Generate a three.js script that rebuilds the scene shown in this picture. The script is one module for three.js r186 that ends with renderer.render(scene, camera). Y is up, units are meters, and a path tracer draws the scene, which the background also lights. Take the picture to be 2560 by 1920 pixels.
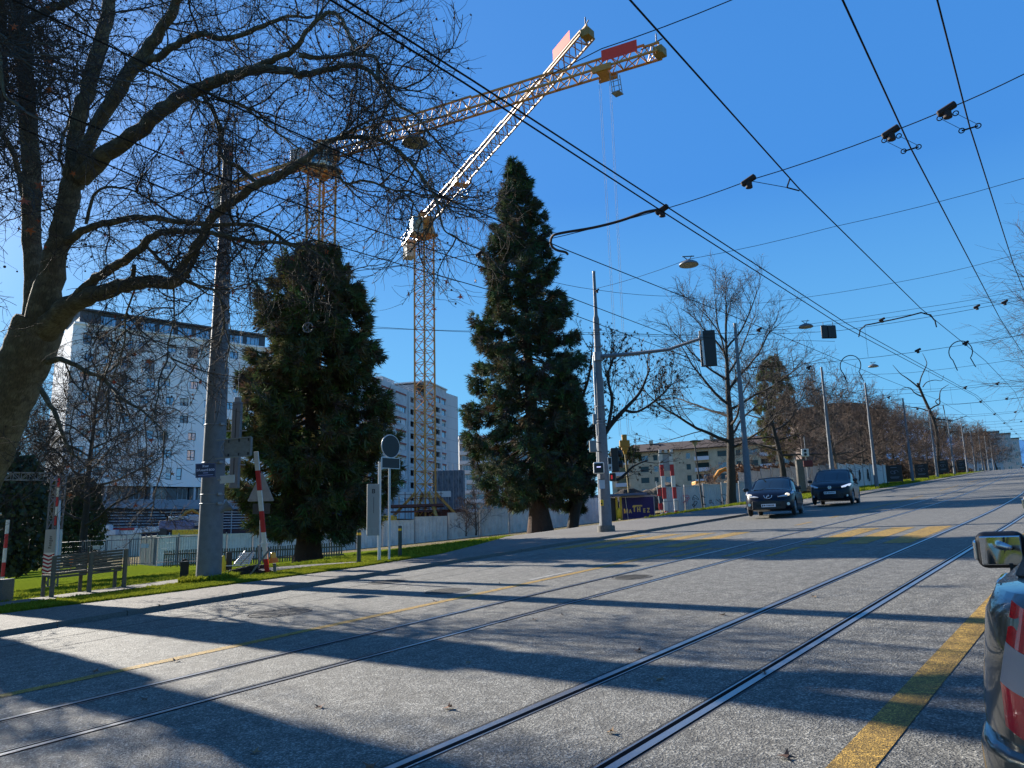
import * as THREE from 'three';
import { RoundedBoxGeometry } from 'three/addons/geometries/RoundedBoxGeometry.js';

// ---------------------------------------------------------------- camera
const CAM = { f: 1931.74, w: 2560, h: 1920, y: 1.3786, yaw: 0.6663, pitch: 0.19, roll: -0.0268 };
const scene = new THREE.Scene();
const camera = new THREE.PerspectiveCamera(2 * Math.atan(960 / CAM.f) * 180 / Math.PI, 4 / 3, 0.1, 20000);
camera.position.set(0, CAM.y, 0);
camera.rotation.order = 'YXZ';
camera.rotation.set(CAM.pitch, CAM.yaw, CAM.roll);
camera.updateMatrixWorld(true);
const V = (x, y, z) => new THREE.Vector3(x, y, z);
// survey helper: bearing of a point in the photograph + distance along the optical axis -> metres
const at = (px, py, D) => V((px - 1280) / CAM.f * D, (960 - py) / CAM.f * D, -D).applyQuaternion(camera.quaternion).add(camera.position);

// ---------------------------------------------------------------- sky, sun, exposure
const SUN = V(-0.9135, 0.4, -0.073).normalize();   // low winter sun, square to the road on its far side
const EXPO = 2.5;
const renderer = new THREE.WebGLRenderer({ antialias: true });
renderer.toneMapping = THREE.LinearToneMapping;
renderer.toneMappingExposure = EXPO;
renderer.outputColorSpace = THREE.SRGBColorSpace;
renderer.shadowMap.enabled = true;
renderer.shadowMap.type = THREE.PCFSoftShadowMap;
{
  const W = 1024, H = 512, d = new Float32Array(W * H * 4);
  const zen = [0.045, 0.20, 0.60], mid = [0.068, 0.29, 0.775], low = [0.17, 0.53, 0.92], hor = [0.36, 0.72, 0.99];
  const mix = (a, b, t) => a.map((v, i) => v + (b[i] - v) * t);
  for (let j = 0; j < H; j++) for (let i = 0; i < W; i++) {
    const el = ((j + 0.5) / H - 0.5) * Math.PI, az = ((i + 0.5) / W) * 2 * Math.PI - Math.PI;
    const dir = V(Math.cos(el) * Math.cos(az), Math.sin(el), Math.cos(el) * Math.sin(az));
    const e = Math.max(0, el) * 180 / Math.PI;
    let c = e < 8 ? mix(hor, low, e / 8) : e < 24 ? mix(low, mid, (e - 8) / 16) : mix(mid, zen, Math.min(1, (e - 24) / 40));
    const g = Math.max(0, dir.dot(SUN)), a1 = Math.pow(g, 5) * 0.10 + Math.pow(g, 40) * 0.7;
    c = c.map((v, k) => (v * (1 + 0.10 * g * g) + a1 * [0.75, 0.78, 0.8][k]) / EXPO);
    const o = (j * W + i) * 4; d[o] = c[0]; d[o + 1] = c[1]; d[o + 2] = c[2]; d[o + 3] = 1;
  }
  const t = new THREE.DataTexture(d, W, H, THREE.RGBAFormat, THREE.FloatType);
  t.mapping = THREE.EquirectangularReflectionMapping; t.magFilter = t.minFilter = THREE.LinearFilter; t.needsUpdate = true;
  scene.background = t; scene.environment = t;
}
const sun = new THREE.DirectionalLight(new THREE.Color(1, 0.93, 0.82), 5);
sun.position.copy(SUN).multiplyScalar(150).add(V(-20, 0, -30));
sun.target.position.set(-20, 0, -30);
sun.castShadow = true; sun.shadow.mapSize.set(4096, 4096);
Object.assign(sun.shadow.camera, { left: -90, right: 90, top: 70, bottom: -70, near: 1, far: 400 });
scene.add(sun, sun.target);

// ---------------------------------------------------------------- helpers
function rng(seed) { let s = seed >>> 0; return () => { s = (s + 0x6D2B79F5) | 0; let t = Math.imul(s ^ (s >>> 15), 1 | s); t = (t + Math.imul(t ^ (t >>> 7), 61 | t)) ^ t; return ((t ^ (t >>> 14)) >>> 0) / 4294967296; }; }
const hash2 = (x, y, k = 0) => { let h = Math.imul(x, 374761393) ^ Math.imul(y, 668265263) ^ Math.imul(k, 2147483647); h = Math.imul(h ^ (h >>> 13), 1274126177); return ((h ^ (h >>> 16)) >>> 0) / 4294967296; };
const sm = t => t * t * (3 - 2 * t);
function vn(x, y, per = 0, k = 0) { // value noise, tileable when per > 0
  let xi = Math.floor(x), yi = Math.floor(y); const fx = sm(x - xi), fy = sm(y - yi), w = v => per ? ((v % per) + per) % per : v;
  const a = hash2(w(xi), w(yi), k), b = hash2(w(xi + 1), w(yi), k), c = hash2(w(xi), w(yi + 1), k), d = hash2(w(xi + 1), w(yi + 1), k);
  return a + (b - a) * fx + (c - a + (a - b - c + d) * fx) * fy;
}
const fbm = (x, y, o = 4, k = 0) => { let s = 0, a = 0.5, n = 0; for (let i = 0; i < o; i++) { s += a * vn(x, y, 0, k + i); n += a; x *= 2.03; y *= 2.03; a *= 0.5; } return s / n; };
function tex(W, H, fn, srgb = true) { // fn(u,v) -> [r,g,b] 0..1
  const d = new Uint8Array(W * H * 4);
  for (let j = 0; j < H; j++) for (let i = 0; i < W; i++) { const c = fn(i / W, j / H, i, j), o = (j * W + i) * 4; for (let k = 0; k < 3; k++) d[o + k] = Math.max(0, Math.min(255, (c.length ? c[k] : c) * 255)); d[o + 3] = 255; }
  const t = new THREE.DataTexture(d, W, H); t.wrapS = t.wrapT = THREE.RepeatWrapping; t.magFilter = THREE.LinearFilter; t.minFilter = THREE.LinearMipmapLinearFilter; t.generateMipmaps = true;
  if (srgb) t.colorSpace = THREE.SRGBColorSpace; t.needsUpdate = true; return t;
}
const rep = (t, x, y) => { const c = t.clone(); c.repeat.set(x, y === undefined ? x : y); c.needsUpdate = true; return c; };
const lin = (r, g, b) => new THREE.Color().setRGB(r, g, b);
function mat(c, rough = 0.8, o = {}) { const { phys, ...r } = o; return new (phys ? THREE.MeshPhysicalMaterial : THREE.MeshStandardMaterial)({ color: Array.isArray(c) ? lin(...c) : new THREE.Color(c), roughness: rough, metalness: 0, ...r }); }

class MB { // mesh builder: collects shapes into one buffer
  constructor() { this.p = []; this.n = []; this.u = []; this.i = []; this.c = null; }
  get nv() { return this.p.length / 3; }
  geo(g, m) {
    const P = g.attributes.position, N = g.attributes.normal, U = g.attributes.uv, b = this.nv, v = V(), nm = new THREE.Matrix3();
    if (m) nm.getNormalMatrix(m);
    for (let k = 0; k < P.count; k++) {
      v.fromBufferAttribute(P, k); if (m) v.applyMatrix4(m); this.p.push(v.x, v.y, v.z);
      v.fromBufferAttribute(N, k); if (m) v.applyMatrix3(nm).normalize(); this.n.push(v.x, v.y, v.z);
      this.u.push(U ? U.getX(k) : 0, U ? U.getY(k) : 0);
    }
    if (g.index) for (let k = 0; k < g.index.count; k++) this.i.push(b + g.index.getX(k)); else for (let k = 0; k < P.count; k++) this.i.push(b + k);
    return this;
  }
  box(w, h, d, x = 0, y = 0, z = 0, rx = 0, ry = 0, rz = 0) { return this.geo(new THREE.BoxGeometry(w, h, d), new THREE.Matrix4().compose(V(x, y, z), new THREE.Quaternion().setFromEuler(new THREE.Euler(rx, ry, rz)), V(1, 1, 1))); }
  rbox(w, h, d, r, x = 0, y = 0, z = 0, rx = 0, ry = 0, rz = 0) { return this.geo(new RoundedBoxGeometry(w, h, d, 2, r), new THREE.Matrix4().compose(V(x, y, z), new THREE.Quaternion().setFromEuler(new THREE.Euler(rx, ry, rz)), V(1, 1, 1))); }
  cyl(r1, r0, h, x = 0, y = 0, z = 0, seg = 16, rx = 0, ry = 0, rz = 0) { return this.geo(new THREE.CylinderGeometry(r1, r0, h, seg), new THREE.Matrix4().compose(V(x, y, z), new THREE.Quaternion().setFromEuler(new THREE.Euler(rx, ry, rz)), V(1, 1, 1))); }
  bar(a, b, w, h = w) { // rectangular bar from a to b
    const L = a.distanceTo(b), q = new THREE.Quaternion().setFromRotationMatrix(new THREE.Matrix4().lookAt(b, a, Math.abs(b.y - a.y) / L > 0.99 ? V(1, 0, 0) : V(0, 1, 0)));
    return this.geo(new THREE.BoxGeometry(w, h, L), new THREE.Matrix4().compose(a.clone().add(b).multiplyScalar(0.5), q, V(1, 1, 1)));
  }
  rod(a, b, r, seg = 6, r2 = r) { return this.tube([a, b], [r, r2], seg); }
  tube(P, R, seg = 6, cap = true) { // tapered tube through points
    const b = this.nv, n = P.length, t = V(), ref = V(0, 1, 0), X = V(), Y = V(); let len = 0;
    for (let k = 0; k < n; k++) {
      const a = P[Math.max(0, k - 1)], c = P[Math.min(n - 1, k + 1)]; t.subVectors(c, a).normalize();
      if (k === 0) { ref.set(0, 1, 0); if (Math.abs(t.y) > 0.9) ref.set(1, 0, 0); X.crossVectors(ref, t).normalize(); } else { X.addScaledVector(t, -X.dot(t)).normalize(); len += P[k].distanceTo(P[k - 1]); }
      Y.crossVectors(t, X); const r = Array.isArray(R) ? R[k] : R;
      for (let s = 0; s <= seg; s++) {
        const q = s / seg * Math.PI * 2, cx = Math.cos(q), cy = Math.sin(q), nx = X.x * cx + Y.x * cy, ny = X.y * cx + Y.y * cy, nz = X.z * cx + Y.z * cy;
        this.p.push(P[k].x + nx * r, P[k].y + ny * r, P[k].z + nz * r); this.n.push(nx, ny, nz); this.u.push(s / seg * Math.max(0.15, 6.28 * r), len);
      }
    }
    for (let k = 0; k < n - 1; k++) for (let s = 0; s < seg; s++) { const o = b + k * (seg + 1) + s, w = o + seg + 1; this.i.push(o, o + 1, w, o + 1, w + 1, w); }
    if (cap) for (const e of [0, n - 1]) { const o = b + e * (seg + 1); for (let s = 1; s < seg - 1; s++) e ? this.i.push(o, o + s, o + s + 1) : this.i.push(o, o + s + 1, o + s); }
    return this;
  }
  quad(a, b, c, d, uv) { // a,b,c,d counter-clockwise
    const o = this.nv, n = V().subVectors(b, a).cross(V().subVectors(d, a)).normalize();
    [a, b, c, d].forEach((v, k) => { this.p.push(v.x, v.y, v.z); this.n.push(n.x, n.y, n.z); const t = uv ? uv[k] : [[0, 0], [1, 0], [1, 1], [0, 1]][k]; this.u.push(t[0], t[1]); });
    this.i.push(o, o + 1, o + 2, o, o + 2, o + 3); return this;
  }
  buf() {
    const g = new THREE.BufferGeometry();
    g.setAttribute('position', new THREE.Float32BufferAttribute(this.p, 3)); g.setAttribute('normal', new THREE.Float32BufferAttribute(this.n, 3)); g.setAttribute('uv', new THREE.Float32BufferAttribute(this.u, 2));
    if (this.c) g.setAttribute('color', new THREE.Float32BufferAttribute(this.c, 3)); g.setIndex(this.i); return g;
  }
  mesh(name, m, parent = scene, ud) { return put(name, this.buf(), m, parent, ud); }
}
const used = {};
const numbered = n => { used[n] = (used[n] || 0) + 1; return used[n] === 1 ? n : `${n}_${String(used[n] - 1).padStart(3, '0')}`; };
function put(name, g, m, parent = scene, ud) { const o = new THREE.Mesh(g, m); o.name = parent === scene ? numbered(name) : name; o.castShadow = o.receiveShadow = true; if (ud) Object.assign(o.userData, ud); parent.add(o); return o; }
const tag = (o, label, category, group) => { o.userData.label = label; o.userData.category = category; if (group) o.userData.group = group; return o; };
function thing(name, label, category, pos = [0, 0, 0], turn = 0, group) { const o = new THREE.Group(); o.name = numbered(name); Array.isArray(pos) ? o.position.set(...pos) : o.position.copy(pos); o.rotation.y = turn; scene.add(o); return tag(o, label, category, group); }
function copy(o, label, pos, turn, group) { const c = o.clone(); c.name = numbered(o.name.replace(/_\d{3}$/, '')); c.userData = { ...o.userData }; c.userData.label = label; if (group) c.userData.group = group; if (pos) Array.isArray(pos) ? c.position.set(...pos) : c.position.copy(pos); if (turn !== undefined) c.rotation.y = turn; scene.add(c); return c; }
const STR = { kind: 'structure' }, STUFF = { kind: 'stuff' };
const instanced = (name, g, m, list, parent, ud, cols) => { const o = new THREE.InstancedMesh(g, m, list.length); o.name = parent === scene ? numbered(name) : name; list.forEach((x, k) => { o.setMatrixAt(k, x); if (cols) o.setColorAt(k, cols[k]); }); o.castShadow = o.receiveShadow = true; Object.assign(o.userData, ud || STUFF); parent.add(o); return o; };
const M4 = (p, e, s) => new THREE.Matrix4().compose(p, e.isQuaternion ? e : new THREE.Quaternion().setFromEuler(e), typeof s === 'number' ? V(s, s, s) : s);

// text print on a canvas (lettering only)
function print(w, h, bg, draw) { const c = document.createElement('canvas'); c.width = w; c.height = h; const x = c.getContext('2d'); x.fillStyle = bg; x.fillRect(0, 0, w, h); draw(x); const t = new THREE.CanvasTexture(c); t.colorSpace = THREE.SRGBColorSpace; return t; }

// ---------------------------------------------------------------- lie of the land (s = metres up the road, x = metres right of the camera)
const GRADE = 0.0607, CROSS = 0.0071;
const bend = s => s < 20 ? 0 : s < 50 ? -0.066 * (s - 20) * (s - 20) / 60 : -0.066 * (s - 35);
const prof = s => s < 200 ? GRADE * s : s < 290 ? GRADE * 200 + GRADE * ((s - 200) - (s - 200) * (s - 200) / 180) : GRADE * 245 - 0.012 * (s - 290);
const roadY = (x, s) => prof(s) + CROSS * Math.max(-16, Math.min(16, x - bend(s)));
const KERB = -12.4, PAVE = 0.07;
const drop = m => 3.0 * (1 - Math.exp(-m * 0.1 / 3.0));
function groundY(x, s) { const l = x - bend(s); if (l > KERB) return roadY(x, s); return roadY(x, s) + PAVE - (l < -17.2 ? drop(-17.2 - l) : 0); }
const onGround = (x, s, up = 0) => V(x, groundY(x, s) + up, -s);
function hit(px, py) { // where the line of sight through a point of the photograph meets the ground
  const o = camera.position, d = at(px, py, 1).sub(o); let a = 1;
  for (let t = 2; t < 500; t *= 1.01) { if (o.y + d.y * t < groundY(o.x + d.x * t, -(o.z + d.z * t))) { let lo = a, hi = t; for (let k = 0; k < 30; k++) { const m = (lo + hi) / 2; o.y + d.y * m < groundY(o.x + d.x * m, -(o.z + d.z * m)) ? hi = m : lo = m; } return o.clone().addScaledVector(d, hi); } a = t; }
  return null;
}
// ================================================================ SETTING: ground, road, pavement, rails
const T = {};
{ // aggregate of the carriageway: pale chips in dark bitumen
  const S = 1024, f = new Float32Array(S * S);
  for (let j = 0; j < S; j++) for (let i = 0; i < S; i++) { const u = i / S, v = j / S; f[j * S + i] = 0.42 * vn(u * 300, v * 300, 300, 1) + 0.28 * vn(u * 150, v * 150, 150, 2) + 0.18 * hash2(i, j, 3) + 0.12 * vn(u * 24, v * 24, 24, 4); }
  const A = (i, j) => f[((j + S) % S) * S + (i + S) % S];
  T.asphalt = tex(S, S, (u, v, i, j) => { const k = A(i, j), c = 0.36 + 0.85 * (k - 0.28) + (k > 0.64 ? 0.16 : 0); return [c * 1.0, c * 0.995, c * 0.965]; });
  T.asphaltB = tex(S, S, (u, v, i, j) => { const k = A(i, j); return [k, k, k]; }, false);
  T.noise = tex(512, 512, (u, v) => { const n = 0.5 * vn(u * 8, v * 8, 8, 5) + 0.3 * vn(u * 32, v * 32, 32, 6) + 0.2 * vn(u * 128, v * 128, 128, 7); return [n, n, n]; }, false);
  T.soft = tex(256, 256, (u, v) => { const n = 0.80 + 0.2 * (0.5 * vn(u * 6, v * 6, 6, 15) + 0.3 * vn(u * 24, v * 24, 24, 16) + 0.2 * vn(u * 96, v * 96, 96, 17)); return [n, n, n]; });
  T.fine = tex(512, 512, (u, v) => { const n = 0.6 * vn(u * 200, v * 200, 200, 8) + 0.4 * vn(u * 60, v * 60, 60, 9), c = 0.55 + 0.5 * (n - 0.4); return [c, c * 0.99, c * 0.97]; });
}
const mRoad = mat([0.50, 0.485, 0.45], 0.82, { map: rep(T.asphalt, 1 / 1.9), bumpMap: rep(T.asphaltB, 1 / 1.9), bumpScale: 0.010, vertexColors: true });
const mPave = mat([0.52, 0.48, 0.45], 0.9, { map: rep(T.asphalt, 1 / 1.1), bumpMap: rep(T.asphaltB, 1 / 1.1), bumpScale: 0.004, vertexColors: true });
const mKerb = mat([0.42, 0.41, 0.39], 0.85, { map: T.fine, bumpMap: T.noise, bumpScale: 0.004 });
const mSteel = mat([0.40, 0.41, 0.43], 0.36, { metalness: 0.9, bumpMap: rep(T.noise, 3, 0.4), bumpScale: 0.001 });
const mGroove = mat([0.035, 0.03, 0.03], 0.9);
const mTar = mat([0.03, 0.03, 0.033], 0.75, { bumpMap: rep(T.noise, 4), bumpScale: 0.01 });
const mYellow = mat([1.0, 0.60, 0.11], 0.8, { map: rep(T.asphalt, 1 / 1.3), bumpMap: rep(T.asphaltB, 1 / 1.3), bumpScale: 0.006, vertexColors: true });
const mWhiteLine = mat([1, 0.98, 0.95], 0.8, { map: rep(T.asphalt, 1 / 1.3), bumpMap: rep(T.asphaltB, 1 / 1.3), bumpScale: 0.006, vertexColors: true });

// lofted strip between lateral offsets a(s) and b(s)
function strip(sList, a, b, nx, hgt, colour, uvS = 1) {
  const m = new MB(); m.c = [];
  for (let k = 0; k < sList.length; k++) for (let i = 0; i <= nx; i++) {
    const s = sList[k], l = a(s) + (b(s) - a(s)) * i / nx, x = l + bend(s), y = hgt(x, s);
    m.p.push(x, y, -s); m.u.push(x * uvS, s * uvS); const e = 0.05, n = V(-(hgt(x + e, s) - hgt(x - e, s)) / (2 * e), 1, (hgt(x, s + e) - hgt(x, s - e)) / (2 * e)).normalize(); m.n.push(n.x, n.y, n.z);
    const c = colour ? colour(x, s) : 1; m.c.push(...(c.length ? c : [c, c, c]));
  }
  for (let k = 0; k < sList.length - 1; k++) for (let i = 0; i < nx; i++) { const o = k * (nx + 1) + i, w = o + nx + 1; m.i.push(o, o + 1, w, o + 1, w + 1, w); }
  return m;
}
const range = (a, b, st) => { const r = []; for (let s = a; s < b - 1e-6; s += st) r.push(s); r.push(b); return r; };
const sNear = range(-14, 60, 0.25), sAll = [...sNear, ...range(62, 330, 4)], sRail = [...range(-14, 60, 1), ...range(62, 330, 4)];
const RAILS = [[-6.8445, 1], [-5.8445, -1], [-3.267, 1], [-2.267, -1]]; // running edge, +1: groove lies to the right
const patch = (x, s) => { // worn and relaid asphalt: tone of the material itself
  let v = 0.92 + 0.22 * (fbm(x * 0.35, s * 0.12, 3, 20) - 0.5) + 0.16 * (fbm(x * 2.2, s * 1.6, 3, 30) - 0.5);
  const l = x - bend(s);
  if (l < -10.35 && l > -11.2 && s < 16) v *= 0.86 + 0.08 * vn(x * 5, s * 2, 0, 3);      // cable trench relaid along the gutter
  return v;
};
const road = new THREE.Group(); road.name = 'road'; Object.assign(road.userData, STR, { label: 'grey asphalt carriageway climbing to the far crest', category: 'road' }); scene.add(road);
{
  const edges = []; // asphalt between the rail slots
  const slot = ([e, d]) => d > 0 ? [e - 0.088, e + 0.077] : [e - 0.077, e + 0.088];
  let left = KERB; for (const r of RAILS) { const [a, b] = slot(r); edges.push([left, a]); left = b; } edges.push([left, 3.2]);
  for (const [a, b] of edges) { const nx = Math.max(3, Math.round((b - a) / 0.3)); strip(sAll, () => a, () => b, nx, roadY, patch).mesh('asphalt', mRoad, road); }
}
const railLabel = ['tram rail nearest the dashed lane and yellow line', 'second tram rail, inner rail of the far track', 'third tram rail, outer rail of the near track', 'tram rail nearest the dark car, last of four'];
RAILS.forEach(([e, d], k) => {
  const g = thing('tram_rail', railLabel[k], 'tram rail', [0, 0, 0], 0, 'tram rails set in the road');
  const sec = (l0, l1, y0, y1, m, name) => { const [a, b] = d > 0 ? [e + l0, e + l1] : [e - l1, e - l0], ya = d > 0 ? y0 : y1, yb = d > 0 ? y1 : y0; strip(sRail, () => a, () => b, 1, (x, s) => { const t = (x - bend(s) - a) / (b - a); return roadY(x, s) + ya + (yb - ya) * Math.max(0, Math.min(1, t)); }).mesh(name, m, g); };
  sec(-0.088, -0.056, -0.001, -0.004, mTar, 'joint_seal');
  sec(-0.056, 0, 0.003, 0.003, mSteel, 'rail_head');
  const wall = (l, y0, y1, m, name, flip) => { const x0 = d > 0 ? e + l : e - l, b = new MB(); for (let i = 0; i < sRail.length - 1; i++) { const s = sRail[i], t = sRail[i + 1], p = (q, y) => V(x0 + bend(q), roadY(x0 + bend(q), q) + y, -q); b.quad(p(s, y0), p(t, y0), p(t, y1), p(s, y1)); } b.mesh(name, m, g); };
  wall(0, -0.05, 0.003, mGroove, 'rail_head_flank'); wall(0.042, -0.05, 0.001, mGroove, 'lip_flank');
  sec(0, 0.042, -0.05, -0.05, mGroove, 'flange_groove');
  sec(0.042, 0.056, 0.001, 0.001, mSteel, 'guard_lip');
  sec(0.056, 0.077, -0.003, -0.001, mTar, 'joint_seal');
});
// painted markings, 4 mm above the asphalt
const wear = (x, s) => 0.72 + 0.42 * fbm(x * 6, s * 3, 3, 51) * (0.7 + 0.6 * fbm(x * 1.5, s * 0.8, 2, 52));
const mark = (name, l0, l1, s0, s1, m, skew = 0) => strip(range(s0, s1, 0.25), () => l0, () => l1, 2, (x, s) => roadY(x, s) + 0.004, wear).mesh(name, m, road);
mark('yellow_edge_line', -7.93, -7.77, -12, 17.2, mYellow);
mark('yellow_edge_line', -1.32, -1.12, -12, 15.8, mYellow);
for (const [a, b] of [[10.6, 11.9], [12.8, 14.2]]) mark('white_dash', -8.16, -8.04, a, b, mWhiteLine);
for (const l of [-13.1, -12.0, -10.95, -9.9, -8.85, -5.55, -4.75, -3.95, -1.75, -0.75, 0.25, 1.25, 2.25]) if (l > KERB - 0.01) mark('crossing_stripe', l, l + 0.52, 16.6, 21.2, mYellow);
for (const [a, b] of [[23.5, 25], [27, 28.5], [31, 46], [54, 66], [74, 92]]) mark('yellow_edge_line', -7.95, -7.83, a, b, mYellow);
for (const [l, s] of [[-7.35, 15.2], [-6.3, 15.2], [-5.45, 15.2]]) { mark('yellow_letter_stroke', l, l + 0.14, s - 0.9, s + 0.9, mYellow); mark('yellow_letter_stroke', l + 0.16, l + 0.42, s + 0.76, s + 0.9, mYellow); }

// kerb stones, each a piece of its own near the camera
const kerb = new THREE.Group(); kerb.name = 'kerb'; Object.assign(kerb.userData, STR, { label: 'low granite kerb along the far pavement', category: 'kerb' }); scene.add(kerb);
{
  const R = rng(5);
  const stone = (s0, s1) => { const m = new MB(), n = Math.max(1, Math.round((s1 - s0) / 4)); for (let k = 0; k < n; k++) { const a = s0 + (s1 - s0) * k / n, b = s0 + (s1 - s0) * (k + 1) / n, xm = KERB - 0.085 + bend((a + b) / 2), j = (R() - 0.5) * 0.01; const p = V(xm + j, roadY(xm, a) + PAVE - 0.1 + j, -a), q = V(KERB - 0.085 + bend(b) + j, roadY(xm, b) + PAVE - 0.1 + j, -b); m.bar(p, q, 0.16, 0.21); } m.mesh('kerb_stone', mKerb, kerb); };
  for (let s = -10; s < 42; s += 1.0) stone(s + 0.006, s + 0.994);
  stone(42.01, 320);
}
// pavement of fine asphalt; its far edge wanders with the verge
const EDGE = [[-14, -15.3], [3, -15.2], [5, -15.0], [8, -14.35], [12, -13.95], [15, -14.3], [18, -15.6], [21, -17.0], [24, -19.0], [28, -22], [33, -27.5], [38, -26.5], [41, -21], [43, -17.6], [45, -15.6], [52, -14.4], [70, -13.6], [330, -13.5]];
const edge = s => { for (let k = 1; k < EDGE.length; k++) if (s <= EDGE[k][0]) { const [a, p] = EDGE[k - 1], [b, q] = EDGE[k]; return p + (q - p) * (s - a) / (b - a); } return -13.5; };
const ptone = (x, s) => 0.86 + 0.3 * (fbm(x * 0.6, s * 0.4, 3, 70) - 0.5) + 0.2 * (fbm(x * 3, s * 3, 3, 75) - 0.5);
strip([...range(-14, 60, 0.4), ...range(62, 330, 4)], edge, () => KERB - 0.165, 14, (x, s) => groundY(x, s) + 0.004, ptone).mesh('pavement', mPave, scene, { ...STR, label: 'fine asphalt pavement beside the kerb', category: 'pavement' });
strip([...range(-14, 60, 1), ...range(62, 330, 4)], () => 3.2, () => 6.4, 4, (x, s) => roadY(x, s) + 0.1, ptone).mesh('pavement', mPave, scene, { ...STR, label: 'near side pavement', category: 'pavement' });
// footpath behind the bench
const mPath = mat([0.4, 0.37, 0.33], 0.95, { map: rep(T.fine, 1), bumpMap: rep(T.noise, 2), bumpScale: 0.01 });
const PATH = [[-14, -17.4], [4, -17.2], [7, -17.1], [10, -16.9], [12.2, -16.2], [13.5, -14.6]];
const pathL = s => { for (let k = 1; k < PATH.length; k++) if (s <= PATH[k][0]) { const [a, p] = PATH[k - 1], [b, q] = PATH[k]; return p + (q - p) * (s - a) / (b - a); } return -14.6; };
strip(range(-14, 13.4, 0.4), s => pathL(s) - 1.15 * Math.min(1, (14 - s) / 4), s => pathL(s) + 0.75 * Math.min(1, (14 - s) / 4), 4, (x, s) => groundY(x, s) + 0.018).mesh('footpath', mPath, scene, { ...STR, label: 'pale gravelled footpath behind the bench', category: 'path' });
// the land itself: grass near the street, earth on the building site, fields to the horizon
{
  const xs = [-2600, -1400, -700, -400, -260, -180, -140, -115, -100, -88, -78, ...range(-70, -31, 3), ...range(-30, -12, 0.75), -11, 0, 4, 6.2, 7.2, 10, 18, 30, 60, 140, 400, 1000, 2600];
  const ss = [-1500, -500, -150, -60, -30, ...range(-20, 62, 1), 66, 70, 75, 80, 86, 92, 100, 108, 116, 126, 138, 150, 165, 185, 200, 230, 260, 290, 330, 420, 600, 1000, 1800, 3500];
  const m = new MB(); m.c = []; const nx = xs.length;
  const Y = (x, s) => { const ext = Math.max(0, Math.abs(x) - 60), l = x - bend(s); let y = s > 330 ? prof(330) : groundY(x, Math.max(-60, s)); if (l > KERB - 0.5 && l < 6.3) y -= 0.3; else if (l > edge(Math.max(-14, Math.min(330, s)))) y -= 0.05; else y -= 0.0; if (l > 6.3) y = roadY(x, Math.max(-60, Math.min(330, s))) + 0.1; return y; };
  ss.forEach((s, k) => xs.forEach((x, i) => {
    m.p.push(x, Y(x, s), -s); m.n.push(0, 1, 0); m.u.push(x, s);
    const l = x - bend(s), site = x < -33 || (x < -23 && s > 24 && s < 75), n = fbm(x * 0.5, s * 0.5, 3, 80), n2 = fbm(x * 0.08, s * 0.08, 3, 85);
    const g = [0.12 + 0.07 * n, 0.17 + 0.06 * n, 0.018], e = [0.22 + 0.08 * n, 0.18 + 0.07 * n, 0.13], park = x < -20 && s < 22;
    m.c.push(...(site && !(s < 34 && x > -86) ? e : g.map((v, q) => v * (0.85 + 0.4 * (n2 - 0.3)) + (park ? 0 : 0))));
  }));
  for (let k = 0; k < ss.length - 1; k++) for (let i = 0; i < nx - 1; i++) { const o = k * nx + i, w = o + nx; m.i.push(o, o + 1, w, o + 1, w + 1, w); }
  m.mesh('ground', mat([1, 1, 1], 1, { phys: true, specularIntensity: 0, vertexColors: true, map: T.soft, bumpMap: rep(T.noise, 1.5), bumpScale: 0.05 }), scene, { ...STR, label: 'grass and bare earth ground of the park and site', category: 'ground' });
}
// ================================================================ MASTS, OVERHEAD LINE, SIGNALS
const K2 = 2560 / 2212;
const air = (px, py, H) => { px *= K2; py *= K2; const o = camera.position, d = at(px, py, 1).sub(o), t = (o.y - H) / (CROSS * d.x - GRADE * d.z - d.y); return o.clone().addScaledVector(d, t); };
const mGalv = mat([0.17, 0.185, 0.21], 0.65, { metalness: 0.05, map: rep(T.soft, 2), bumpMap: T.noise, bumpScale: 0.002 });
const mGalv2 = mat([0.3, 0.31, 0.33], 0.5, { metalness: 0.4, map: T.soft });
const mDark = mat([0.02, 0.021, 0.024], 0.5), mBlack = mat([0.011, 0.011, 0.013], 0.45), mWire = mat([0.02, 0.018, 0.017], 1, { phys: true, specularIntensity: 0.1 }), mInsul = mat([0.03, 0.018, 0.016], 0.8);
const mSignBack = mat([0.24, 0.25, 0.26], 0.55, { metalness: 0.3, map: rep(T.soft, 2) }), mAlu = mat([0.5, 0.51, 0.52], 0.42, { metalness: 0.5 });
const mWhitePaint = mat([0.75, 0.75, 0.73], 0.55, { map: rep(T.soft, 3) }), mRed = mat([0.55, 0.02, 0.025], 0.5, { map: rep(T.soft, 3) }), mYell = mat([0.75, 0.42, 0.01], 0.5), mOrange = mat([0.85, 0.16, 0.01], 0.45);
const mConc = mat([0.42, 0.4, 0.37], 0.9, { map: rep(T.fine, 1), bumpMap: T.noise, bumpScale: 0.01 });

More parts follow.
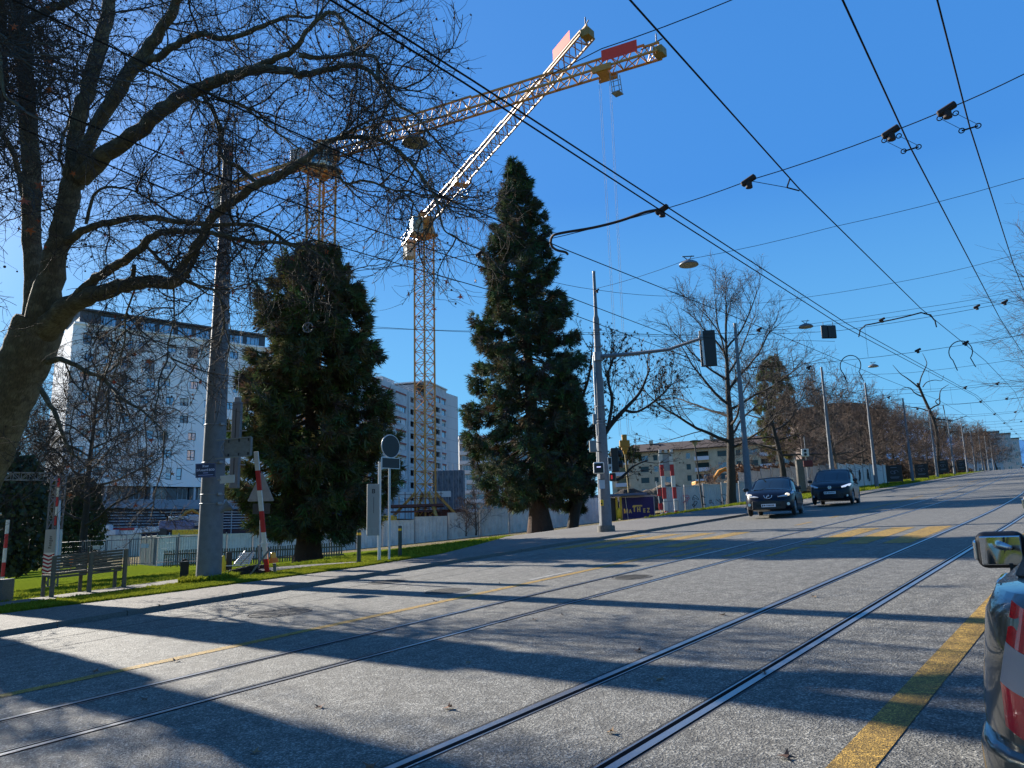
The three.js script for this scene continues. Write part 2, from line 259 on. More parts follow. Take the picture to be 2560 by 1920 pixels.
function mast(label, base, steps, base2, group = 'line of tram masts up the street') { // steps: [y, radius] pairs of a stepped tubular mast
  const g = thing('tram_mast', label, 'mast', base, 0, group);
  for (let k = 0; k + 1 < steps.length; k += 2) {
    const [y0, r0] = steps[k], [y1, r1] = steps[k + 1], b = new MB().tube([V(0, y0, 0), V(0, (y0 + y1) / 2, 0), V(0, y1, 0)], [r0, (r0 + r1) / 2, r1], 20);
    if (steps[k + 2]) b.tube([V(0, y1, 0), V(0, y1 + 0.14, 0)], [r1, steps[k + 2][1]], 20);
    b.mesh('shaft', mGalv, g);
  }
  const top = steps[steps.length - 1]; new MB().cyl(top[1] * 1.12, top[1] * 1.12, 0.06, 0, top[0] + 0.02, 0, 16).mesh('cap', mGalv2, g);
  if (base2) new MB().tube([V(0, -0.05, 0), V(0, base2[1] - 0.03, 0), V(0, base2[1], 0)], [base2[0], base2[0], base2[0] * 0.93], 24).mesh('footing', mConc, g);
  return g;
}
const band = (g, y, r) => { const m = new MB(); m.geo(new THREE.TorusGeometry(r, 0.012, 6, 24), M4(V(0, y, 0), new THREE.Euler(Math.PI / 2, 0, 0), 1)); m.rbox(0.07, 0.06, 0.1, 0.01, r + 0.03, y, 0); m.mesh('clamp_band', mGalv2, g); };
const p1 = hit(521, 1452);
const mast1 = mast('thick grey stepped mast beside the bench and rubble pile', p1, [[-0.1, 0.265], [4.6, 0.22], [4.7, 0.2], [7.3, 0.165], [7.4, 0.14], [10.15, 0.112]], null);
for (const [y, r] of [[1.65, 0.25], [1.85, 0.247], [2.55, 0.241], [3.4, 0.233], [6.15, 0.184], [6.5, 0.178], [6.8, 0.173]]) band(mast1, y, r);
const D1 = -p1.clone().sub(camera.position).applyQuaternion(camera.quaternion.clone().invert()).z;
const toCam = p => Math.atan2(-p.x, -p.z); // turn that makes +z face the camera
const p2 = hit(1516, 1329);
const mast2 = mast('signal mast with a bracket arm and concrete footing beside the crossing', p2, [[0.1, 0.2], [3.1, 0.18], [3.25, 0.15], [5.15, 0.14], [5.3, 0.115], [7.3, 0.105], [7.33, 0.065], [9.0, 0.05]], [0.29, 0.2]);
for (const y of [3.6, 3.7, 4.2, 6.3, 6.9]) band(mast2, y, y < 5 ? 0.15 : 0.118);
{ const q = V(-Math.cos(CAM.yaw), 0, Math.sin(CAM.yaw)).multiplyScalar(0.185); new MB().tube([V(q.x, 0.2, q.z), V(q.x, 2.6, q.z), V(q.x * 0.85, 3.0, q.z * 0.85), V(q.x * 0.85, 6.0, q.z * 0.85)], 0.032, 8).mesh('cable_conduit', mAlu, mast2); }
// masts up the hill: [x, s, height]
const far = [[-14.25, 36.2, 9.2, 'mast behind the dark hatchback, beside the bare oak'], [-16.3, 57.1, 9.4, 'mast behind the dark van'], [-16.9, 71.6, 9, 'mast beside the first dark billboard'], [-18.1, 92.2, 9, 'mast between the first and second billboards'], [-19.6, 115, 9, 'mast between the second and third billboards'], [-21.2, 138.9, 9, 'mast between the third and fourth billboards'], [-22.6, 162, 9, 'mast just past the fourth billboard'], [-25, 190, 9, 'slim far mast below the dead tree'], [-26.6, 214, 9, 'very distant mast near the crest, ninth from the crossing'], [-28, 236, 9, 'very distant mast near the crest, tenth from the crossing'], [-29.4, 258, 9, 'very distant mast near the crest, eleventh from the crossing']];
let mProto = null; const mastPos = [p1, p2];
for (const [x, s, h, lb] of far) {
  const b = onGround(x, s), pos = [b.x, b.y, b.z];
  if (!mProto) mProto = mast('slim stepped grey ' + lb, pos, [[0, 0.17], [2.8, 0.15], [2.9, 0.125], [6.2, 0.11], [6.3, 0.085], [9.1, 0.075]], [0.24, 0.1]);
  else copy(mProto, 'slim stepped grey ' + lb, pos);
  mastPos.push(b);
}
// --- contact wires: [x, s] at about 6 m above the rails
function wire(label, pts, r, H = 6.0, cat = 'wire') {
  const g = new MB(), P = pts.map(([x, s, y]) => V(x, y !== undefined ? y : prof(s) + H, -s)), c = [];
  for (let k = 0; k < P.length - 1; k++) { const n = Math.max(2, Math.round(P[k].distanceTo(P[k + 1]) / 3)); for (let j = 0; j < n; j++) c.push(P[k].clone().lerp(P[k + 1], j / n)); } c.push(P[P.length - 1]);
  g.tube(c, r, 5); return tag(g.mesh('overhead_wire', mWire), label, cat, 'overhead tram and trolley wires');
}
const ext = (p, x0, s1 = 230) => [...p, ...[60, 90, 120, 160, s1].filter(s => s > p[p.length - 1][1] + 5).map(s => [x0 + bend(s), s])];
wire('contact wire hanging over the near tram track', ext([[-2.3, -8], [-3.1, 5.89], [-3.53, 12.18], [-4.05, 24.6], [-4.3, 40]], -3.4), 0.011);
wire('left wire of the near trolley pair above the dark car', ext([[-1.0, -5], [-1.55, 7.39], [-1.81, 11.83], [-2.52, 28.8]], -1.7), 0.011);
wire('rightmost wire of the near trolley pair above the dark car', ext([[-0.4, -4], [-0.83, 8.08], [-1.04, 11.71], [-1.42, 21.2], [-1.9, 40]], -0.9), 0.010);
wire('lower wire of the twin line over the far tram track', ext([[-4.7, -6], [-5.23, 5.91], [-5.59, 11.38], [-6.4, 24.9]], -5.7), 0.012);
wire('upper wire of the twin line over the far tram track', ext([[-4.6, -6], [-5.13, 5.95], [-5.42, 11.04], [-6.2, 24.9]], -5.55), 0.012);
wire('feeder wire that starts at the curled cable near the tall conifer', ext([[-7.0, 1], [-7.45, 4.5], [-7.89, 11.8], [-8.21, 22.8], [-8.9, 40]], -7.9), 0.010);
wire('left trolley wire over the bus lane beyond the tracks', ext([[-8.5, -2], [-8.82, 2.55], [-9.29, 5.42], [-9.9, 14.7], [-10.83, 23.8], [-11.6, 40]], -10.4), 0.010);
wire('outermost trolley wire over the bus lane by the kerb', ext([[-9.0, -1], [-9.52, 2.78], [-10.44, 6.12], [-10.85, 16.1], [-12.3, 27.5]], -11.6), 0.010);
// --- cross spans between masts, with hangers, insulators and hanging lamps
const spanG = 'cross wires between the masts';
function span(label, pts, r, extra) { const g = thing('span_wire', label, 'wire', [0, 0, 0], 0, spanG), b = new MB(), c = []; for (let k = 0; k < pts.length - 1; k++) { const L = pts[k].distanceTo(pts[k + 1]); for (let j = 0; j < 4; j++) { const t = j / 4, p = pts[k].clone().lerp(pts[k + 1], t); p.y -= 0.012 * L * 4 * t * (1 - t); c.push(p); } } c.push(pts[pts.length - 1]); b.tube(c, r, 5).mesh('cable', mWire, g); if (extra) extra(g); return g; }
function insulator(g, p, k = 1) { const b = new MB(); b.rbox(0.26 * k, 0.09 * k, 0.1 * k, 0.03, p.x, p.y, p.z, 0, 0, 0.35); b.cyl(0.05 * k, 0.06 * k, 0.12 * k, p.x, p.y - 0.07 * k, p.z, 8); b.mesh('insulator', mInsul, g); }
function hanger(g, p, q) { // two thin stays down to a wire clamp
  const b = new MB(); for (const o of [-0.1, 0.1]) { b.rod(V(p.x + o, p.y - 0.1, p.z), V(q.x + o, q.y + 0.02, q.z), 0.004, 4); for (const e of [p, q]) b.geo(new THREE.TorusGeometry(0.035, 0.008, 5, 12), M4(V(e.x + o, e.y - (e === p ? 0.1 : 0), e.z), new THREE.Euler(0, 0, 0), 1)); } b.rod(V(q.x - 0.1, q.y, q.z), V(q.x + 0.1, q.y, q.z), 0.012, 5); b.mesh('wire_hanger', mWire, g);
}
{
  const a = [V(p1.x, p1.y + 6.75, p1.z), air(1035, 548, 6.35), air(1430, 453, 6.35), air(1617, 390, 6.35), air(1924, 285, 6.35), air(2045, 236, 6.35), air(2212, 160, 6.4), V(4.6, 7.5, -12.6)];
  span('cross wire carrying four dark insulators from the thick mast', a, 0.008, g => { for (let k = 2; k < 6; k++) insulator(g, a[k]); insulator(g, a[1], 0.7); hanger(g, a[4], air(1968, 322, 6.02)); hanger(g, a[5], air(2095, 277, 6.02)); const q = air(1727, 412, 6.0), w = air(1700, 405, 6.1); new MB().rod(a[3], w, 0.006, 5).rod(w, q, 0.012, 5).rod(w, air(1706, 387, 6.02), 0.012, 5).mesh('registration_arm', mWire, g); });
  const c = [[1428, 452], [1395, 458], [1340, 477], [1280, 492], [1215, 503], [1196, 508], [1190, 520], [1193, 533], [1205, 541], [1222, 545], [1226, 549]].map(([x, y]) => air(x, y, 6.3));
  tag(new MB().tube(new THREE.CatmullRomCurve3(c).getPoints(40), 0.026, 7).mesh('feeder_cable', mInsul), 'thick curled black feeder cable near the tall conifer tip', 'cable');
  // wires fanning out from the first mast, over the plane tree
  span('high lighting wire with twisted clips above the yellow crane jib', [V(p1.x, p1.y + 9.6, p1.z), air(895, 295, 8.1), air(1300, 105, 8.3), air(1580, 0, 8.3), V(4.6, 9.2, -9.6)], 0.008);
  span('thin stay wire leaving the tall conifer past the signal mast', [air(1160, 600, 6.5), air(1280, 625, 6.6), air(1470, 640, 7), air(1640, 655, 7.0), air(1990, 600, 6.8), air(2212, 545, 6.7)], 0.006, g => insulator(g, air(1290, 627, 6.6), 0.5));
  span('lowest thin stay wire between the thick mast and the signal mast', [V(p1.x, p1.y + 6.1, p1.z), air(870, 710, 6.0), air(1280, 718, 6), air(1520, 722, 6), air(1800, 700, 6.2), air(2212, 640, 6.3)], 0.006);
  span('lighting wire from the signal mast top to the right', [V(p2.x, p2.y + 8.4, p2.z), air(1487, 560, 7.9), air(1800, 490, 7.9), air(2212, 385, 7.9), V(4.6, 9.7, -22)], 0.007);
  span('cross wire below the signal mast collar', [V(p2.x, p2.y + 6.9, p2.z), air(1500, 725, 6.3), air(1990, 665, 6.4), air(2212, 625, 6.4)], 0.006, g => { for (const [x, y] of [[1640, 711], [1905, 690], [2110, 662], [2170, 652]]) insulator(g, air(x, y, 6.35), 0.8); });
  span('cable strut of the second track from the hooked bar', [[1855, 727], [1858, 712], [1870, 702], [1905, 695], [1990, 675], [2010, 680], [2020, 693], [2023, 706]].map(([x, y]) => air(x, y, 6.15)), 0.022);
}
for (let k = 2; k < 11; k++) { // the same pair of spans at each mast up the hill
  const b = mastPos[k], s = -b.z, R = x => V(x + bend(s), roadY(x + bend(s), s), -s), up = (v, h) => v.clone().setY(v.y + h), w = ['third', 'fourth', 'fifth', 'sixth', 'seventh', 'eighth', 'ninth', 'tenth', 'eleventh'][k - 2];
  span(`upper cross wire at the ${w} mast up the hill`, [up(b, 8.6), up(R(-9), 7.9), up(R(0), 7.9), up(R(5), 8.3)], 0.008 + 0.00005 * s);
  span(`lower cross wire with insulators at the ${w} mast up the hill`, [up(b, 6.9), up(R(-9), 6.5), up(R(-3), 6.4), up(R(5), 6.7)], 0.008 + 0.00005 * s, g => { for (const x of [-10.6, -6, -4.2, -1.8]) insulator(g, up(R(x), 6.45)); for (const x of [-12, -8, -2, 2]) new MB().rod(up(R(x), 7.9), up(R(x), 6.5), 0.006, 4).mesh('dropper', mWire, g); });
}
for (const [c, lb] of [[[1837, 790, 6.0], 'upside-down loop of jumper cable left of the dead tree'], [[2075, 760, 6.0], 'upside-down loop of jumper cable near the street trees on the right']]) { const p = air(...c), P = []; for (let a = -2.3; a <= 2.31; a += 0.2) P.push(V(p.x + Math.sin(a) * 0.42, p.y + Math.cos(a) * 0.45, p.z)); P.unshift(V(p.x - 0.2, p.y - 0.75, p.z)); P.push(V(p.x + 0.45, p.y - 0.7, p.z)); P.push(V(p.x + 0.02, p.y + 0.45, p.z)); P.pop(); tag(new MB().tube(P, 0.02, 6).mesh('jumper_loop', mWire), lb, 'cable', 'overhead jumper loops'); }
// hanging street lamps: shallow bowl on the span
function lamp(label, p, d) {
  const g = thing('hanging_street_lamp', label, 'lamp', p, 0.6, 'lamps hung over the road');
  put('bowl', new THREE.LatheGeometry([[0.001, 0], [0.08, 0], [0.11, -0.03], [0.3, -0.1], [0.46, -0.2], [0.5, -0.27], [0.5, -0.31], [0.46, -0.31]].map(v => new THREE.Vector2(v[0] * d, v[1] * d)), 28), mat([0.16, 0.17, 0.18], 0.5, { metalness: 0.3 }), g);
  put('diffuser', new THREE.LatheGeometry([[0.46, -0.31], [0.3, -0.345], [0.001, -0.36]].map(v => new THREE.Vector2(v[0] * d, v[1] * d)), 24), mat([0.3, 0.29, 0.2], 0.35), g);
  new MB().rod(V(-0.03, 0, 0), V(-0.14, 0.1, 0), 0.012, 6).rod(V(0.03, 0, 0), V(0.1, 0.12, 0), 0.012, 6).box(0.34, 0.02, 0.03, 0, 0.1, 0).mesh('hook', mDark, g);
  return g;
}
lamp('bowl street lamp hanging among the plane tree twigs', air(897, 294, 8.0), 0.47); lamp('bowl street lamp hanging right of the signal mast against open sky', air(1487, 561, 7.8), 0.55);
lamp('small hanging lamp above the black square panel', air(1740, 698, 8.0), 0.6); lamp('smallest hanging lamp left of the dead tree', air(1886, 786, 8.0), 0.6);
{ const p = air(1790, 717, 7.2); const g = thing('signal_back_panel', 'black square panel hung from the cross wires', 'panel', p, 0.7); new MB().rbox(0.62, 0.56, 0.09, 0.05).mesh('panel', mBlack, g); new MB().box(0.08, 0.5, 0.05, 0, 0, 0.06).rod(V(-0.2, 0.28, 0), V(-0.2, 0.42, 0), 0.012).rod(V(0.2, 0.28, 0), V(0.2, 0.42, 0), 0.012).mesh('hanger', mDark, g); }
// spoked tension wheel with its ropes
{ const p = at(770, 819, 19.3), g = thing('tension_wheel', 'spoked wire tension wheel in front of the dark conifer', 'pulley', p, CAM.yaw - 0.15), b = new MB(); b.geo(new THREE.TorusGeometry(0.125, 0.016, 8, 28)); b.mesh('rim', mGalv, g); const c = new MB(); for (let k = 0; k < 5; k++) c.bar(V(0, 0, 0), V(Math.cos(k * 1.257) * 0.12, Math.sin(k * 1.257) * 0.12, 0), 0.02, 0.014); c.cyl(0.03, 0.03, 0.05, 0, 0, 0, 10, Math.PI / 2); c.mesh('spokes', mGalv, g); new MB().rod(V(-2.45, 0.16, 0.1), V(-0.02, 0.125, 0), 0.006, 5).rod(V(-2.4, -0.06, 0.1), V(0, -0.125, 0), 0.006, 5).bar(V(0, 0, 0), V(0.32, 0.0, 0), 0.05, 0.03).rod(V(0.3, 0, 0), V(14, 0.2, -6), 0.006, 5).mesh('rope', mWire, g); }

// --- signal arm and signals on the second mast
{
  const g = thing('signal_bracket_arm', 'cranked grey bracket arm carrying the black overhead signal', 'bracket', [0, 0, 0]);
  const D = 26, a = V(p2.x, p2.y + 5.95, p2.z), e = at(1752, 846, D - 1.5), m = at(1672, 874, D - 0.8);
  new MB().tube([a, m.clone().lerp(a, 0.5).add(V(0, -0.02, 0)), m, m.clone().lerp(e, 0.15).add(V(0, 0.01, 0)), e], [0.075, 0.065, 0.055, 0.052, 0.048], 12).mesh('tube', mGalv, g); new MB().cyl(0.16, 0.16, 0.3, p2.x, p2.y + 5.95, p2.z, 16).mesh('collar', mGalv2, g);
  const t = thing('traffic_light', 'black backed traffic light at the end of the bracket arm', 'traffic light', at(1770, 871, D - 1.5), CAM.yaw - 0.2);
  new MB().rbox(0.5, 1.18, 0.06, 0.03).mesh('backing_board', mBlack, t); new MB().rbox(0.3, 0.95, 0.2, 0.04, 0.02, 0, -0.14).mesh('lamp_housing', mBlack, t); new MB().bar(V(-0.17, 0.62, 0.06), V(-0.14, -0.55, 0.06), 0.05, 0.06).mesh('mounting_rail', mAlu, t); new MB().rbox(0.14, 0.16, 0.1, 0.02, -0.2, 0.34, 0.07).mesh('clamp', mGalv2, t);
  for (let k = 0; k < 3; k++) new MB().cyl(0.1, 0.11, 0.16, 0.02, 0.3 - k * 0.3, -0.3, 14, Math.PI / 2).mesh('visor', mBlack, t);
}
{
  const D = 25.2, R = CAM.yaw;
  let g = thing('pedestrian_signal', 'black pedestrian signal on the signal mast above the small red display', 'signal', at(1538, 1150, D - 0.1), R - 0.3);
  new MB().rbox(0.26, 0.78, 0.22, 0.04).mesh('housing', mBlack, g); for (const y of [0.2, -0.14]) new MB().cyl(0.1, 0.12, 0.14, 0.17, y, -0.02, 14, 0, 0, Math.PI / 2).mesh('visor', mBlack, g);
  put('white_face', new RoundedBoxGeometry(0.14, 0.46, 0.02, 2, 0.02), mWhitePaint, g).position.set(-0.16, -0.13, 0.1); put('dark_glass', new THREE.BoxGeometry(0.1, 0.2, 0.014), mDark, g).position.set(-0.16, -0.03, 0.107); new MB().box(0.03, 0.1, 0.02, -0.16, -0.26, 0.106).box(0.08, 0.025, 0.02, -0.16, -0.25, 0.106, 0, 0, 0.5).mesh('pedestrian_symbol', mDark, g);
  g = thing('signal_display', 'small dark box with a red lit figure below the pedestrian signal', 'signal', at(1532, 1193, D), R - 0.3); new MB().rbox(0.2, 0.26, 0.16, 0.03).mesh('housing', mBlack, g); put('red_figure', new THREE.BoxGeometry(0.05, 0.13, 0.01), mat([0.5, 0.03, 0.03], 0.4, { emissive: lin(0.5, 0.02, 0.02), emissiveIntensity: 0.25 }), g).position.set(-0.02, 0, 0.083);
  g = thing('pedestrian_display', 'square dark display with a pale rim on the signal mast', 'signal', at(1497, 1170, D), R - 0.12); new MB().rbox(0.36, 0.38, 0.1, 0.05).mesh('rim', mWhitePaint, g); new MB().rbox(0.29, 0.31, 0.03, 0.04, 0, 0, 0.045).mesh('screen', mBlack, g); put('light_bar', new THREE.BoxGeometry(0.13, 0.026, 0.01), mat([0.5, 0.5, 0.9], 0.4, { emissive: lin(0.6, 0.6, 1), emissiveIntensity: 0.6 }), g).position.set(0, 0.03, 0.062);
  g = thing('cabinet_box', 'grey cabinet box high on the signal mast', 'box', at(1482, 1116, D + 0.2), R); new MB().rbox(0.22, 0.38, 0.16, 0.015).mesh('case', mSignBack, g); new MB().rod(V(0.1, -0.15, 0), V(0.28, -0.2, 0), 0.015).rod(V(0.1, 0.15, 0), V(0.28, 0.1, 0), 0.015).mesh('bracket', mDark, g);
  g = thing('cabinet_box', 'smaller pale box higher on the signal mast', 'box', at(1486, 1048, D + 0.2), R); new MB().rbox(0.1, 0.34, 0.12, 0.015).mesh('case', mSignBack, g); new MB().rod(V(0.05, 0, 0), V(0.22, 0, 0), 0.015).mesh('bracket', mDark, g);
  g = thing('notice', 'small white paper notice on the signal mast', 'notice', at(1505, 1210, D - 0.05), R - 0.2); new MB().box(0.19, 0.3, 0.006).mesh('sheet', mat([0.62, 0.63, 0.68], 0.6, { map: rep(T.soft, 6) }), g); new MB().box(0.21, 0.025, 0.02, 0, 0.15, 0).mesh('clip', mDark, g);
  g = thing('push_button', 'yellow push button box low on the signal mast', 'push button', at(1505, 1257, D - 0.06), R - 0.2); new MB().rbox(0.1, 0.2, 0.1, 0.025).mesh('housing', mYell, g); new MB().cyl(0.03, 0.03, 0.02, -0.01, -0.03, 0.055, 12, Math.PI / 2).mesh('button', mDark, g);
}
// ================================================================ BUILDINGS
const mRender = mat([0.88, 0.88, 0.88], 0.85, { bumpMap: T.noise, bumpScale: 0.01 });
const mGlass = mat([0.30, 0.36, 0.44], 0.06, { metalness: 0.85 }), mGlassDark = mat([0.05, 0.07, 0.1], 0.08, { metalness: 0.5 }), mGlassDim = mat([0.14, 0.17, 0.2], 0.12, { metalness: 0.7 });
const mFrame = mat([0.035, 0.04, 0.05], 0.5), mFrameW = mat([0.6, 0.6, 0.6], 0.6), mSlate = mat([0.09, 0.095, 0.11], 0.6, { map: T.soft }), mBand = mat([0.30, 0.35, 0.42], 0.6, { map: rep(T.soft, 0.4) }), mMull = mat([0.45, 0.5, 0.56], 0.5, { metalness: 0.3 });
const mCurtain = mat([0.62, 0.62, 0.6], 0.9);
// wall with real openings; holes: [u centre, v centre, w, h]
function wallWith(u0, u1, v0, v1, holes, depth) { const s = new THREE.Shape(); s.moveTo(u0, v0); s.lineTo(u1, v0); s.lineTo(u1, v1); s.lineTo(u0, v1); s.closePath(); for (const [u, v, w, h] of holes) { const p = new THREE.Path(); p.moveTo(u - w / 2, v - h / 2); p.lineTo(u - w / 2, v + h / 2); p.lineTo(u + w / 2, v + h / 2); p.lineTo(u + w / 2, v - h / 2); p.closePath(); s.holes.push(p); } const g = new THREE.ExtrudeGeometry(s, { depth, bevelEnabled: false }); g.translate(0, 0, -depth); return g; }
function windowPart(parent, u, v, w, h, z, frame, glass, mull = 1, bar = 0.06, transom = 0, blind) { // frame mesh with a pane as its child
  const b = new MB(); b.box(w, bar, 0.08, 0, h / 2 - bar / 2).box(w, bar, 0.08, 0, -h / 2 + bar / 2).box(bar, h - 2 * bar, 0.08, -w / 2 + bar / 2).box(bar, h - 2 * bar, 0.08, w / 2 - bar / 2);
  for (let k = 1; k < mull; k++) b.box(bar, h - 2 * bar, 0.078, -w / 2 + w * k / mull); if (transom) b.box(w - 2 * bar, bar, 0.076, 0, -h / 2 + h * transom);
  const f = b.mesh('window', frame, parent); f.position.set(u, v, z); const p = put('pane', new THREE.BoxGeometry(w - 0.01, h - 0.01, 0.02), glass, f); p.position.z = -0.02;
  if (blind) { const q = put('blind', new THREE.BoxGeometry(w - 0.14, (h - 0.14) * blind, 0.02), mCurtain, f); q.position.set(0, (h - 0.14) * (1 - blind) / 2, 0.0); }
  return f;
}
{ // --- white rendered block with punched windows
  const g = thing('white_apartment_block', 'tall white rendered block with small square windows behind the plane tree', 'building', [-115.41, 0, -49.13], 1.3653);
  const W = [[4.2, 30.6, 0.8, 1.5], [5.7, 30.5, 0.8, 1.6], [10.2, 30.8, 1.3, 1.2], [13.3, 30.6, 1.7, 1.8], [16.4, 30.9, 1.2, 1.2], [19.8, 31, 1.4, 1.2], [22.8, 30.9, 1.3, 1.2], [3.5, 27.8, 1.1, 1.6], [7.1, 27.7, 1.4, 1.8], [9.5, 28.1, 1.3, 1.2], [13.5, 28.1, 1.3, 1.3], [16.1, 27.9, 0.8, 1.7], [18.7, 27.9, 0.8, 1.6], [22, 28, 1.3, 1.2], [4, 25.2, 1.2, 1.4], [7.4, 25.1, 1.2, 1.6], [9.5, 25.4, 1.3, 1.2], [13.7, 25.4, 1.3, 1.2], [16, 25.5, 1.1, 1.1], [20.5, 25.4, 1.3, 1.2], [3.4, 22.5, 1.2, 1.3], [6.6, 22.5, 1.2, 1.3], [10.3, 22.6, 1.3, 1.2], [12.4, 22.6, 1.3, 1.2], [15.9, 22.6, 0.9, 1.2], [19.5, 22.6, 1.3, 1.2], [4.3, 19.5, 1.1, 1.4], [7.4, 19.6, 1.2, 1.4], [12.5, 19.9, 1.3, 1.2], [15.7, 19.8, 0.8, 1.2], [19.4, 19.8, 1.3, 1.2], [4.3, 17.1, 1.1, 1.3], [7.7, 17.2, 1.1, 1.3], [9.7, 17.1, 1.2, 1.3], [13.8, 17.3, 1.2, 1.2], [17, 17.2, 0.9, 1.3], [19.5, 17.3, 0.9, 1.2], [3.4, 14.4, 1, 1.2], [6.8, 14.4, 1.2, 1.2], [10.3, 14.5, 1.4, 1.2], [13.8, 14.4, 1.2, 1.6], [17.5, 14.4, 1.2, 1.3], [4.2, 11.4, 1.4, 1.6], [7.6, 11.5, 1.2, 1.5], [10.7, 11.5, 0.8, 1.8], [12.2, 11.5, 0.8, 1.8], [16, 11.5, 1.2, 1.5], [19.5, 11.5, 1.2, 1.5]];
  for (let k = 0; k < 8; k++) for (const u of [-1.6, 0.6]) W.push([u + (k % 2) * 0.4, 30.7 - k * 2.74, 1.2, k % 3 ? 1.2 : 1.6]);
  put('wall', wallWith(-3.3, 26, 9.56, 32.75, W, 0.45), mRender, g);
  new MB().box(29, 23, 12.5, 11.35, 21.1, -6.9).mesh('core', mSlate, g);
  new MB().box(29.6, 0.3, 0.9, 11.35, 32.9, -0.2).mesh('parapet_coping', mRender, g); new MB().box(0.45, 23.2, 12.6, 26, 21.15, -6.5).box(0.45, 23.2, 12.6, -3.32, 21.15, -6.5).mesh('side_wall', mRender, g);
  W.forEach(([u, v, w, h], k) => windowPart(g, u, v, w, h, -0.22, mFrame, k % 5 === 3 ? mGlassDim : mGlass, w > 1.15 ? 2 : 1, 0.09, h > 1.55 ? 0.3 : 0, k % 7 === 2 ? 0.45 : 0));
  new MB().box(28, 2.3, 11, 11.35, 34.05, -6.6).mesh('attic', mSlate, g); new MB().box(28.6, 0.25, 12, 11.35, 35.3, -6.6).mesh('attic_roof', mSlate, g);
  for (let k = 0; k < 9; k++) windowPart(g, 1.2 + k * 2.75, 33.95, 2.2, 1.5, -1.05, mFrame, mGlass, 3, 0.07);
  new MB().box(35, 3, 0.3, 8.5, 8.5, -2.2).mesh('recessed_glazing', mGlassDark, g); for (let k = 0; k < 5; k++) new MB().box(0.28, 2, 0.4, -3.9 + k * 6.22, 8.56, -0.5).mesh('column', mMull, g);
  for (let k = 0; k < 7; k++) windowPart(g, 1 + k * 3.1, 8.6, 1.5, 1.8, -1.95, mMull, k % 2 ? mGlassDim : mGlassDark, 2, 0.06);
  new MB().box(36, 1.4, 3.4, 8.5, 6.87, -1.2).mesh('balcony_slab', mBand, g); new MB().box(35, 6.6, 0.3, 8.5, 2.9, -1.4).mesh('ground_floor_glazing', mat([0.02, 0.03, 0.07], 0.2, { metalness: 0.4 }), g);
  for (let k = 0; k < 7; k++) new MB().box(35, 0.1, 0.16, 8.5, 5.75 - k * 0.42, -0.1).mesh('louvre_bar', mMull, g);
  for (let k = 0; k < 8; k++) new MB().box(0.12, 6, 0.12, -7 + k * 4.6, 3, -0.3).mesh('louvre_post', mMull, g);
}
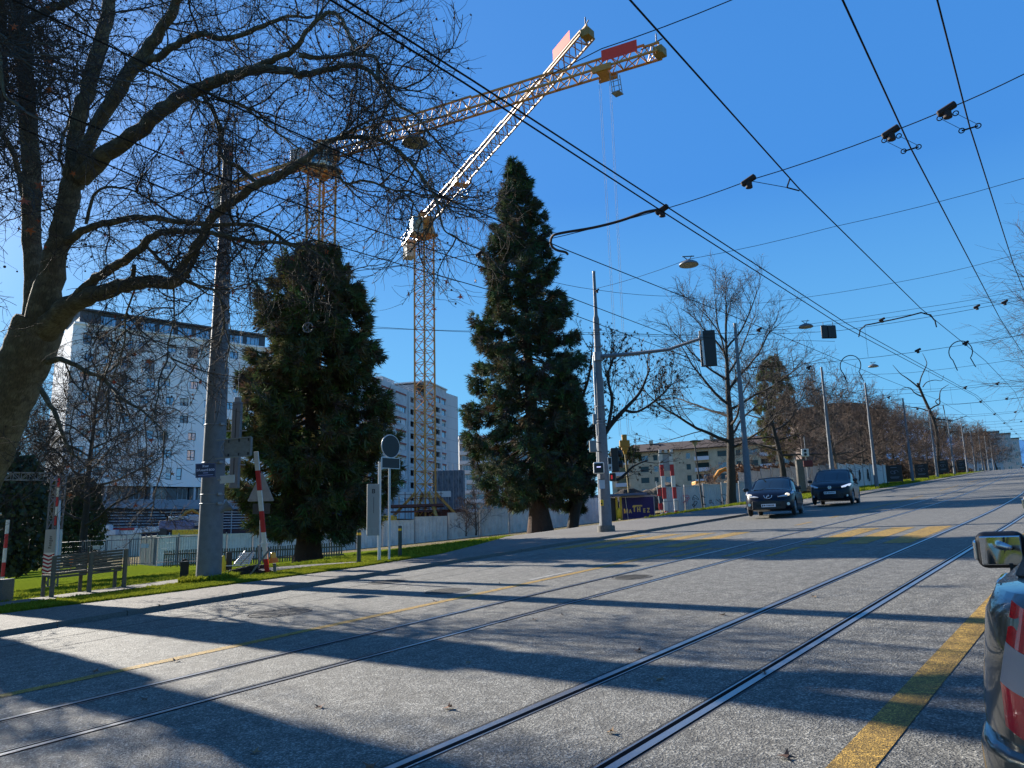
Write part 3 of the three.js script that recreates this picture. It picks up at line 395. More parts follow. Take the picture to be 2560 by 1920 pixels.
{ // --- grey apartment block with loggias and red awning strips
  const th = Math.atan2(0.92787, -0.3729), g = thing('loggia_apartment_block', 'grey apartment tower with recessed balconies and red awning strips behind the crane mast', 'building', [-125.85, 0, -119.39], th);
  const mWallA = mat([0.66, 0.66, 0.67], 0.85, { map: rep(T.soft, 0.2) }), mAwn = mat([0.34, 0.09, 0.075], 0.8), mIn = mat([0.3, 0.3, 0.31], 0.9), mShut = mat([0.66, 0.66, 0.68], 0.7);
  const rows = k => 32.1 - k * 2.82, holes = [], wins = [], logs = [];
  for (let k = 0; k < 9; k++) { for (const u of [-22, -15, -7.2, 0, 12.6, 26.2]) wins.push([u, rows(k), u > 20 ? 2.6 : u > 10 ? 3.0 : 5.4, 1.35, k]); for (const u of [-11.2, 6.1, 22.2]) logs.push([u, rows(k) - 0.15, u > 20 ? 3.0 : 3.2, 2.1]); wins.push([17.5, rows(k), 3.6, 1.35, k]); }
  for (const u of [17.5, 22.5, 26.2]) wins.push([u, rows(-1), 2.8, 1.3, 2]);
  for (const w of wins) holes.push(w); for (const w of logs) holes.push(w);
  put('wall', wallWith(-26, 15.2, 5, 34.1, holes.filter(h => h[0] < 15 && h[1] < 33), 0.4), mWallA, g); put('wall', wallWith(15.2, 28.2, 5, 38.3, holes.filter(h => h[0] > 15), 0.4), mWallA, g);
  new MB().box(41, 27, 10, -5.4, 19, -8.2).box(13, 33, 10, 21.7, 21.5, -8.2).mesh('core', mIn, g);
  wins.forEach(([u, v, w, h, k], q) => { windowPart(g, u, v, w, h, -0.2, mFrameW, q % 3 === 0 ? mGlassDim : mGlass, w > 4 ? 4 : 2, 0.07, 0, [0, 0.5, 0.9, 0, 0.3][(q * 7) % 5]); new MB().box(w + 0.1, 0.34, 0.14, u, v + h / 2 + 0.16, 0.06).mesh('awning_strip', mAwn, g); if (w > 4 && (q * 5) % 4 === 1) new MB().box(2.2, h, 0.05, u + 1.4, v, -0.08).mesh('roller_shutter', mShut, g); });
  logs.forEach(([u, v, w, h]) => { new MB().box(w, 0.85, 0.14, u, v - 0.75, 0.12).mesh('balcony_parapet', mWallA, g); new MB().box(w, h, 0.05, u, v, -2.2).mesh('loggia_back', mIn, g); windowPart(g, u + 0.4, v, 1.6, 1.9, -2.1, mFrameW, mGlassDim, 2, 0.06); });
  for (const u of [4.1, -13.2]) new MB().box(0.7, 29, 0.5, u, 19.5, 0.1).mesh('pilaster', mWallA, g);
  new MB().box(10, 33.2, 9, 33.1, 21.6, -5.3, 0, -0.09).mesh('end_wall', mWallA, g); for (let k = 0; k < 10; k++) new MB().box(10.02, 0.05, 9.02, 33.1, 7.6 + k * 3.05, -5.28, 0, -0.09).mesh('panel_joint', mIn, g);
  new MB().box(41, 0.25, 6, -5.4, 34.2, -3.2).mesh('terrace_slab', mWallA, g); new MB().box(13.4, 0.3, 10.6, 21.7, 38.5, -5).mesh('roof_slab', mWallA, g);
  for (let k = 0; k < 15; k++) new MB().rod(V(-25 + k * 2.7, 34.3, -0.3), V(-25 + k * 2.7, 35.2, -0.3), 0.04).mesh('railing_post', mFrameW, g); new MB().box(40, 0.06, 0.06, -5.4, 35.2, -0.3).box(40, 0.05, 0.05, -5.4, 34.75, -0.3).mesh('railing', mFrameW, g);
  new MB().box(6, 2.6, 5, 1, 35.5, -6).mesh('lift_housing', mWallA, g); new MB().box(4, 2.2, 4, -12, 35.4, -7).mesh('lift_housing', mWallA, g);
}
{ // --- slim pale block behind the tall conifer
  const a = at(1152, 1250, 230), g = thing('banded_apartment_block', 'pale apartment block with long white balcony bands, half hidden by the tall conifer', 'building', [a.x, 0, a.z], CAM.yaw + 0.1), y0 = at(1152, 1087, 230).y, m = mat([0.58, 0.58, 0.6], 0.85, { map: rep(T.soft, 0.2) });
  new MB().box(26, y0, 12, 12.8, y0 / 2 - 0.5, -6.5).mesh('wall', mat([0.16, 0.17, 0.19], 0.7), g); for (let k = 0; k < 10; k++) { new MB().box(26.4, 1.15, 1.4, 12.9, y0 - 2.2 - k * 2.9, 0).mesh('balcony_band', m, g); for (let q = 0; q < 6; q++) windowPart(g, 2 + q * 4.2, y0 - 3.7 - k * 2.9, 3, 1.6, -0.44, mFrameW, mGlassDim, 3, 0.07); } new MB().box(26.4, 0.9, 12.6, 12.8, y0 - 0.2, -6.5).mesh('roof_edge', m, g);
}
{ // --- long beige housing with a low hipped roof
  const A = at(1530, 1200, 205), B = at(1990, 1180, 186), th = Math.atan2(-(B.z - A.z), B.x - A.x), L = Math.hypot(B.x - A.x, B.z - A.z), eave = at(1545, 1134, 205).y, g = thing('beige_housing_block', 'long beige four storey housing with brown hipped roof and dark shutters behind the bare oak', 'building', [A.x, 0, A.z], th);
  const m = mat([0.60, 0.51, 0.36], 0.9, { map: rep(T.soft, 0.2) }), mShut2 = mat([0.03, 0.075, 0.08], 0.7), mRoof = mat([0.085, 0.055, 0.045], 0.85, { map: T.soft }), mBal = mat([0.6, 0.6, 0.63], 0.7), f = k => eave - 1.7 - k * 2.85, H = [], Bc = [];
  const bays = [[3, 'b'], [9, 'w'], [12, 'n'], [15.5, 'w'], [20.5, 'n'], [24, 'b'], [29, 'w'], [33, 'n'], [36.5, 'w'], [40, 'b'], [44, 'w'], [47, 'n']].filter(b => b[0] < L - 1);
  for (let k = 0; k < 4; k++) for (const [u, t] of bays) t === 'b' ? Bc.push([u, f(k) - 0.2, 3.4, 2.1]) : H.push([u, f(k), t === 'w' ? 2.2 : 1.1, 1.45]);
  put('wall', wallWith(0, L, eave - 13, eave, [...H, ...Bc], 0.4), m, g); new MB().box(L - 1, 13, 8, L / 2, eave - 6.6, -6).mesh('core', mIn2(), g);
  H.forEach(([u, v, w, h], q) => { windowPart(g, u, v, w, h, -0.25, mFrameW, mGlassDim, w > 2 ? 2 : 1, 0.07); if ((q * 5) % 3) new MB().box(w - 0.06, h - 0.06, 0.05, u, v, -0.14).mesh('closed_shutter', mShut2, g); });
  Bc.forEach(([u, v, w, h]) => { new MB().box(w + 0.3, 0.95, 0.12, u, v - 0.7, 0.7).mesh('balcony_front', mBal, g); new MB().box(w + 0.3, 0.15, 1.0, u, v - 1.2, 0.25).mesh('balcony_slab', m, g); new MB().box(w, h, 0.06, u, v, -1.6).mesh('balcony_back', mShut2, g); });
  const r = new MB(), o = 0.9, e = eave, p = [V(-o, e, o), V(L + o, e, o), V(L + o, e, -10 - o), V(-o, e, -10 - o), V(5, e + 2.6, -5), V(L - 5, e + 2.6, -5)]; r.quad(p[0], p[1], p[5], p[4]).quad(p[2], p[3], p[4], p[5]).quad(p[3], p[0], p[4], p[4]).quad(p[1], p[2], p[5], p[5]); r.box(L + 1.8, 0.2, 12, L / 2, e - 0.02, -5); const rf = r.mesh('roof', mRoof, g); for (const u of [10, 26, 40]) if (u < L - 4) new MB().box(0.9, 1.6, 0.7, u, e + 2.6, -4.4).mesh('chimney', m, rf);
}
function mIn2() { return mat([0.1, 0.1, 0.1], 0.9); }
{ // --- brown rounded hall far behind the street trees
  const a = at(2120, 1190, 300), b = at(2120, 1003, 300), g = thing('domed_hall', 'large dark brown building with a rounded roof beyond the bare street trees', 'building', [a.x, 0, a.z], CAM.yaw - 0.15), m = mat([0.13, 0.085, 0.07], 0.8, { map: rep(T.soft, 0.1) });
  const s = new THREE.Shape(); s.moveTo(-16, -6); s.lineTo(15, -6); s.lineTo(15, b.y - 5.5); s.quadraticCurveTo(12, b.y - 1, 6, b.y); s.quadraticCurveTo(-2, b.y + 0.8, -9, b.y - 0.3); s.lineTo(-16, b.y - 1.5); s.closePath(); const e = new THREE.ExtrudeGeometry(s, { depth: 20, bevelEnabled: false }); e.translate(0, 0, -20); put('shell', e, m, g);
  for (let k = 0; k < 6; k++) new MB().box(0.25, b.y - 8, 0.25, -13 + k * 5, (b.y - 8) / 2, 0.1).mesh('rib', mat([0.2, 0.15, 0.12], 0.8), g);
}
{ // --- pale stepped terrace blocks near the crest
  const mW = mat([0.5, 0.52, 0.55], 0.85, { map: rep(T.soft, 0.1) });
  [[2450, 1077, 12, 'pale grey block near the crest, left of the stepped trio'], [2485, 1081, 11, 'pale grey block near the crest, middle of the stepped trio'], [2512, 1093, 10, 'pale grey block near the crest, lowest of the stepped trio']].forEach(([px, py, w, lb], k) => { const D = 300 + k * 22, t = at(px, py, D), g = thing('terrace_block', lb, 'building', [t.x, 0, t.z], CAM.yaw - 0.55, 'stepped terrace blocks near the crest'); new MB().box(w, t.y, 12, 0, t.y / 2 - 1, -6).mesh('wall', mW, g); new MB().box(w + 0.6, 0.5, 12.6, 0, t.y - 0.8, -6).mesh('roof_edge', mSlate, g); for (let j = 0; j < 5; j++) for (let i = 0; i < 4; i++) windowPart(g, -w / 2 + 1.6 + i * (w - 3.2) / 3, t.y - 3 - j * 3, 1.5, 1.5, 0.03, mFrameW, mGlassDim, 2, 0.1); });
}
{ // --- snow mountains on the horizon, and low white cloud banks over them
  const mSnow = mat([0.72, 0.78, 0.88], 0.9), ridge = (name, label, px0, px1, base, amp, D, m, seed) => { const b = new MB(), n = 60; b.c = null; const P = []; for (let k = 0; k <= n; k++) { const px = px0 + (px1 - px0) * k / n, top = base - amp * (0.25 + 0.75 * fbm(k * 0.16, seed, 4, seed)) * Math.sin(Math.PI * Math.min(1, Math.max(0, k / n))); P.push([at(px, top, D), at(px, base + 60, D * 0.92)]); } for (let k = 0; k < n; k++) b.quad(P[k][1], P[k + 1][1], P[k + 1][0], P[k][0]); for (let k = 0; k < n; k++) { const back = v => { const q = v.clone(); q.x *= 1.1; q.z *= 1.1; q.y = 0; return q; }; b.quad(P[k][0], P[k + 1][0], back(P[k + 1][0]), back(P[k][0])); } const o = b.mesh(name, m, scene, { ...STR, label, category: 'mountain' }); return o; };
  ridge('snow_mountain', 'snow covered mountain on the horizon past the crest', 2380, 2900, 1150, 75, 6000, mSnow, 7);
  ridge('snow_mountain', 'low snowy ridge showing above the roofs behind the street trees', 1850, 2420, 1100, 85, 6500, mSnow, 9);
}
// ================================================================ BUILDING SITE: hoardings, cranes, plant
const mHoard = mat([0.86, 0.80, 0.73], 0.6, { map: rep(T.soft, 0.6), bumpMap: T.noise, bumpScale: 0.004 }), mHoard2 = mat([0.6, 0.61, 0.53], 0.6, { map: rep(T.soft, 0.5) }), mPost = mat([0.3, 0.3, 0.31], 0.5, { metalness: 0.4 });
const panelCache = {};
function panelGeo(w, h) { const key = w.toFixed(2) + '_' + h; if (panelCache[key]) return panelCache[key]; const b = new MB(), n = 9, pts = []; for (let k = 0; k < n; k++) { const x0 = w * k / n, st = w / n; pts.push([x0, 0], [x0 + st * 0.78, 0], [x0 + st * 0.84, 0.03], [x0 + st * 0.94, 0.03]); } pts.push([w, 0]); for (let k = 0; k < pts.length - 1; k++) b.quad(V(pts[k][0], -0.6, pts[k][1]), V(pts[k + 1][0], -0.6, pts[k + 1][1]), V(pts[k + 1][0], h, pts[k + 1][1]), V(pts[k][0], h, pts[k][1]), [[pts[k][0], 0], [pts[k + 1][0], 0], [pts[k + 1][0], h], [pts[k][0], h]]); b.box(w, 0.06, 0.05, w / 2, h, 0.01); return panelCache[key] = b.buf(); }
function hoarding(label, pts, w, h = 2.0, m = mHoard, extra) { // steel hoarding: panels between posts along a line of [x, y, z]
  const g = thing('site_hoarding', label, 'hoarding', [0, 0, 0], 0, 'hoardings round the building site');
  for (let k = 0; k < pts.length - 1; k++) { const a = pts[k], b = pts[k + 1], L = Math.hypot(b.x - a.x, b.z - a.z), n = Math.max(1, Math.round(L / w)); for (let j = 0; j < n; j++) { const p = a.clone().lerp(b, j / n), q = a.clone().lerp(b, (j + 1) / n), th = Math.atan2(-(q.z - p.z), q.x - p.x), o = put('panel', panelGeo(L / n - 0.05, h), m, g); o.position.set(p.x, Math.min(p.y, q.y) * 0.5 + Math.max(p.y, q.y) * 0.5 - 0.02, p.z); o.rotation.y = th; const r = put('post', new THREE.BoxGeometry(0.06, h + 0.75, 0.06), mPost, g); r.position.set(p.x, p.y + h / 2 - 0.25, p.z); r.rotation.y = th; r.translateZ(0.06); } }
  if (extra) extra(g); return g;
}
const hb = L => L.map(([x, y, D]) => at(x, y, D));
hoarding('pale green grey hoarding across the far side of the park lawn', hb([[60, 1402, 92], [171, 1390, 91], [351, 1380, 88]]), 2.2, 2.0, mHoard2);
hoarding('two leaf end of hoarding turned edge on beside the sunny lawn', hb([[351, 1402, 66], [391, 1404, 60]]), 2.2, 2.0, mat([0.30, 0.31, 0.29], 0.6, { map: rep(T.soft, 0.5) }));
hoarding('grey ribbed hoarding behind the picket fence and dark conifer', hb([[391, 1404, 60], [500, 1403, 59], [760, 1397, 58], [955, 1376, 57]]), 2.2);
hoarding('beige ribbed hoarding between the two conifers', hb([[955, 1376, 57], [1037, 1367, 57], [1120, 1356, 57.2], [1274, 1337, 57.5], [1360, 1325, 58.5], [1424, 1313, 60], [1500, 1302, 61]]), 2.3, 2.05);
hoarding('white hoarding with graffiti scrawls behind the black park lamp', hb([[1665, 1286, 58], [1760, 1277, 60], [1850, 1268, 63], [1990, 1250, 67]]), 2.2, 2.0, mat([0.62, 0.61, 0.6], 0.6, { map: rep(T.soft, 0.5) }), g => {
  const R = rng(77), scr = (px, py, D, n, sz, c) => { const b = new MB(), o = at(px, py, D), u = V(0.9, 0, -0.42), P = []; for (let k = 0; k < n; k++) P.push(o.clone().addScaledVector(u, (R() - 0.5) * sz).add(V(0.02, (R() - 0.5) * sz * 1.4, 0.06))); b.tube(new THREE.CatmullRomCurve3(P).getPoints(n * 5), 0.022, 4); b.mesh('graffiti_stroke', c, g); }, red = mat([0.5, 0.12, 0.16], 0.8);
  scr(1716, 1248, 58.6, 7, 0.6, red); for (const [x, y] of [[1738, 1238], [1738, 1256], [1740, 1272], [1757, 1242], [1760, 1262], [1782, 1249], [1800, 1256], [1812, 1240]]) scr(x, y, 59, 6, 0.55, mBlack); });
hoarding('low grey hoarding behind the two dark cars', hb([[1850, 1240, 70], [1930, 1222, 76], [2090, 1205, 88]]), 2.4, 2.0, mat([0.36, 0.35, 0.35], 0.7, { map: rep(T.soft, 0.5) }));
{ // white graffiti wall by the van
  const a = at(2098, 1222, 66), b = at(2225, 1212, 84); hoarding('white painted wall panels with black graffiti behind the dark van', [a, b], 3.2, 2.1, mWhitePaint, g => { const R = rng(9), u = V().subVectors(b, a).normalize(); for (let j = 0; j < 5; j++) { const o = a.clone().addScaledVector(u, 1.2 + j * 3.4), P = []; for (let k = 0; k < 8; k++) P.push(o.clone().addScaledVector(u, (R() - 0.5) * 1.4).add(V(0.1, 0.5 + R() * 1.2, 0.1))); new MB().tube(new THREE.CatmullRomCurve3(P).getPoints(36), 0.045, 4).mesh('graffiti_stroke', mBlack, g); } });
}
// --- tower cranes
const mCrY = mat([0.62, 0.27, 0.035], 0.42, { map: T.soft }), mCrW = mat([0.42, 0.26, 0.14], 0.5, { metalness: 0.1, map: T.soft }), mCab = mat([0.10, 0.22, 0.25], 0.08, { metalness: 0.7 });
function lattice(b, A, B, w, h, step, tri, bar, chord) { // A->B axis; rectangular (4 chords) or triangular (2 below, 1 above) section
  const L = A.distanceTo(B), t = V().subVectors(B, A).normalize(), up = Math.abs(t.y) > 0.9 ? V(1, 0, 0) : V(0, 1, 0), sx = V().crossVectors(t, up).normalize(), uy = V().crossVectors(sx, t).normalize(), n = Math.max(1, Math.round(L / step));
  const c = tri ? [[-w / 2, 0], [w / 2, 0], [0, h]] : [[-w / 2, -h / 2], [w / 2, -h / 2], [w / 2, h / 2], [-w / 2, h / 2]];
  const at2 = (k, q, o = 0) => A.clone().addScaledVector(t, L * (k + o) / n).addScaledVector(sx, c[q][0]).addScaledVector(uy, c[q][1]);
  for (let q = 0; q < c.length; q++) b.bar(at2(0, q), at2(n, q), chord);
  for (let k = 0; k < n; k++) for (let q = 0; q < c.length; q++) { const r = (q + 1) % c.length; if (tri && q !== 0) { b.bar(at2(k, q), at2(k, r, 0.5), bar); b.bar(at2(k, r, 0.5), at2(k, q, 1), bar); if (q === 2) { b.bar(at2(k, 2, 0.5), at2(k, 0), bar); b.bar(at2(k, 2, 0.5), at2(k, 0, 1), bar); } } else if (tri) { b.bar(at2(k, 0), at2(k, 1), bar); b.bar(at2(k, 0), at2(k, 1, 1), bar); } else { b.bar(at2(k, q), at2(k, r), bar); k % 2 ? b.bar(at2(k, q), at2(k, r, 1), bar) : b.bar(at2(k, r), at2(k, q, 1), bar); } }
  return b;
}
function crane(label, base, H, wM, jibDir, Lj, Lc, mMast, mJib, trolleyAt, ropeY, gapTop) {
  const g = thing('tower_crane', label, 'crane', base, 0), y0 = H, j = jibDir.clone().normalize(), sd = V(-j.z, 0, j.x), P = (d, y, s = 0) => j.clone().multiplyScalar(d).addScaledVector(sd, s).setY(y);
  for (let y = 0; y < H - 0.1; y += 6) lattice(new MB(), V(0, y, 0), V(0, Math.min(H, y + 6), 0), wM, wM, 1.5, false, 0.07, 0.16).mesh('mast_section', mMast, g);
  new MB().box(wM * 1.5, 0.25, wM * 1.5, 0, H + 0.1, 0).cyl(wM * 0.75, wM * 0.7, 0.9, 0, H + 0.7, 0, 20).mesh('slewing_ring', mMast, g);
  { const b = new MB(); for (let k = 0; k < 4; k++) { const a = [[-1, -1], [1, -1], [1, 1], [-1, 1]][k], c = [[1, -1], [1, 1], [-1, 1], [-1, -1]][k], s = wM * 0.85; for (const y of [-0.4, 0.1, 0.6]) b.bar(V(a[0] * s, H - 1.2 + y, a[1] * s), V(c[0] * s, H - 1.2 + y, c[1] * s), 0.05); b.bar(V(a[0] * s, H - 1.6, a[1] * s), V(a[0] * s, H - 0.6, a[1] * s), 0.06); } b.mesh('platform_rail', mMast, g); }
  const b0 = new MB(); b0.bar(P(-1.2, y0 + 1.6), P(1.6, y0 + 1.6), 1.5, 1.0); b0.bar(P(-0.4, y0 + 1.2), P(-0.4, y0 + 3.3), 0.9, 0.9); b0.mesh('turntable', mMast, g);
  for (let d = 1; d < Lj - 0.5; d += 8) { const e = Math.min(Lj, d + 8), hh = 1.75 - 0.7 * d / Lj; lattice(new MB(), P(d, y0 + 1.5), P(e, y0 + 1.5), 1.3, hh, 2, true, 0.07, 0.15).mesh('jib_section', mJib, g); }
  { const b = new MB(); b.bar(P(0, y0 + 3.3), P(1.2, y0 + 3.2), 0.2); b.bar(P(-Lc, y0 + 1.3, -0.7), P(-0.8, y0 + 1.5, -0.7), 0.16, 0.4); b.bar(P(-Lc, y0 + 1.3, 0.7), P(-0.8, y0 + 1.5, 0.7), 0.16, 0.4); for (let d = 1; d < Lc; d += 1.5) b.bar(P(-d, y0 + 1.35, -0.7), P(-d, y0 + 1.35, 0.7), 0.12); b.mesh('counter_jib', mMast, g); const r = new MB(); for (const s of [-0.8, 0.8]) { r.bar(P(-Lc, y0 + 2.4, s), P(-1, y0 + 2.5, s), 0.04); for (let d = 1; d < Lc; d += 1.6) r.bar(P(-d, y0 + 1.4, s), P(-d, y0 + 2.45, s), 0.04); r.bar(P(-Lc, y0 + 1.9, s), P(-1, y0 + 2, s), 0.035); } r.mesh('handrail', mMast, g); b.bar(P(-1, y0 + 3.2), P(-Lc + 1, y0 + 1.5), 0.07); }
  for (let k = 0; k < 3; k++) { const c = P(-Lc + 0.6 + k * 0.62, y0 + 0.35), o = put('counterweight', new RoundedBoxGeometry(0.56, 2.4, 1.25, 1, 0.03), mat([0.55, 0.53, 0.5], 0.85, { map: T.soft }), g); o.position.copy(c); o.rotation.y = Math.atan2(-j.z, j.x); }
  { const o = new MB(); o.rbox(1.5, 1.9, 1.3, 0.12); const c = o.mesh('operator_cab', mCab, g); c.position.copy(P(1.2, y0 + 0.7, 1.45)); c.rotation.y = Math.atan2(-j.z, j.x); new MB().box(1.55, 0.12, 1.35, 0, 0.98, 0).box(1.55, 0.3, 1.35, 0, -0.95, 0).box(0.08, 1.9, 0.08, 0.74, 0, 0.64).box(0.08, 1.9, 0.08, 0.74, 0, -0.64).mesh('cab_frame', mat([0.6, 0.6, 0.58], 0.5), c); const w = new MB().rbox(1.3, 1.6, 1.2, 0.05).mesh('winch_housing', mat([0.3, 0.35, 0.4], 0.5), g); w.position.copy(P(-3, y0 + 2.3, 0)); w.rotation.y = Math.atan2(-j.z, j.x); }
  { const a = P(Lj - 4.6, y0 + 2.45, 0.72), b = P(Lj - 1.6, y0 + 2.45, 0.72), m = new MB(), q = 0.5; m.quad(a.clone().setY(a.y - q), b.clone().setY(b.y - q), b.clone().setY(b.y + q), a.clone().setY(a.y + q)); for (let k = 0; k < 1; k++) m.bar(a.clone().setY(a.y - q), b.clone().setY(b.y - q), 0.03); m.mesh('red_banner', mat([0.75, 0.05, 0.03], 0.7, { side: THREE.DoubleSide }), g); new MB().rbox(0.8, 0.7, 0.9, 0.05, 0, 0, 0).mesh('jib_head', mat([0.25, 0.15, 0.03], 0.6), g).position.copy(P(Lj, y0 + 1.7)); new MB().bar(P(Lj - 1.5, y0 + 2.4), P(Lj + 0.3, y0 + 2.8), 0.07).rod(P(Lj - 0.2, y0 + 2.7), P(Lj - 0.2, y0 + 3.4), 0.05).mesh('beacon_pole', mDark, g); }
  { const b = new MB(); for (const s of [-0.75, 0.75]) b.bar(P(trolleyAt - 0.8, y0 + 1.35, s), P(trolleyAt + 0.8, y0 + 1.35, s), 0.25, 0.5); b.bar(P(trolleyAt, y0 + 1.1, -0.75), P(trolleyAt, y0 + 1.1, 0.75), 0.9, 0.15); b.mesh('trolley', mCrY, g); const c = new MB(); for (const [d, s] of [[0.5, -0.35], [0.5, 0.35], [1.1, -0.35], [1.1, 0.35]]) c.bar(P(trolleyAt + d, y0 + 1.0, s), P(trolleyAt + d + 0.15, y0 - 0.8, s), 0.05); for (let k = 0; k < 4; k++) { c.bar(P(trolleyAt + 0.5 + k * 0.04, y0 + 0.6 - k * 0.45, -0.35), P(trolleyAt + 1.1 + k * 0.04, y0 + 0.6 - k * 0.45, -0.35), 0.04); c.bar(P(trolleyAt + 0.5 + k * 0.04, y0 + 0.6 - k * 0.45, 0.35), P(trolleyAt + 1.1 + k * 0.04, y0 + 0.6 - k * 0.45, 0.35), 0.04); } c.box(0.7, 0.05, 0.75, P(trolleyAt + 0.95, 0).x, y0 - 0.8, P(trolleyAt + 0.95, 0).z); c.mesh('maintenance_cage', mGalv2, g); }
  if (ropeY !== null) { const b = new MB(); for (const [d, s] of [[-0.5, -0.2], [-0.5, 0.2], [0.4, -0.2], [0.4, 0.2]]) b.rod(P(trolleyAt + d, y0 + 1.1, s), P(trolleyAt + d * 0.7, ropeY + 0.9, s), 0.012, 4); b.mesh('hoist_rope', mat([0.1, 0.1, 0.1], 0.6), g); const h = new MB(); h.rbox(0.75, 0.5, 0.35, 0.05, 0, 0.3).rbox(0.36, 0.75, 0.34, 0.04, 0, 0.6).rbox(0.5, 0.3, 0.3, 0.06, 0, -0.05).cyl(0.2, 0.1, 0.35, 0, -0.3, 0, 10); const o = h.mesh('hook_block', mat([0.6, 0.33, 0.03], 0.5, { map: rep(T.noise, 6) }), g); o.position.copy(P(trolleyAt - 0.05, ropeY)); o.rotation.y = CAM.yaw; const c = new MB(); c.rod(V(0, -0.4, 0), V(0.06, -2.2, 0), 0.05, 5).rod(V(0.06, -2.2, 0), V(0.1, -3.3, 0), 0.05, 5).mesh('sling', mat([0.3, 0.24, 0.12], 0.8), o); }
  return g;
}
const c1 = at(805, 430, 76), c2 = at(1060, 590, 100);
crane('nearer yellow tower crane with its mast behind the rounded conifer', V(c1.x, -1, c1.z), c1.y + 1, 1.9, V(33.5, 0, -6.7), 34.2, 14.5, mCrY, mCrY, 29.6, at(1606, 1118, 57.3).y + 1);
crane('farther tower crane with pale glinting jib in front of the grey apartments', V(c2.x, 0, c2.z), c2.y, 1.75, V(37.8, 0, 19.1), 42, 7.5, mCrY, mCrW, 13.5, null);
new MB(); { const g = thing('crane_base_frame', 'yellow crane base frame with raking struts above the hoarding', 'crane base', [c2.x, 0, c2.z], 0.3); for (const [x, z] of [[1, 1], [-1, 1], [1, -1], [-1, -1]]) new MB().bar(V(x * 0.9, 6.4, z * 0.9), V(x * 3.4, 2.8, z * 3.4), 0.3).bar(V(x * 3.4, 0, z * 3.4), V(x * 3.4, 3, z * 3.4), 0.4).mesh('strut', mCrY, g); new MB().box(7.4, 0.4, 0.4, 0, 2.8, 3.4).box(7.4, 0.4, 0.4, 0, 2.8, -3.4).mesh('beam', mCrY, g); }
// --- site cabins, skips and stacks seen over the hoarding
const mBlue = mat([0.02, 0.06, 0.28], 0.5, { map: T.soft }), mGreyC = mat([0.36, 0.38, 0.42], 0.6, { map: T.soft }), mRust = mat([0.16, 0.05, 0.035], 0.8, { map: T.soft });
function container(name, label, cat, px, pyTop, D, w, h, d, m, turn = 0, group) { const t = at(px, pyTop, D), g = thing(name, label, cat, [t.x, t.y - h, t.z], CAM.yaw + turn, group); const b = new MB(), n = Math.round(w / 0.3); for (let k = 0; k < n; k++) b.box(w / n * 0.62, h - 0.3, 0.04, -w / 2 + (k + 0.5) * w / n, h / 2, d / 2 + 0.01); b.box(w - 0.1, h - 0.1, d - 0.04, 0, h / 2, 0); b.mesh('shell', m, g); const f = new MB(); for (const x of [-1, 1]) for (const z of [-1, 1]) f.box(0.14, h, 0.14, x * (w / 2 - 0.05), h / 2, z * (d / 2 - 0.04)); for (const z of [-1, 1]) f.box(w, 0.14, 0.15, 0, h - 0.05, z * (d / 2 - 0.03)).box(w, 0.16, 0.15, 0, 0.08, z * (d / 2 - 0.03)); f.mesh('corner_frame', m, g); new MB().box(w, 0.06, d, 0, h + 0.03, 0).mesh('roof', mGreyC, g); return g; }
container('site_cabin', 'upper blue site cabin stacked behind the rounded conifer', 'cabin', 850, 1222, 80, 4.6, 2.5, 2.4, mBlue, 0.1, 'site cabins'); container('site_cabin', 'lower blue site cabin beside the yellow skip', 'cabin', 888, 1280, 78, 3.4, 2.6, 2.4, mBlue, 0.1, 'site cabins'); container('site_cabin', 'grey site cabin right of the blue cabins', 'cabin', 935, 1276, 82, 2.8, 2.5, 2.4, mat([0.4, 0.4, 0.44], 0.6), 0.1, 'site cabins');
container('site_cabin', 'dark rust red cabin below the farther crane', 'cabin', 1105, 1275, 96, 6, 2.6, 2.4, mRust, 0.05, 'site cabins');
container('rubbish_skip', 'yellow skip just above the hoarding left of the round sign', 'skip', 966, 1290, 74, 1.7, 1.5, 1.8, mat([0.62, 0.36, 0.03], 0.6)); container('rubbish_skip', 'wide yellow skip on the lawn side of the thick mast', 'skip', 471, 1325, 66, 2.1, 0.75, 1.6, mat([0.6, 0.42, 0.03], 0.6), 0.1);
{ // formwork deck with guard rails
  const g = thing('formwork_deck', 'rusty formwork deck with guard posts below the grey apartments', 'formwork', at(1010, 1300, 92), CAM.yaw + 0.05), R = rng(4); new MB().box(9.5, 0.3, 4, 0, 1.6, 0).box(9.2, 0.2, 0.3, 0, 0.9, 2).mesh('deck', mRust, g); for (let k = 0; k < 14; k++) new MB().rod(V(-4.6 + k * 0.7, 0, 1.9), V(-4.6 + k * 0.7, 2.7 + R() * 0.5, 1.9), 0.05).mesh('prop', k % 3 ? mRust : mCrY, g); new MB().box(9.5, 0.06, 0.05, 0, 2.4, 1.9).box(9.5, 0.05, 0.05, 0, 2.9, 1.9).mesh('guard_rail', mRust, g); new MB().box(13, 0.7, 0.3, -1, 3.1, -3).mesh('edge_boarding', mWhitePaint, g);
}
{ const g = thing('debris_chute', 'tall translucent grey netting box below the apartment end wall', 'netting', at(1122, 1288, 104), CAM.yaw); new MB().rbox(4.4, 6.8, 1, 0.1, 0, 2.6, 0).mesh('netting', mat([0.16, 0.2, 0.25], 0.7, { map: rep(T.noise, 3) }), g); for (let k = 0; k < 7; k++) new MB().rod(V(-2.1 + k * 0.7, -0.5, 0.55), V(-2.1 + k * 0.7, 6.8, 0.55), 0.05).mesh('scaffold_pole', mGalv2, g); }
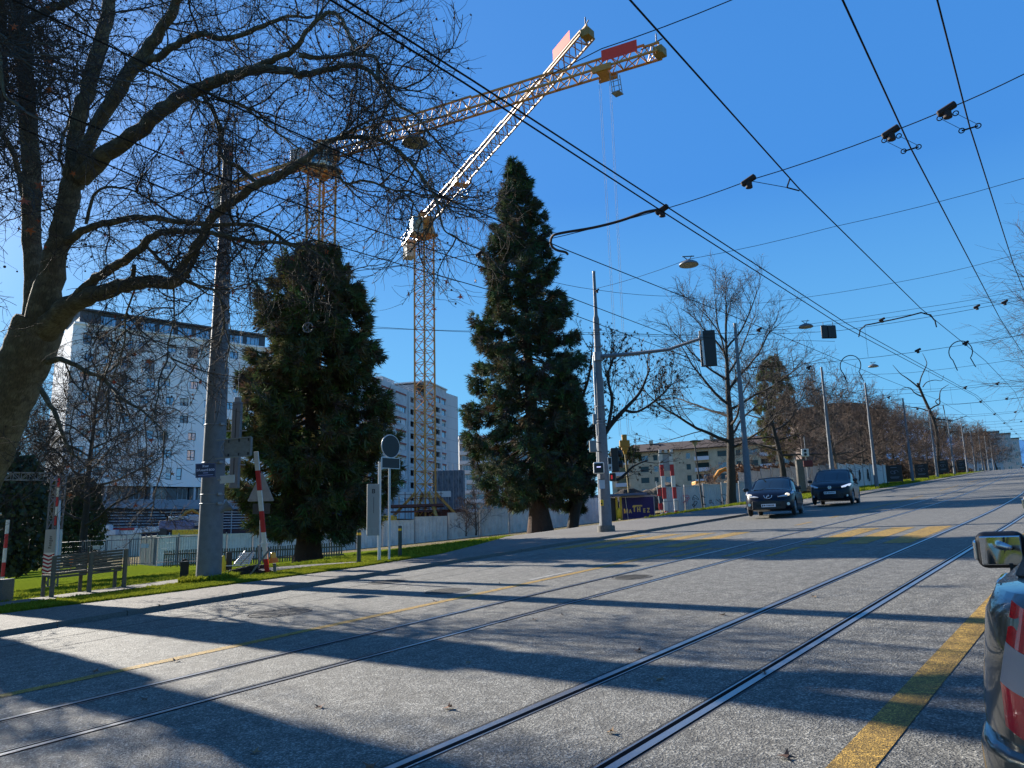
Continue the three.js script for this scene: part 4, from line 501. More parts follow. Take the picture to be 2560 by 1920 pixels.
{ const p = at(1128, 1212, 130), g = thing('site_notice_board', 'white site notice board under the blank end wall', 'notice board', p, CAM.yaw); new MB().box(5.2, 2.1, 0.1).mesh('panel', mWhitePaint, g); new MB().box(1.6, 0.8, 0.02, -1.3, 0.2, 0.07).mesh('green_print', mat([0.02, 0.25, 0.2], 0.6), g); new MB().box(0.9, 0.4, 0.02, 0.7, 0.1, 0.07).mesh('grey_print', mat([0.2, 0.2, 0.25], 0.6), g); for (const x of [-2, 0, 2]) new MB().rod(V(x, -8, -0.1), V(x, -1, -0.1), 0.06).mesh('leg', mGalv2, g); }
// stacked white blocks behind the lawn hoarding
{ const m = [mat([0.72, 0.70, 0.72], 0.8, { map: T.soft }), mat([0.66, 0.63, 0.66], 0.8, { map: T.soft })]; const R = rng(3); let n = 0; const place = ['left end of the white stack', 'on the lower course by the big trunk', 'in the middle of the white stack', 'beside the red beam', 'under the topmost block', 'topmost on the white stack', 'second from the top by the red beam', 'top course near the excavator', 'on the right slope of the stack', 'next to the sheeted pile', 'by the low end near the sheeted pile'];
  for (const [px, py, w] of [[212, 1338, 2.4], [228, 1330, 2.2], [246, 1338, 2.6], [266, 1337, 2.4], [232, 1323, 2], [252, 1321, 2.4], [270, 1322, 1.8], [284, 1334, 2.2], [350, 1329, 2.2], [372, 1327, 2.2], [394, 1326, 2.4]]) { const p = at(px, py + 3, 97), g = thing('block_pallet', 'wrapped pallet of white blocks ' + place[n], 'pallet', p, CAM.yaw + (R() - 0.5) * 0.2, 'white wrapped block pallets'); new MB().rbox(w * 0.46, 0.62, 0.9, 0.04, 0, 0.3, 0).mesh('wrapped_blocks', m[n++ % 2], g); new MB().box(w * 0.46, 0.1, 0.9, 0, -0.05, 0).mesh('pallet_base', mat([0.3, 0.22, 0.14], 0.9), g); }
  { const p = at(312, 1329, 98), g = thing('red_steel_beam', 'long red and white beam behind the white pallets', 'beam', p, CAM.yaw); new MB().box(4.4, 0.28, 0.5, 0, 0.3, 0).mesh('red_flange', mRed, g); new MB().box(3.4, 0.5, 0.4, 0.3, -0.1, 0).mesh('white_web', mWhitePaint, g); for (const x of [-2, 2]) new MB().box(0.4, 2.6, 0.4, x, -1.5, 0).mesh('trestle', mDark, g); } }
function excavator(label, p, turn, k = 1) { const g = thing('excavator', label, 'excavator', p, turn), o = mat([0.62, 0.26, 0.02], 0.5, { map: T.soft }); new MB().rbox(1.9 * k, 0.9 * k, 1.6 * k, 0.12, -0.6, 1.3 * k, 0).mesh('body', o, g); new MB().rbox(1.0 * k, 1.2 * k, 0.9 * k, 0.1, 0.2, 1.9 * k, 0.3).mesh('cab', mGlassDark, g); new MB().rbox(2.6 * k, 0.6 * k, 0.5, 0.25, 0, 0.4 * k, 0.7).rbox(2.6 * k, 0.6 * k, 0.5, 0.25, 0, 0.4 * k, -0.7).mesh('track', mDark, g); const q = [V(0.6, 1.4, 0), V(1.8, 2.9, 0), V(2.6, 3.2, 0), V(3.6, 2.6, 0)].map(v => v.multiplyScalar(k)); new MB().tube(q, [0.24 * k, 0.3 * k, 0.28 * k, 0.16 * k], 4).mesh('boom', o, g); new MB().tube([q[3], V(4.0, 1.2, 0).multiplyScalar(k)], [0.18 * k, 0.12 * k], 4).mesh('stick', o, g); new MB().geo(new THREE.CylinderGeometry(0.45 * k, 0.45 * k, 0.8 * k, 10, 1, false, 0, Math.PI), M4(V(4.0, 0.9, 0).multiplyScalar(k), new THREE.Euler(Math.PI / 2, 0, 0.4), 1)).mesh('bucket', mRust, g); return g; }
excavator('orange excavator beside the thick mast above the yellow skip', at(430, 1332, 84), CAM.yaw + 0.3, 0.75);
excavator('orange excavator arm reaching over the graffiti hoarding', at(1768, 1238, 82), CAM.yaw + 0.1, 0.85);
{ const p = at(440, 1318, 80), g = thing('flatbed_truck', 'dark truck with purple bed behind the yellow skip', 'truck', p, CAM.yaw); new MB().rbox(3.6, 0.9, 1.8, 0.08, 0.4, 0.2, 0).mesh('bed', mat([0.12, 0.13, 0.25], 0.5), g); new MB().rbox(1.2, 1.1, 1.6, 0.1, 2.2, 0.6, 0).mesh('cab', mat([0.3, 0.3, 0.36], 0.4), g); new MB().rbox(1.6, 0.4, 1.4, 0.1, 0.2, 0.9, 0).mesh('load', mWhitePaint, g); for (const x of [-0.9, 2.2]) new MB().cyl(0.4, 0.4, 0.3, x, -0.5, 0.8, 16, Math.PI / 2).mesh('wheel', mDark, g); }
// excavated heaps: displaced mounds
function heap(label, a, w, h, d, m, seed) { const b = new MB(), n = 34, g0 = new THREE.SphereGeometry(1, n, 18, 0, Math.PI * 2, 0, Math.PI / 2), P = g0.attributes.position; for (let k = 0; k < P.count; k++) { const x = P.getX(k), y = P.getY(k), z = P.getZ(k), r = 0.7 + 0.55 * fbm(x * 2.3 + seed, z * 2.3, 4, seed) + 0.08 * fbm(x * 14, z * 14 + y * 9, 2, seed + 4); P.setXYZ(k, x * w / 2 * r, (y * y * 0.4 + y * 0.6) * h * r, z * d / 2 * r); } g0.computeVertexNormals(); return tag(put('earth_heap', g0, m, scene), label, 'heap', 'excavated earth heaps'); }
{ const mE = mat([0.17, 0.125, 0.085], 0.95, { map: rep(T.soft, 3), bumpMap: rep(T.noise, 6), bumpScale: 0.15 }), mE2 = mat([0.045, 0.035, 0.028], 0.95, { bumpMap: rep(T.noise, 6), bumpScale: 0.15 }), mE3 = mat([0.3, 0.22, 0.13], 0.95, { map: rep(T.soft, 3), bumpMap: rep(T.noise, 6), bumpScale: 0.15 });
  [['dark earth heap above the blue company container', 1565, 1262, 72, 8, 1.7, 5, mE2, 3], ['brown earth heap behind the striped height board', 1670, 1258, 76, 9, 2.2, 5, mE, 5], ['long sandy heap above the graffiti hoarding', 1770, 1250, 80, 16, 2.1, 6, mE3, 8], ['straw coloured heap behind the dark hatchback', 1900, 1222, 84, 13, 2.0, 6, mE3, 11]].forEach(([lb, px, py, D, w, h, d, m, s]) => { const p = at(px, py, D), o = heap(lb, p, w, h, d, m, s); o.position.copy(p).add(V(0, -0.5, 0)); o.rotation.y = CAM.yaw; }); }
// --- blue company container with lettering
{
  const p = at(1597, 1300, 57.5), g = thing('company_container', 'dark blue container lettered in yellow beside the signal mast', 'container', p, CAM.yaw - 0.05);
  const t = print(1024, 640, '#10125e', x => { x.fillStyle = '#d9be62'; x.textBaseline = 'alphabetic'; x.font = '900 170px sans-serif'; x.fillText('M', 40, 430); x.font = '900 140px sans-serif'; x.fillText('A', 215, 430); x.font = '900 210px sans-serif'; x.fillText('T', 335, 395); x.fillRect(350, 215, 300, 40); x.font = '900 180px sans-serif'; x.fillText('H', 470, 400); x.font = '900 150px sans-serif'; x.fillText('E', 670, 420); x.font = '900 165px sans-serif'; x.fillText('Z', 800, 422); x.fillStyle = '#4a4f7e'; x.font = '700 48px sans-serif'; x.fillText('MACONNERIE  •  BETON ARME', 60, 590); });
  new MB().box(2.36, 1.72, 2.2, 0, 0.82, -1.2).mesh('shell', mBlue, g); put('lettered_panel', new THREE.PlaneGeometry(2.36, 1.72), mat('#ffffff', 0.6, { map: t }), g).position.set(0, 0.82, -0.094);
  new MB().box(0.06, 1.9, 0.12, -1.21, 0.85, -0.1).box(0.06, 1.9, 0.12, 1.21, 0.85, -0.1).box(2.48, 0.1, 0.14, 0, 1.75, -0.1).mesh('frame', mGreyC, g); new MB().rod(V(-0.78, 0, 0.05), V(-0.92, 1.8, 0.02), 0.022).mesh('prop', mAlu, g);
  new MB().box(4.2, 0.16, 1.5, -1.5, 1.86, 0.1, 0, 0, 0.02).mesh('canopy', mat([0.05, 0.1, 0.2], 0.5), g);
  const q = thing('site_doorway', 'black and yellow site doorway left of the blue container', 'doorway', at(1533, 1301, 57.3), CAM.yaw - 0.05); new MB().box(0.5, 1.7, 0.1, 0.05, 0.8, -0.3).mesh('opening', mBlack, q); for (const x of [0.32, 0.62]) new MB().box(0.16, 1.75, 0.14, x, 0.83, -0.1).mesh('yellow_post', mat([0.5, 0.37, 0.03], 0.6), q); new MB().geo(new THREE.SphereGeometry(0.17, 12, 10), M4(V(0.46, 0.5, 0.05), new THREE.Euler(), V(1, 2.4, 1))).mesh('yellow_sack', mat([0.75, 0.5, 0.02], 0.6), q); new MB().box(0.7, 1.7, 0.1, -0.65, 0.8, -0.3).mesh('blue_side', mBlue, q);
}
// --- striped height board on two legs
{
  const p = at(1672, 1303, 54), g = thing('height_warning_board', 'tall grey board on red and white striped legs by the site entrance', 'warning board', p, CAM.yaw);
  const stripes = (x0, x1, list) => list.forEach(([y0, y1, m]) => { new MB().box(0.26, y1 - y0, 0.07, x0 + (x1 - x0) * (y0 + y1) / 10, (y0 + y1) / 2, 0).mesh('striped_board', m, g); });
  for (const x of [-0.1, 0.62]) stripes(x, x - 0.22, [[0.1, 0.72, mRed], [0.72, 1.55, mWhitePaint], [1.55, 2.35, mRed], [2.35, 3.15, mWhitePaint], [3.15, 3.95, mRed], [3.95, 4.75, mWhitePaint]]);
  stripes(-0.48, -0.6, [[0.1, 0.4, mRed], [0.8, 1.25, mRed], [1.75, 2.25, mRed]]); new MB().bar(V(-0.45, 0, 0), V(-0.72, 2.8, 0), 0.05).mesh('thin_post', mAlu, g);
  new MB().box(0.85, 1.15, 0.05, 0.13, 4.1, -0.06).mesh('grey_panel', mGreyC, g); new MB().box(1.1, 0.06, 0.1, 0.1, 4.75, 0).mesh('top_rail', mDark, g); for (const x of [-0.3, 0.1, 0.5]) new MB().box(0.2, 0.22, 0.05, x, 4.9, 0).mesh('top_lamp', mWhitePaint, g);
  const f = new MB(); f.bar(V(-0.35, 0, 0.1), V(-0.35, 1.35, 0.1), 0.04).bar(V(0.68, 0, 0.1), V(0.72, 1.4, 0.1), 0.04).bar(V(-0.35, 1.35, 0.1), V(0.72, 1.4, 0.1), 0.04); f.mesh('support_frame', mGalv2, g); const s = heap('dark tarpaulin sack at the foot of the striped height board', p, 1.3, 0.75, 0.8, mat([0.02, 0.022, 0.045], 0.7, { bumpMap: T.noise, bumpScale: 0.1 }), 21); s.name = 'tarpaulin_sack'; s.userData.category = 'sack'; delete s.userData.group; s.position.copy(at(1662, 1306, 53.2)); s.rotation.y = 0.4;
}
// ================================================================ TREES
const mBarkPlane = (() => { // flaking plane bark: olive and grey plates over pale new bark
  const t = tex(512, 512, (u, v) => { const a = 0.5 * vn(u * 6, v * 10, 2 * 3, 91) + 0.3 * vn(u * 18, v * 30, 6, 92) + 0.2 * vn(u * 60, v * 90, 30, 93), p = a > 0.56 ? [0.66, 0.62, 0.52] : a > 0.47 ? [0.60, 0.56, 0.46] : [0.54, 0.5, 0.41], n = 0.85 + 0.3 * (vn(u * 120, v * 40, 40, 94) - 0.5); return p.map(c => c * n); });
  return mat([0.62, 0.62, 0.58], 0.9, { map: rep(t, 0.7, 0.5), bumpMap: rep(T.noise, 1.5, 1.5), bumpScale: 0.02 });
})();
const mBark = mat([0.055, 0.047, 0.04], 0.95, { map: rep(T.soft, 2), bumpMap: rep(T.noise, 3, 1), bumpScale: 0.04 }), mBarkSeq = mat([0.11, 0.06, 0.04], 0.95, { map: rep(T.soft, 2), bumpMap: rep(T.noise, 4, 0.6), bumpScale: 0.06 });
const mTwig = mat([0.045, 0.035, 0.03], 0.9), mTwigBrown = mat([0.085, 0.055, 0.04], 0.9), mTwigGrey = mat([0.075, 0.068, 0.058], 0.9);
const rdir = R => { const z = R() * 2 - 1, a = R() * 6.283, q = Math.sqrt(1 - z * z); return V(q * Math.cos(a), z, q * Math.sin(a)); };
function shoot(R, p, d, L, n, wander, pull) { const P = [p.clone()], dir = d.clone().normalize(); let q = p.clone(); for (let k = 0; k < n; k++) { dir.addScaledVector(rdir(R), wander); if (pull) dir.add(pull); dir.normalize(); q = q.clone().addScaledVector(dir, L / n); P.push(q); } return P; }
const taper = (n, r0, r1) => Array.from({ length: n }, (_, k) => r0 + (r1 - r0) * k / (n - 1));
const along = (P, t) => { const f = t * (P.length - 1), k = Math.min(P.length - 2, Math.floor(f)); return { p: P[k].clone().lerp(P[k + 1], f - k), d: P[k + 1].clone().sub(P[k]).normalize() }; };
const off = (R, d, ang) => { const a = rdir(R).cross(d).normalize(); return d.clone().multiplyScalar(Math.cos(ang)).addScaledVector(a, Math.sin(ang)); };

// --- the big plane tree: main limbs surveyed from the photograph [x, y, distance, width in px]
{
  const R = rng(1234), g = thing('plane_tree', 'huge bare plane tree with forked trunk leaning over the street', 'tree');
  const limbs = [
    [[-150, 1420, 17.4, 175], [-120, 1330, 17.4, 150], [-60, 1180, 17.3, 128], [-5, 1060, 17.2, 118], [45, 940, 17.1, 112], [84, 850, 17, 120], [100, 800, 17, 108]],
    [[85, 850, 17.1, 62], [86, 700, 17.4, 46], [81, 579, 17.6, 42], [77, 424, 17.8, 42], [69, 270, 18, 41], [58, 154, 18.2, 37], [38, 0, 18.4, 30], [25, -120, 18.6, 22]],
    [[98, 830, 16.9, 84], [128, 690, 16.8, 60], [154, 579, 16.7, 52], [178, 470, 16.6, 50], [190, 420, 16.6, 52]],
    [[186, 440, 16.6, 40], [186, 347, 16.6, 38], [205, 270, 16.6, 36], [228, 193, 16.6, 35], [262, 58, 16.6, 32], [285, -40, 16.6, 28], [300, -140, 16.6, 20]],
    [[196, 440, 16.5, 34], [231, 340, 16.2, 31], [301, 216, 15.9, 36], [366, 127, 15.7, 30], [424, 39, 15.5, 24], [455, -20, 15.4, 20], [500, -120, 15.2, 12]],
    [[340, 170, 15.8, 20], [405, 135, 15.5, 19], [463, 100, 15.3, 17], [501, 85, 15.1, 15], [560, 96, 14.9, 13], [640, 73, 14.7, 12], [720, 40, 14.5, 8], [780, 45, 14.3, 5]],
    [[205, 445, 16.5, 46], [262, 386, 16.1, 42], [347, 328, 15.7, 36], [424, 262, 15.4, 35], [501, 220, 15.1, 31], [559, 197, 14.9, 28], [640, 175, 14.7, 25], [717, 177, 14.5, 19], [756, 187, 14.4, 17], [813, 177, 14.2, 15], [871, 162, 14, 13], [918, 174, 13.9, 11], [960, 220, 13.8, 9], [995, 262, 13.7, 8], [1040, 290, 13.6, 6], [1075, 340, 13.5, 4]],
    [[640, 168, 14.7, 18], [690, 145, 14.5, 15], [736, 123, 14.4, 14], [775, 69, 14.3, 12], [825, 31, 14.2, 10], [856, 50, 14.1, 9], [870, 85, 14, 8], [883, 116, 13.9, 7], [888, 150, 13.8, 5]],
    [[748, 139, 14.3, 11], [794, 145, 14.2, 10], [887, 135, 13.9, 10], [941, 147, 13.8, 8], [946, 190, 13.7, 7], [985, 215, 13.5, 5], [1050, 230, 13.4, 3]],
    [[105, 835, 16.9, 66], [162, 776, 16.5, 52], [231, 738, 16.1, 41], [318, 712, 15.7, 35], [380, 706, 15.5, 31], [434, 704, 15.3, 30], [457, 684, 15.2, 30], [474, 649, 15.1, 29], [482, 633, 15, 26], [513, 579, 14.9, 23], [552, 521, 14.7, 22], [598, 494, 14.6, 21], [640, 463, 14.4, 21], [698, 440, 14.2, 23], [756, 405, 14, 20], [802, 370, 13.9, 14], [833, 349, 13.8, 11], [891, 343, 13.6, 10], [949, 349, 13.5, 10], [987, 370, 13.4, 9], [1010, 390, 13.3, 9], [1045, 428, 13.2, 8], [1080, 478, 13.1, 7], [1095, 517, 13, 6], [1111, 575, 12.9, 4], [1150, 600, 12.8, 3]],
    [[800, 371, 13.9, 9], [887, 320, 13.6, 7], [949, 293, 13.4, 5], [1000, 280, 13.3, 3]],
    [[752, 408, 14, 10], [800, 415, 13.9, 9], [841, 424, 13.8, 8], [850, 445, 13.8, 8], [868, 459, 13.7, 7], [910, 451, 13.6, 6], [968, 470, 13.5, 5], [1020, 490, 13.4, 4], [1060, 560, 13.3, 3]],
    [[640, 458, 14.4, 12], [600, 420, 14.5, 11], [560, 400, 14.6, 9], [548, 360, 14.7, 9], [556, 335, 14.8, 9], [545, 300, 14.9, 6], [530, 260, 15, 4]],
    [[168, 770, 16.4, 30], [231, 704, 16.1, 23], [289, 666, 15.8, 21], [336, 632, 15.5, 20], [386, 590, 15.3, 17], [424, 578, 15.2, 15], [501, 579, 14.9, 12], [570, 592, 14.7, 11], [640, 606, 14.5, 10], [700, 606, 14.3, 9], [736, 616, 14.2, 8], [800, 640, 14, 5], [850, 700, 13.9, 3]],
    [[165, 605, 16.7, 24], [215, 575, 16.3, 18], [270, 557, 16, 16], [366, 544, 15.6, 14], [463, 555, 15.2, 12], [560, 563, 14.9, 10], [640, 563, 14.6, 9], [690, 586, 14.5, 8], [725, 610, 14.4, 7], [790, 600, 14.2, 4]],
    [[78, 590, 17.6, 15], [54, 463, 17.9, 14], [35, 393, 18.1, 13], [0, 328, 18.3, 12], [-60, 280, 18.5, 8]],
    [[-80, 190, 17, 28], [0, 120, 16.6, 26], [46, 66, 16.4, 24], [108, 31, 16.2, 22], [174, 0, 16, 19], [260, -60, 15.8, 12]],
    [[170, 430, 16.7, 8], [150, 400, 16.8, 7], [155, 350, 16.8, 7], [175, 290, 16.9, 6], [160, 200, 17, 5], [130, 170, 17, 4]],
    [[470, 690, 15.2, 14], [420, 670, 15.4, 12], [390, 640, 15.6, 9], [350, 600, 15.8, 6]],
    [[457, 700, 15.2, 10], [500, 715, 15, 8], [540, 730, 14.9, 6], [560, 790, 14.8, 4], [550, 860, 14.8, 3]],
    [[318, 712, 15.7, 12], [330, 690, 15.7, 12], [335, 665, 15.6, 10]],
    [[120, 905, 16.9, 16], [160, 900, 16.5, 13], [210, 925, 16.2, 11], [260, 950, 15.9, 9], [310, 1000, 15.7, 7], [360, 1030, 15.5, 5], [420, 1090, 15.3, 3]],
    [[100, 970, 16.8, 14], [140, 1040, 16.4, 11], [170, 1120, 16.2, 8], [200, 1150, 16, 5]],
    [[340, 715, 15.6, 5], [315, 790, 15.5, 5], [310, 860, 15.5, 4], [260, 1000, 15.5, 2]],
    [[434, 712, 15.3, 5], [435, 800, 15.2, 4], [420, 880, 15.2, 3], [450, 920, 15.1, 2]],
    [[215, 560, 16.3, 9], [240, 480, 16.2, 7], [310, 470, 16, 5], [380, 500, 15.8, 3]], [[500, 222, 15.1, 9], [560, 250, 14.9, 8], [600, 260, 14.8, 7], [650, 300, 14.6, 5], [760, 380, 14.2, 4]],
    [[501, 230, 15.1, 7], [540, 300, 15, 6], [550, 380, 14.9, 5], [545, 460, 14.8, 4]], [[350, 175, 15.8, 7], [400, 190, 15.6, 7], [440, 215, 15.4, 6], [500, 260, 15.2, 4]]
  ];
  const all = []; let wood = [];
  limbs.forEach((L, k) => {
    const P0 = L.map(([x, y, D]) => at(x, y, D)), r0 = L.map(([, , D, w]) => w / 2 / CAM.f * D), cv = new THREE.CatmullRomCurve3(P0, false, 'centripetal'), n = (L.length - 1) * 5, P = [], r = [];
    for (let j = 0; j <= n; j++) { const t = j / n, f = t * (L.length - 1), a = Math.min(L.length - 2, Math.floor(f)), p = cv.getPoint(t); if (k > 0 && j > 2) p.addScaledVector(rdir(R), Math.min(0.03, r0[a] * 0.35)); P.push(p); r.push((r0[a] + (r0[a + 1] - r0[a]) * (f - a)) * (1 + 0.1 * (R() - 0.5))); }
    if (k === 0) { P.unshift(P[0].clone().add(V(-0.25, -1.1, 0))); r.unshift(r[0] * 1.35); }
    new MB().tube(P, r, k === 0 ? 26 : r[0] > 0.1 ? 18 : 9).mesh(k === 0 ? 'trunk' : 'limb', mBarkPlane, g); all.push({ P, r, k });
  });
  const b1 = new MB(), b2 = new MB(), b3 = new MB(), fruit = [], leaf = [], col = [], V0 = V(0, 0, 0);
  const twigs = (P, lev) => { // small crooked twigs along a branch
    const L = P.reduce((a, p, i) => i ? a + p.distanceTo(P[i - 1]) : 0, 0), n = Math.round(L * 8.5);
    for (let j = 0; j < n; j++) { const { p, d } = along(P, 0.12 + 0.88 * R()), T3 = shoot(R, p, off(R, d, 0.5 + R() * 0.8), 0.12 + R() * 0.42, 4, 0.3, V(0, -0.02, 0)); b3.tube(T3, taper(5, 0.0042, 0.0026), 3, false); if (R() < 0.07) fruit.push(T3[4]); if (R() < 0.016) leaf.push(T3[4]); }
  };
  for (const { P, r, k } of all) {
    if (k === 0) continue; const L = P.reduce((a, p, i) => i ? a + p.distanceTo(P[i - 1]) : 0, 0), n = Math.round(L * (r[0] > 0.12 ? 3.0 : 4.3));
    for (let j = 0; j < n; j++) {
      const t = (r[0] > 0.15 ? 0.22 : 0.1) + (1 - (r[0] > 0.15 ? 0.22 : 0.1)) * R(), { p, d } = along(P, t), len = 0.7 + 1.9 * R() * R() + 0.4 * R(), rr = 0.008 + 0.008 * len * 0.7;
      const B = shoot(R, p, off(R, d, 0.6 + R() * 0.9).add(V(0, R() < 0.35 ? -0.5 : 0.15, 0)), len, 9, 0.3, V(0.015, R() < 0.5 ? -0.035 : 0.03, 0)); b1.tube(B, taper(10, rr, 0.0055), 5, false);
      const m = Math.round(len * 4.6); for (let q = 0; q < m; q++) { const s = along(B, 0.15 + 0.85 * R()), C = shoot(R, s.p, off(R, s.d, 0.5 + R() * 0.8), 0.3 + R() * 0.75, 6, 0.3, V(0, R() < 0.5 ? -0.05 : 0.02, 0)); b2.tube(C, taper(7, 0.0072, 0.004), 4, false); twigs(C); }
      twigs(B);
    }
  }
  b1.mesh('branches', mTwigGrey, g, STUFF); b2.mesh('small_branches', mTwig, g, STUFF); b3.mesh('twigs', mTwig, g, STUFF);
  instanced('seed_balls', new THREE.IcosahedronGeometry(0.017, 1), mat([0.045, 0.03, 0.022], 0.95), fruit.map(p => M4(p.clone().add(V(0, -0.03 - R() * 0.03, 0)), new THREE.Euler(), 0.8 + R() * 0.5)), g);
  const s = new THREE.Shape(); for (let k = 0; k <= 10; k++) { const a = k / 10 * Math.PI * 2, q = (k % 2 ? 0.035 : 0.085) * (k === 5 ? 0.5 : 1); k ? s.lineTo(Math.sin(a) * q, Math.cos(a) * q) : s.moveTo(0, q); }
  const lg = new THREE.ExtrudeGeometry(s, { depth: 0.002, bevelEnabled: false }), LP = lg.attributes.position; for (let k = 0; k < LP.count; k++) LP.setZ(k, LP.getZ(k) + 6 * (LP.getX(k) ** 2) - 3 * LP.getY(k) ** 2); lg.computeVertexNormals();
  instanced('withered_leaves', lg, mat([1, 1, 1], 0.8, { phys: true, transmission: 0.25, side: THREE.DoubleSide }), leaf.map(p => M4(p.clone().add(V(0, -0.04, 0)), new THREE.Euler(R() * 6, R() * 6, R() * 6), 0.4 + R() * 0.4)), g, STUFF, leaf.map(() => lin(0.26 + R() * 0.2, 0.06 + R() * 0.06, 0.02)));
  T.leaf = lg; g.userData.group = 'street plane trees'; copy(g, 'second bare plane tree just outside the view beside the first', [-2.4, -0.1, -10.8], 0).scale.z = -1; copy(g, 'third bare plane tree down the street outside the view', [-0.2, -0.4, 6.4], 0);
}
// --- generic bare tree
function bareTree(seed, H, r0, o = {}) {
  const R = rng(seed), { clear = 0.22, spread = 0.42, n1 = 15, up = 0.02, dens = 1, lean = 0, wander = 0.16, tw = 1, lo = 0.15, hi = 1.15, tr = 0.005 } = o, parts = { trunk: new MB(), limb: [], twig: new MB() };
  const Tk = shoot(R, V(0, -0.3, 0), V(lean, 1, 0), H * 0.84, 12, 0.07, V(0, 0.04, 0)); parts.trunk.tube(Tk, Tk.map((_, k) => k === 0 ? r0 * 1.35 : r0 * Math.pow(1 - k / 13.5, 0.9)), 12);
  for (let j = 0; j < n1; j++) {
    const t = clear + (0.98 - clear) * (j + R() * 0.6) / n1, { p } = along(Tk, t), el = lo + (hi - lo) * Math.pow((t - clear) / (1 - clear), 1.2) + (R() - 0.5) * 0.25, az = j * 2.4 + R() * 0.9, L = H * spread * (1.05 - 0.55 * (t - clear) / (1 - clear)) * (0.8 + 0.4 * R());
    const A = shoot(R, p, V(Math.cos(az) * Math.cos(el), Math.sin(el), Math.sin(az) * Math.cos(el)), L, 9, wander, V(0, up * 2, 0)), ra = r0 * 0.42 * (1 - 0.6 * t) * (0.8 + 0.4 * R()); const m = new MB(); m.tube(A, taper(10, ra, ra * 0.2), 6, false); parts.limb.push(m);
    for (let q = 0, n2 = Math.round(9 * dens); q < n2; q++) { const s = along(A, 0.2 + 0.8 * (q + R()) / n2), L2 = L * (0.28 + 0.3 * R()) * (1.1 - 0.3 * q / n2), B = shoot(R, s.p, off(R, s.d, 0.5 + R() * 0.5).add(V(0, 0.15, 0)), L2, 6, wander * 1.3, V(0, up, 0)); m.tube(B, taper(7, ra * 0.28, ra * 0.07), 4, false);
      for (let w = 0, n3 = Math.round(7 * dens); w < n3; w++) { const s3 = along(B, 0.15 + 0.85 * R()), C = shoot(R, s3.p, off(R, s3.d, 0.45 + R() * 0.5), L2 * (0.3 + 0.35 * R()), 4, wander * 1.4, V(0, up, 0)); parts.twig.tube(C, taper(5, Math.max(tr * 1.3, ra * 0.06), tr), 3, false);
        for (let z = 0, n4 = Math.round(4 * dens * tw); z < n4; z++) { const s4 = along(C, 0.2 + 0.8 * R()); parts.twig.tube(shoot(R, s4.p, off(R, s4.d, 0.5 + R() * 0.4), L2 * (0.12 + 0.2 * R()), 2, 0.2, null), taper(3, tr, tr * 0.6), 3, false); } } }
  }
  return parts;
}
function plant(name, label, parts, pos, turn, mb, mt, group) { const g = thing(name, label, 'tree', pos, turn, group); parts.trunk.mesh('trunk', mb, g); parts.limb.forEach(m => m.mesh('limb', mb, g)); parts.twig.mesh('twigs', mt, g, STUFF); return g; }
const gp = (px, py, D, dy = 0) => { const p = at(px, py, D); return [p.x, p.y + dy, p.z]; };
const oak = plant('bare_oak', 'tall bare oak spreading beside the third mast', bareTree(31, 15.6, 0.33, { spread: 0.44, n1: 17, dens: 1.05, lo: 0.25, hi: 1.3, clear: 0.3, tr: 0.008 }), gp(1829, 1272, 50), 0.3, mBark, mTwig, 'bare trees along the street');
const oak2 = plant('bare_oak', 'lower bare tree with wide flat branches right of the dark hatchback', bareTree(57, 10.4, 0.28, { spread: 0.6, n1: 15, lo: 0.02, hi: 1.0, clear: 0.3, dens: 1, tr: 0.009 }), gp(1960, 1214, 62), 1.1, mBark, mTwig, 'bare trees along the street');
const brn = plant('bare_street_tree', 'brown twiggy street tree behind the dark van', bareTree(83, 10.5, 0.24, { spread: 0.55, n1: 17, lo: 0.05, hi: 1.1, clear: 0.26, dens: 1.1, tr: 0.011 }), gp(2102, 1214, 76), 0, mBark, mTwigBrown, 'brown street trees up the hill');
[[2022, 1216, 88, 0.95, 'brown twiggy street tree between the two mast pairs behind the hatchback'], [2160, 1214, 92, 1.0, 'brown street tree left of the first billboard'], [2196, 1210, 108, 1.05, 'brown street tree behind the first dark billboard'], [2246, 1204, 112, 1.0, 'brown street tree left of the second billboard'], [2282, 1200, 126, 1.05, 'brown street tree behind the second billboard'], [2318, 1194, 136, 1.0, 'brown street tree left of the third billboard'], [2356, 1190, 150, 1.1, 'brown street tree behind the third billboard'], [2385, 1188, 168, 1.05, 'brown street tree behind the fourth billboard'], [2412, 1184, 186, 1.1, 'small brown street tree past the fourth billboard'], [2440, 1180, 210, 1.15, 'tiny brown street tree third from the crest'], [2466, 1177, 240, 1.2, 'tiny brown street tree second from the crest'], [2492, 1175, 270, 1.2, 'last tiny brown tree at the crest']].forEach(([x, y, D, k, lb], i) => { const c = copy(brn, lb, gp(x, y, D, -0.2), i * 1.7); c.scale.setScalar(k); });
[[2080, 1204, 120, 1.2, 'tall bare tree standing behind the brown street trees, left of the hall'], [2240, 1190, 160, 1.25, 'tall bare tree rising right of the rounded hall'], [2300, 1186, 180, 1.2, 'tall bare tree under the dead tree']].forEach(([x, y, D, k, lb], i) => { const c = copy(oak, lb, gp(x, y, D, -0.5), 2 + i * 2.1, 'bare trees along the street'); c.scale.setScalar(k * 0.8); });
{ const c = plant('bare_avenue_tree', 'fine twigged tree reaching in at the right edge above the road', bareTree(119, 15.5, 0.3, { spread: 0.68, n1: 24, lo: 0.15, hi: 1.2, clear: 0.28, dens: 1.2, tr: 0.008 }), [3.3, roadY(4, 62), -62], 1.2, mBark, mTwigBrown, 'bare trees on the near side'); const d = copy(c, 'second fine twigged tree at the right edge farther up the road', [3.4, roadY(3, 84), -84], 2.9, 'bare trees on the near side'); d.scale.setScalar(0.9); }
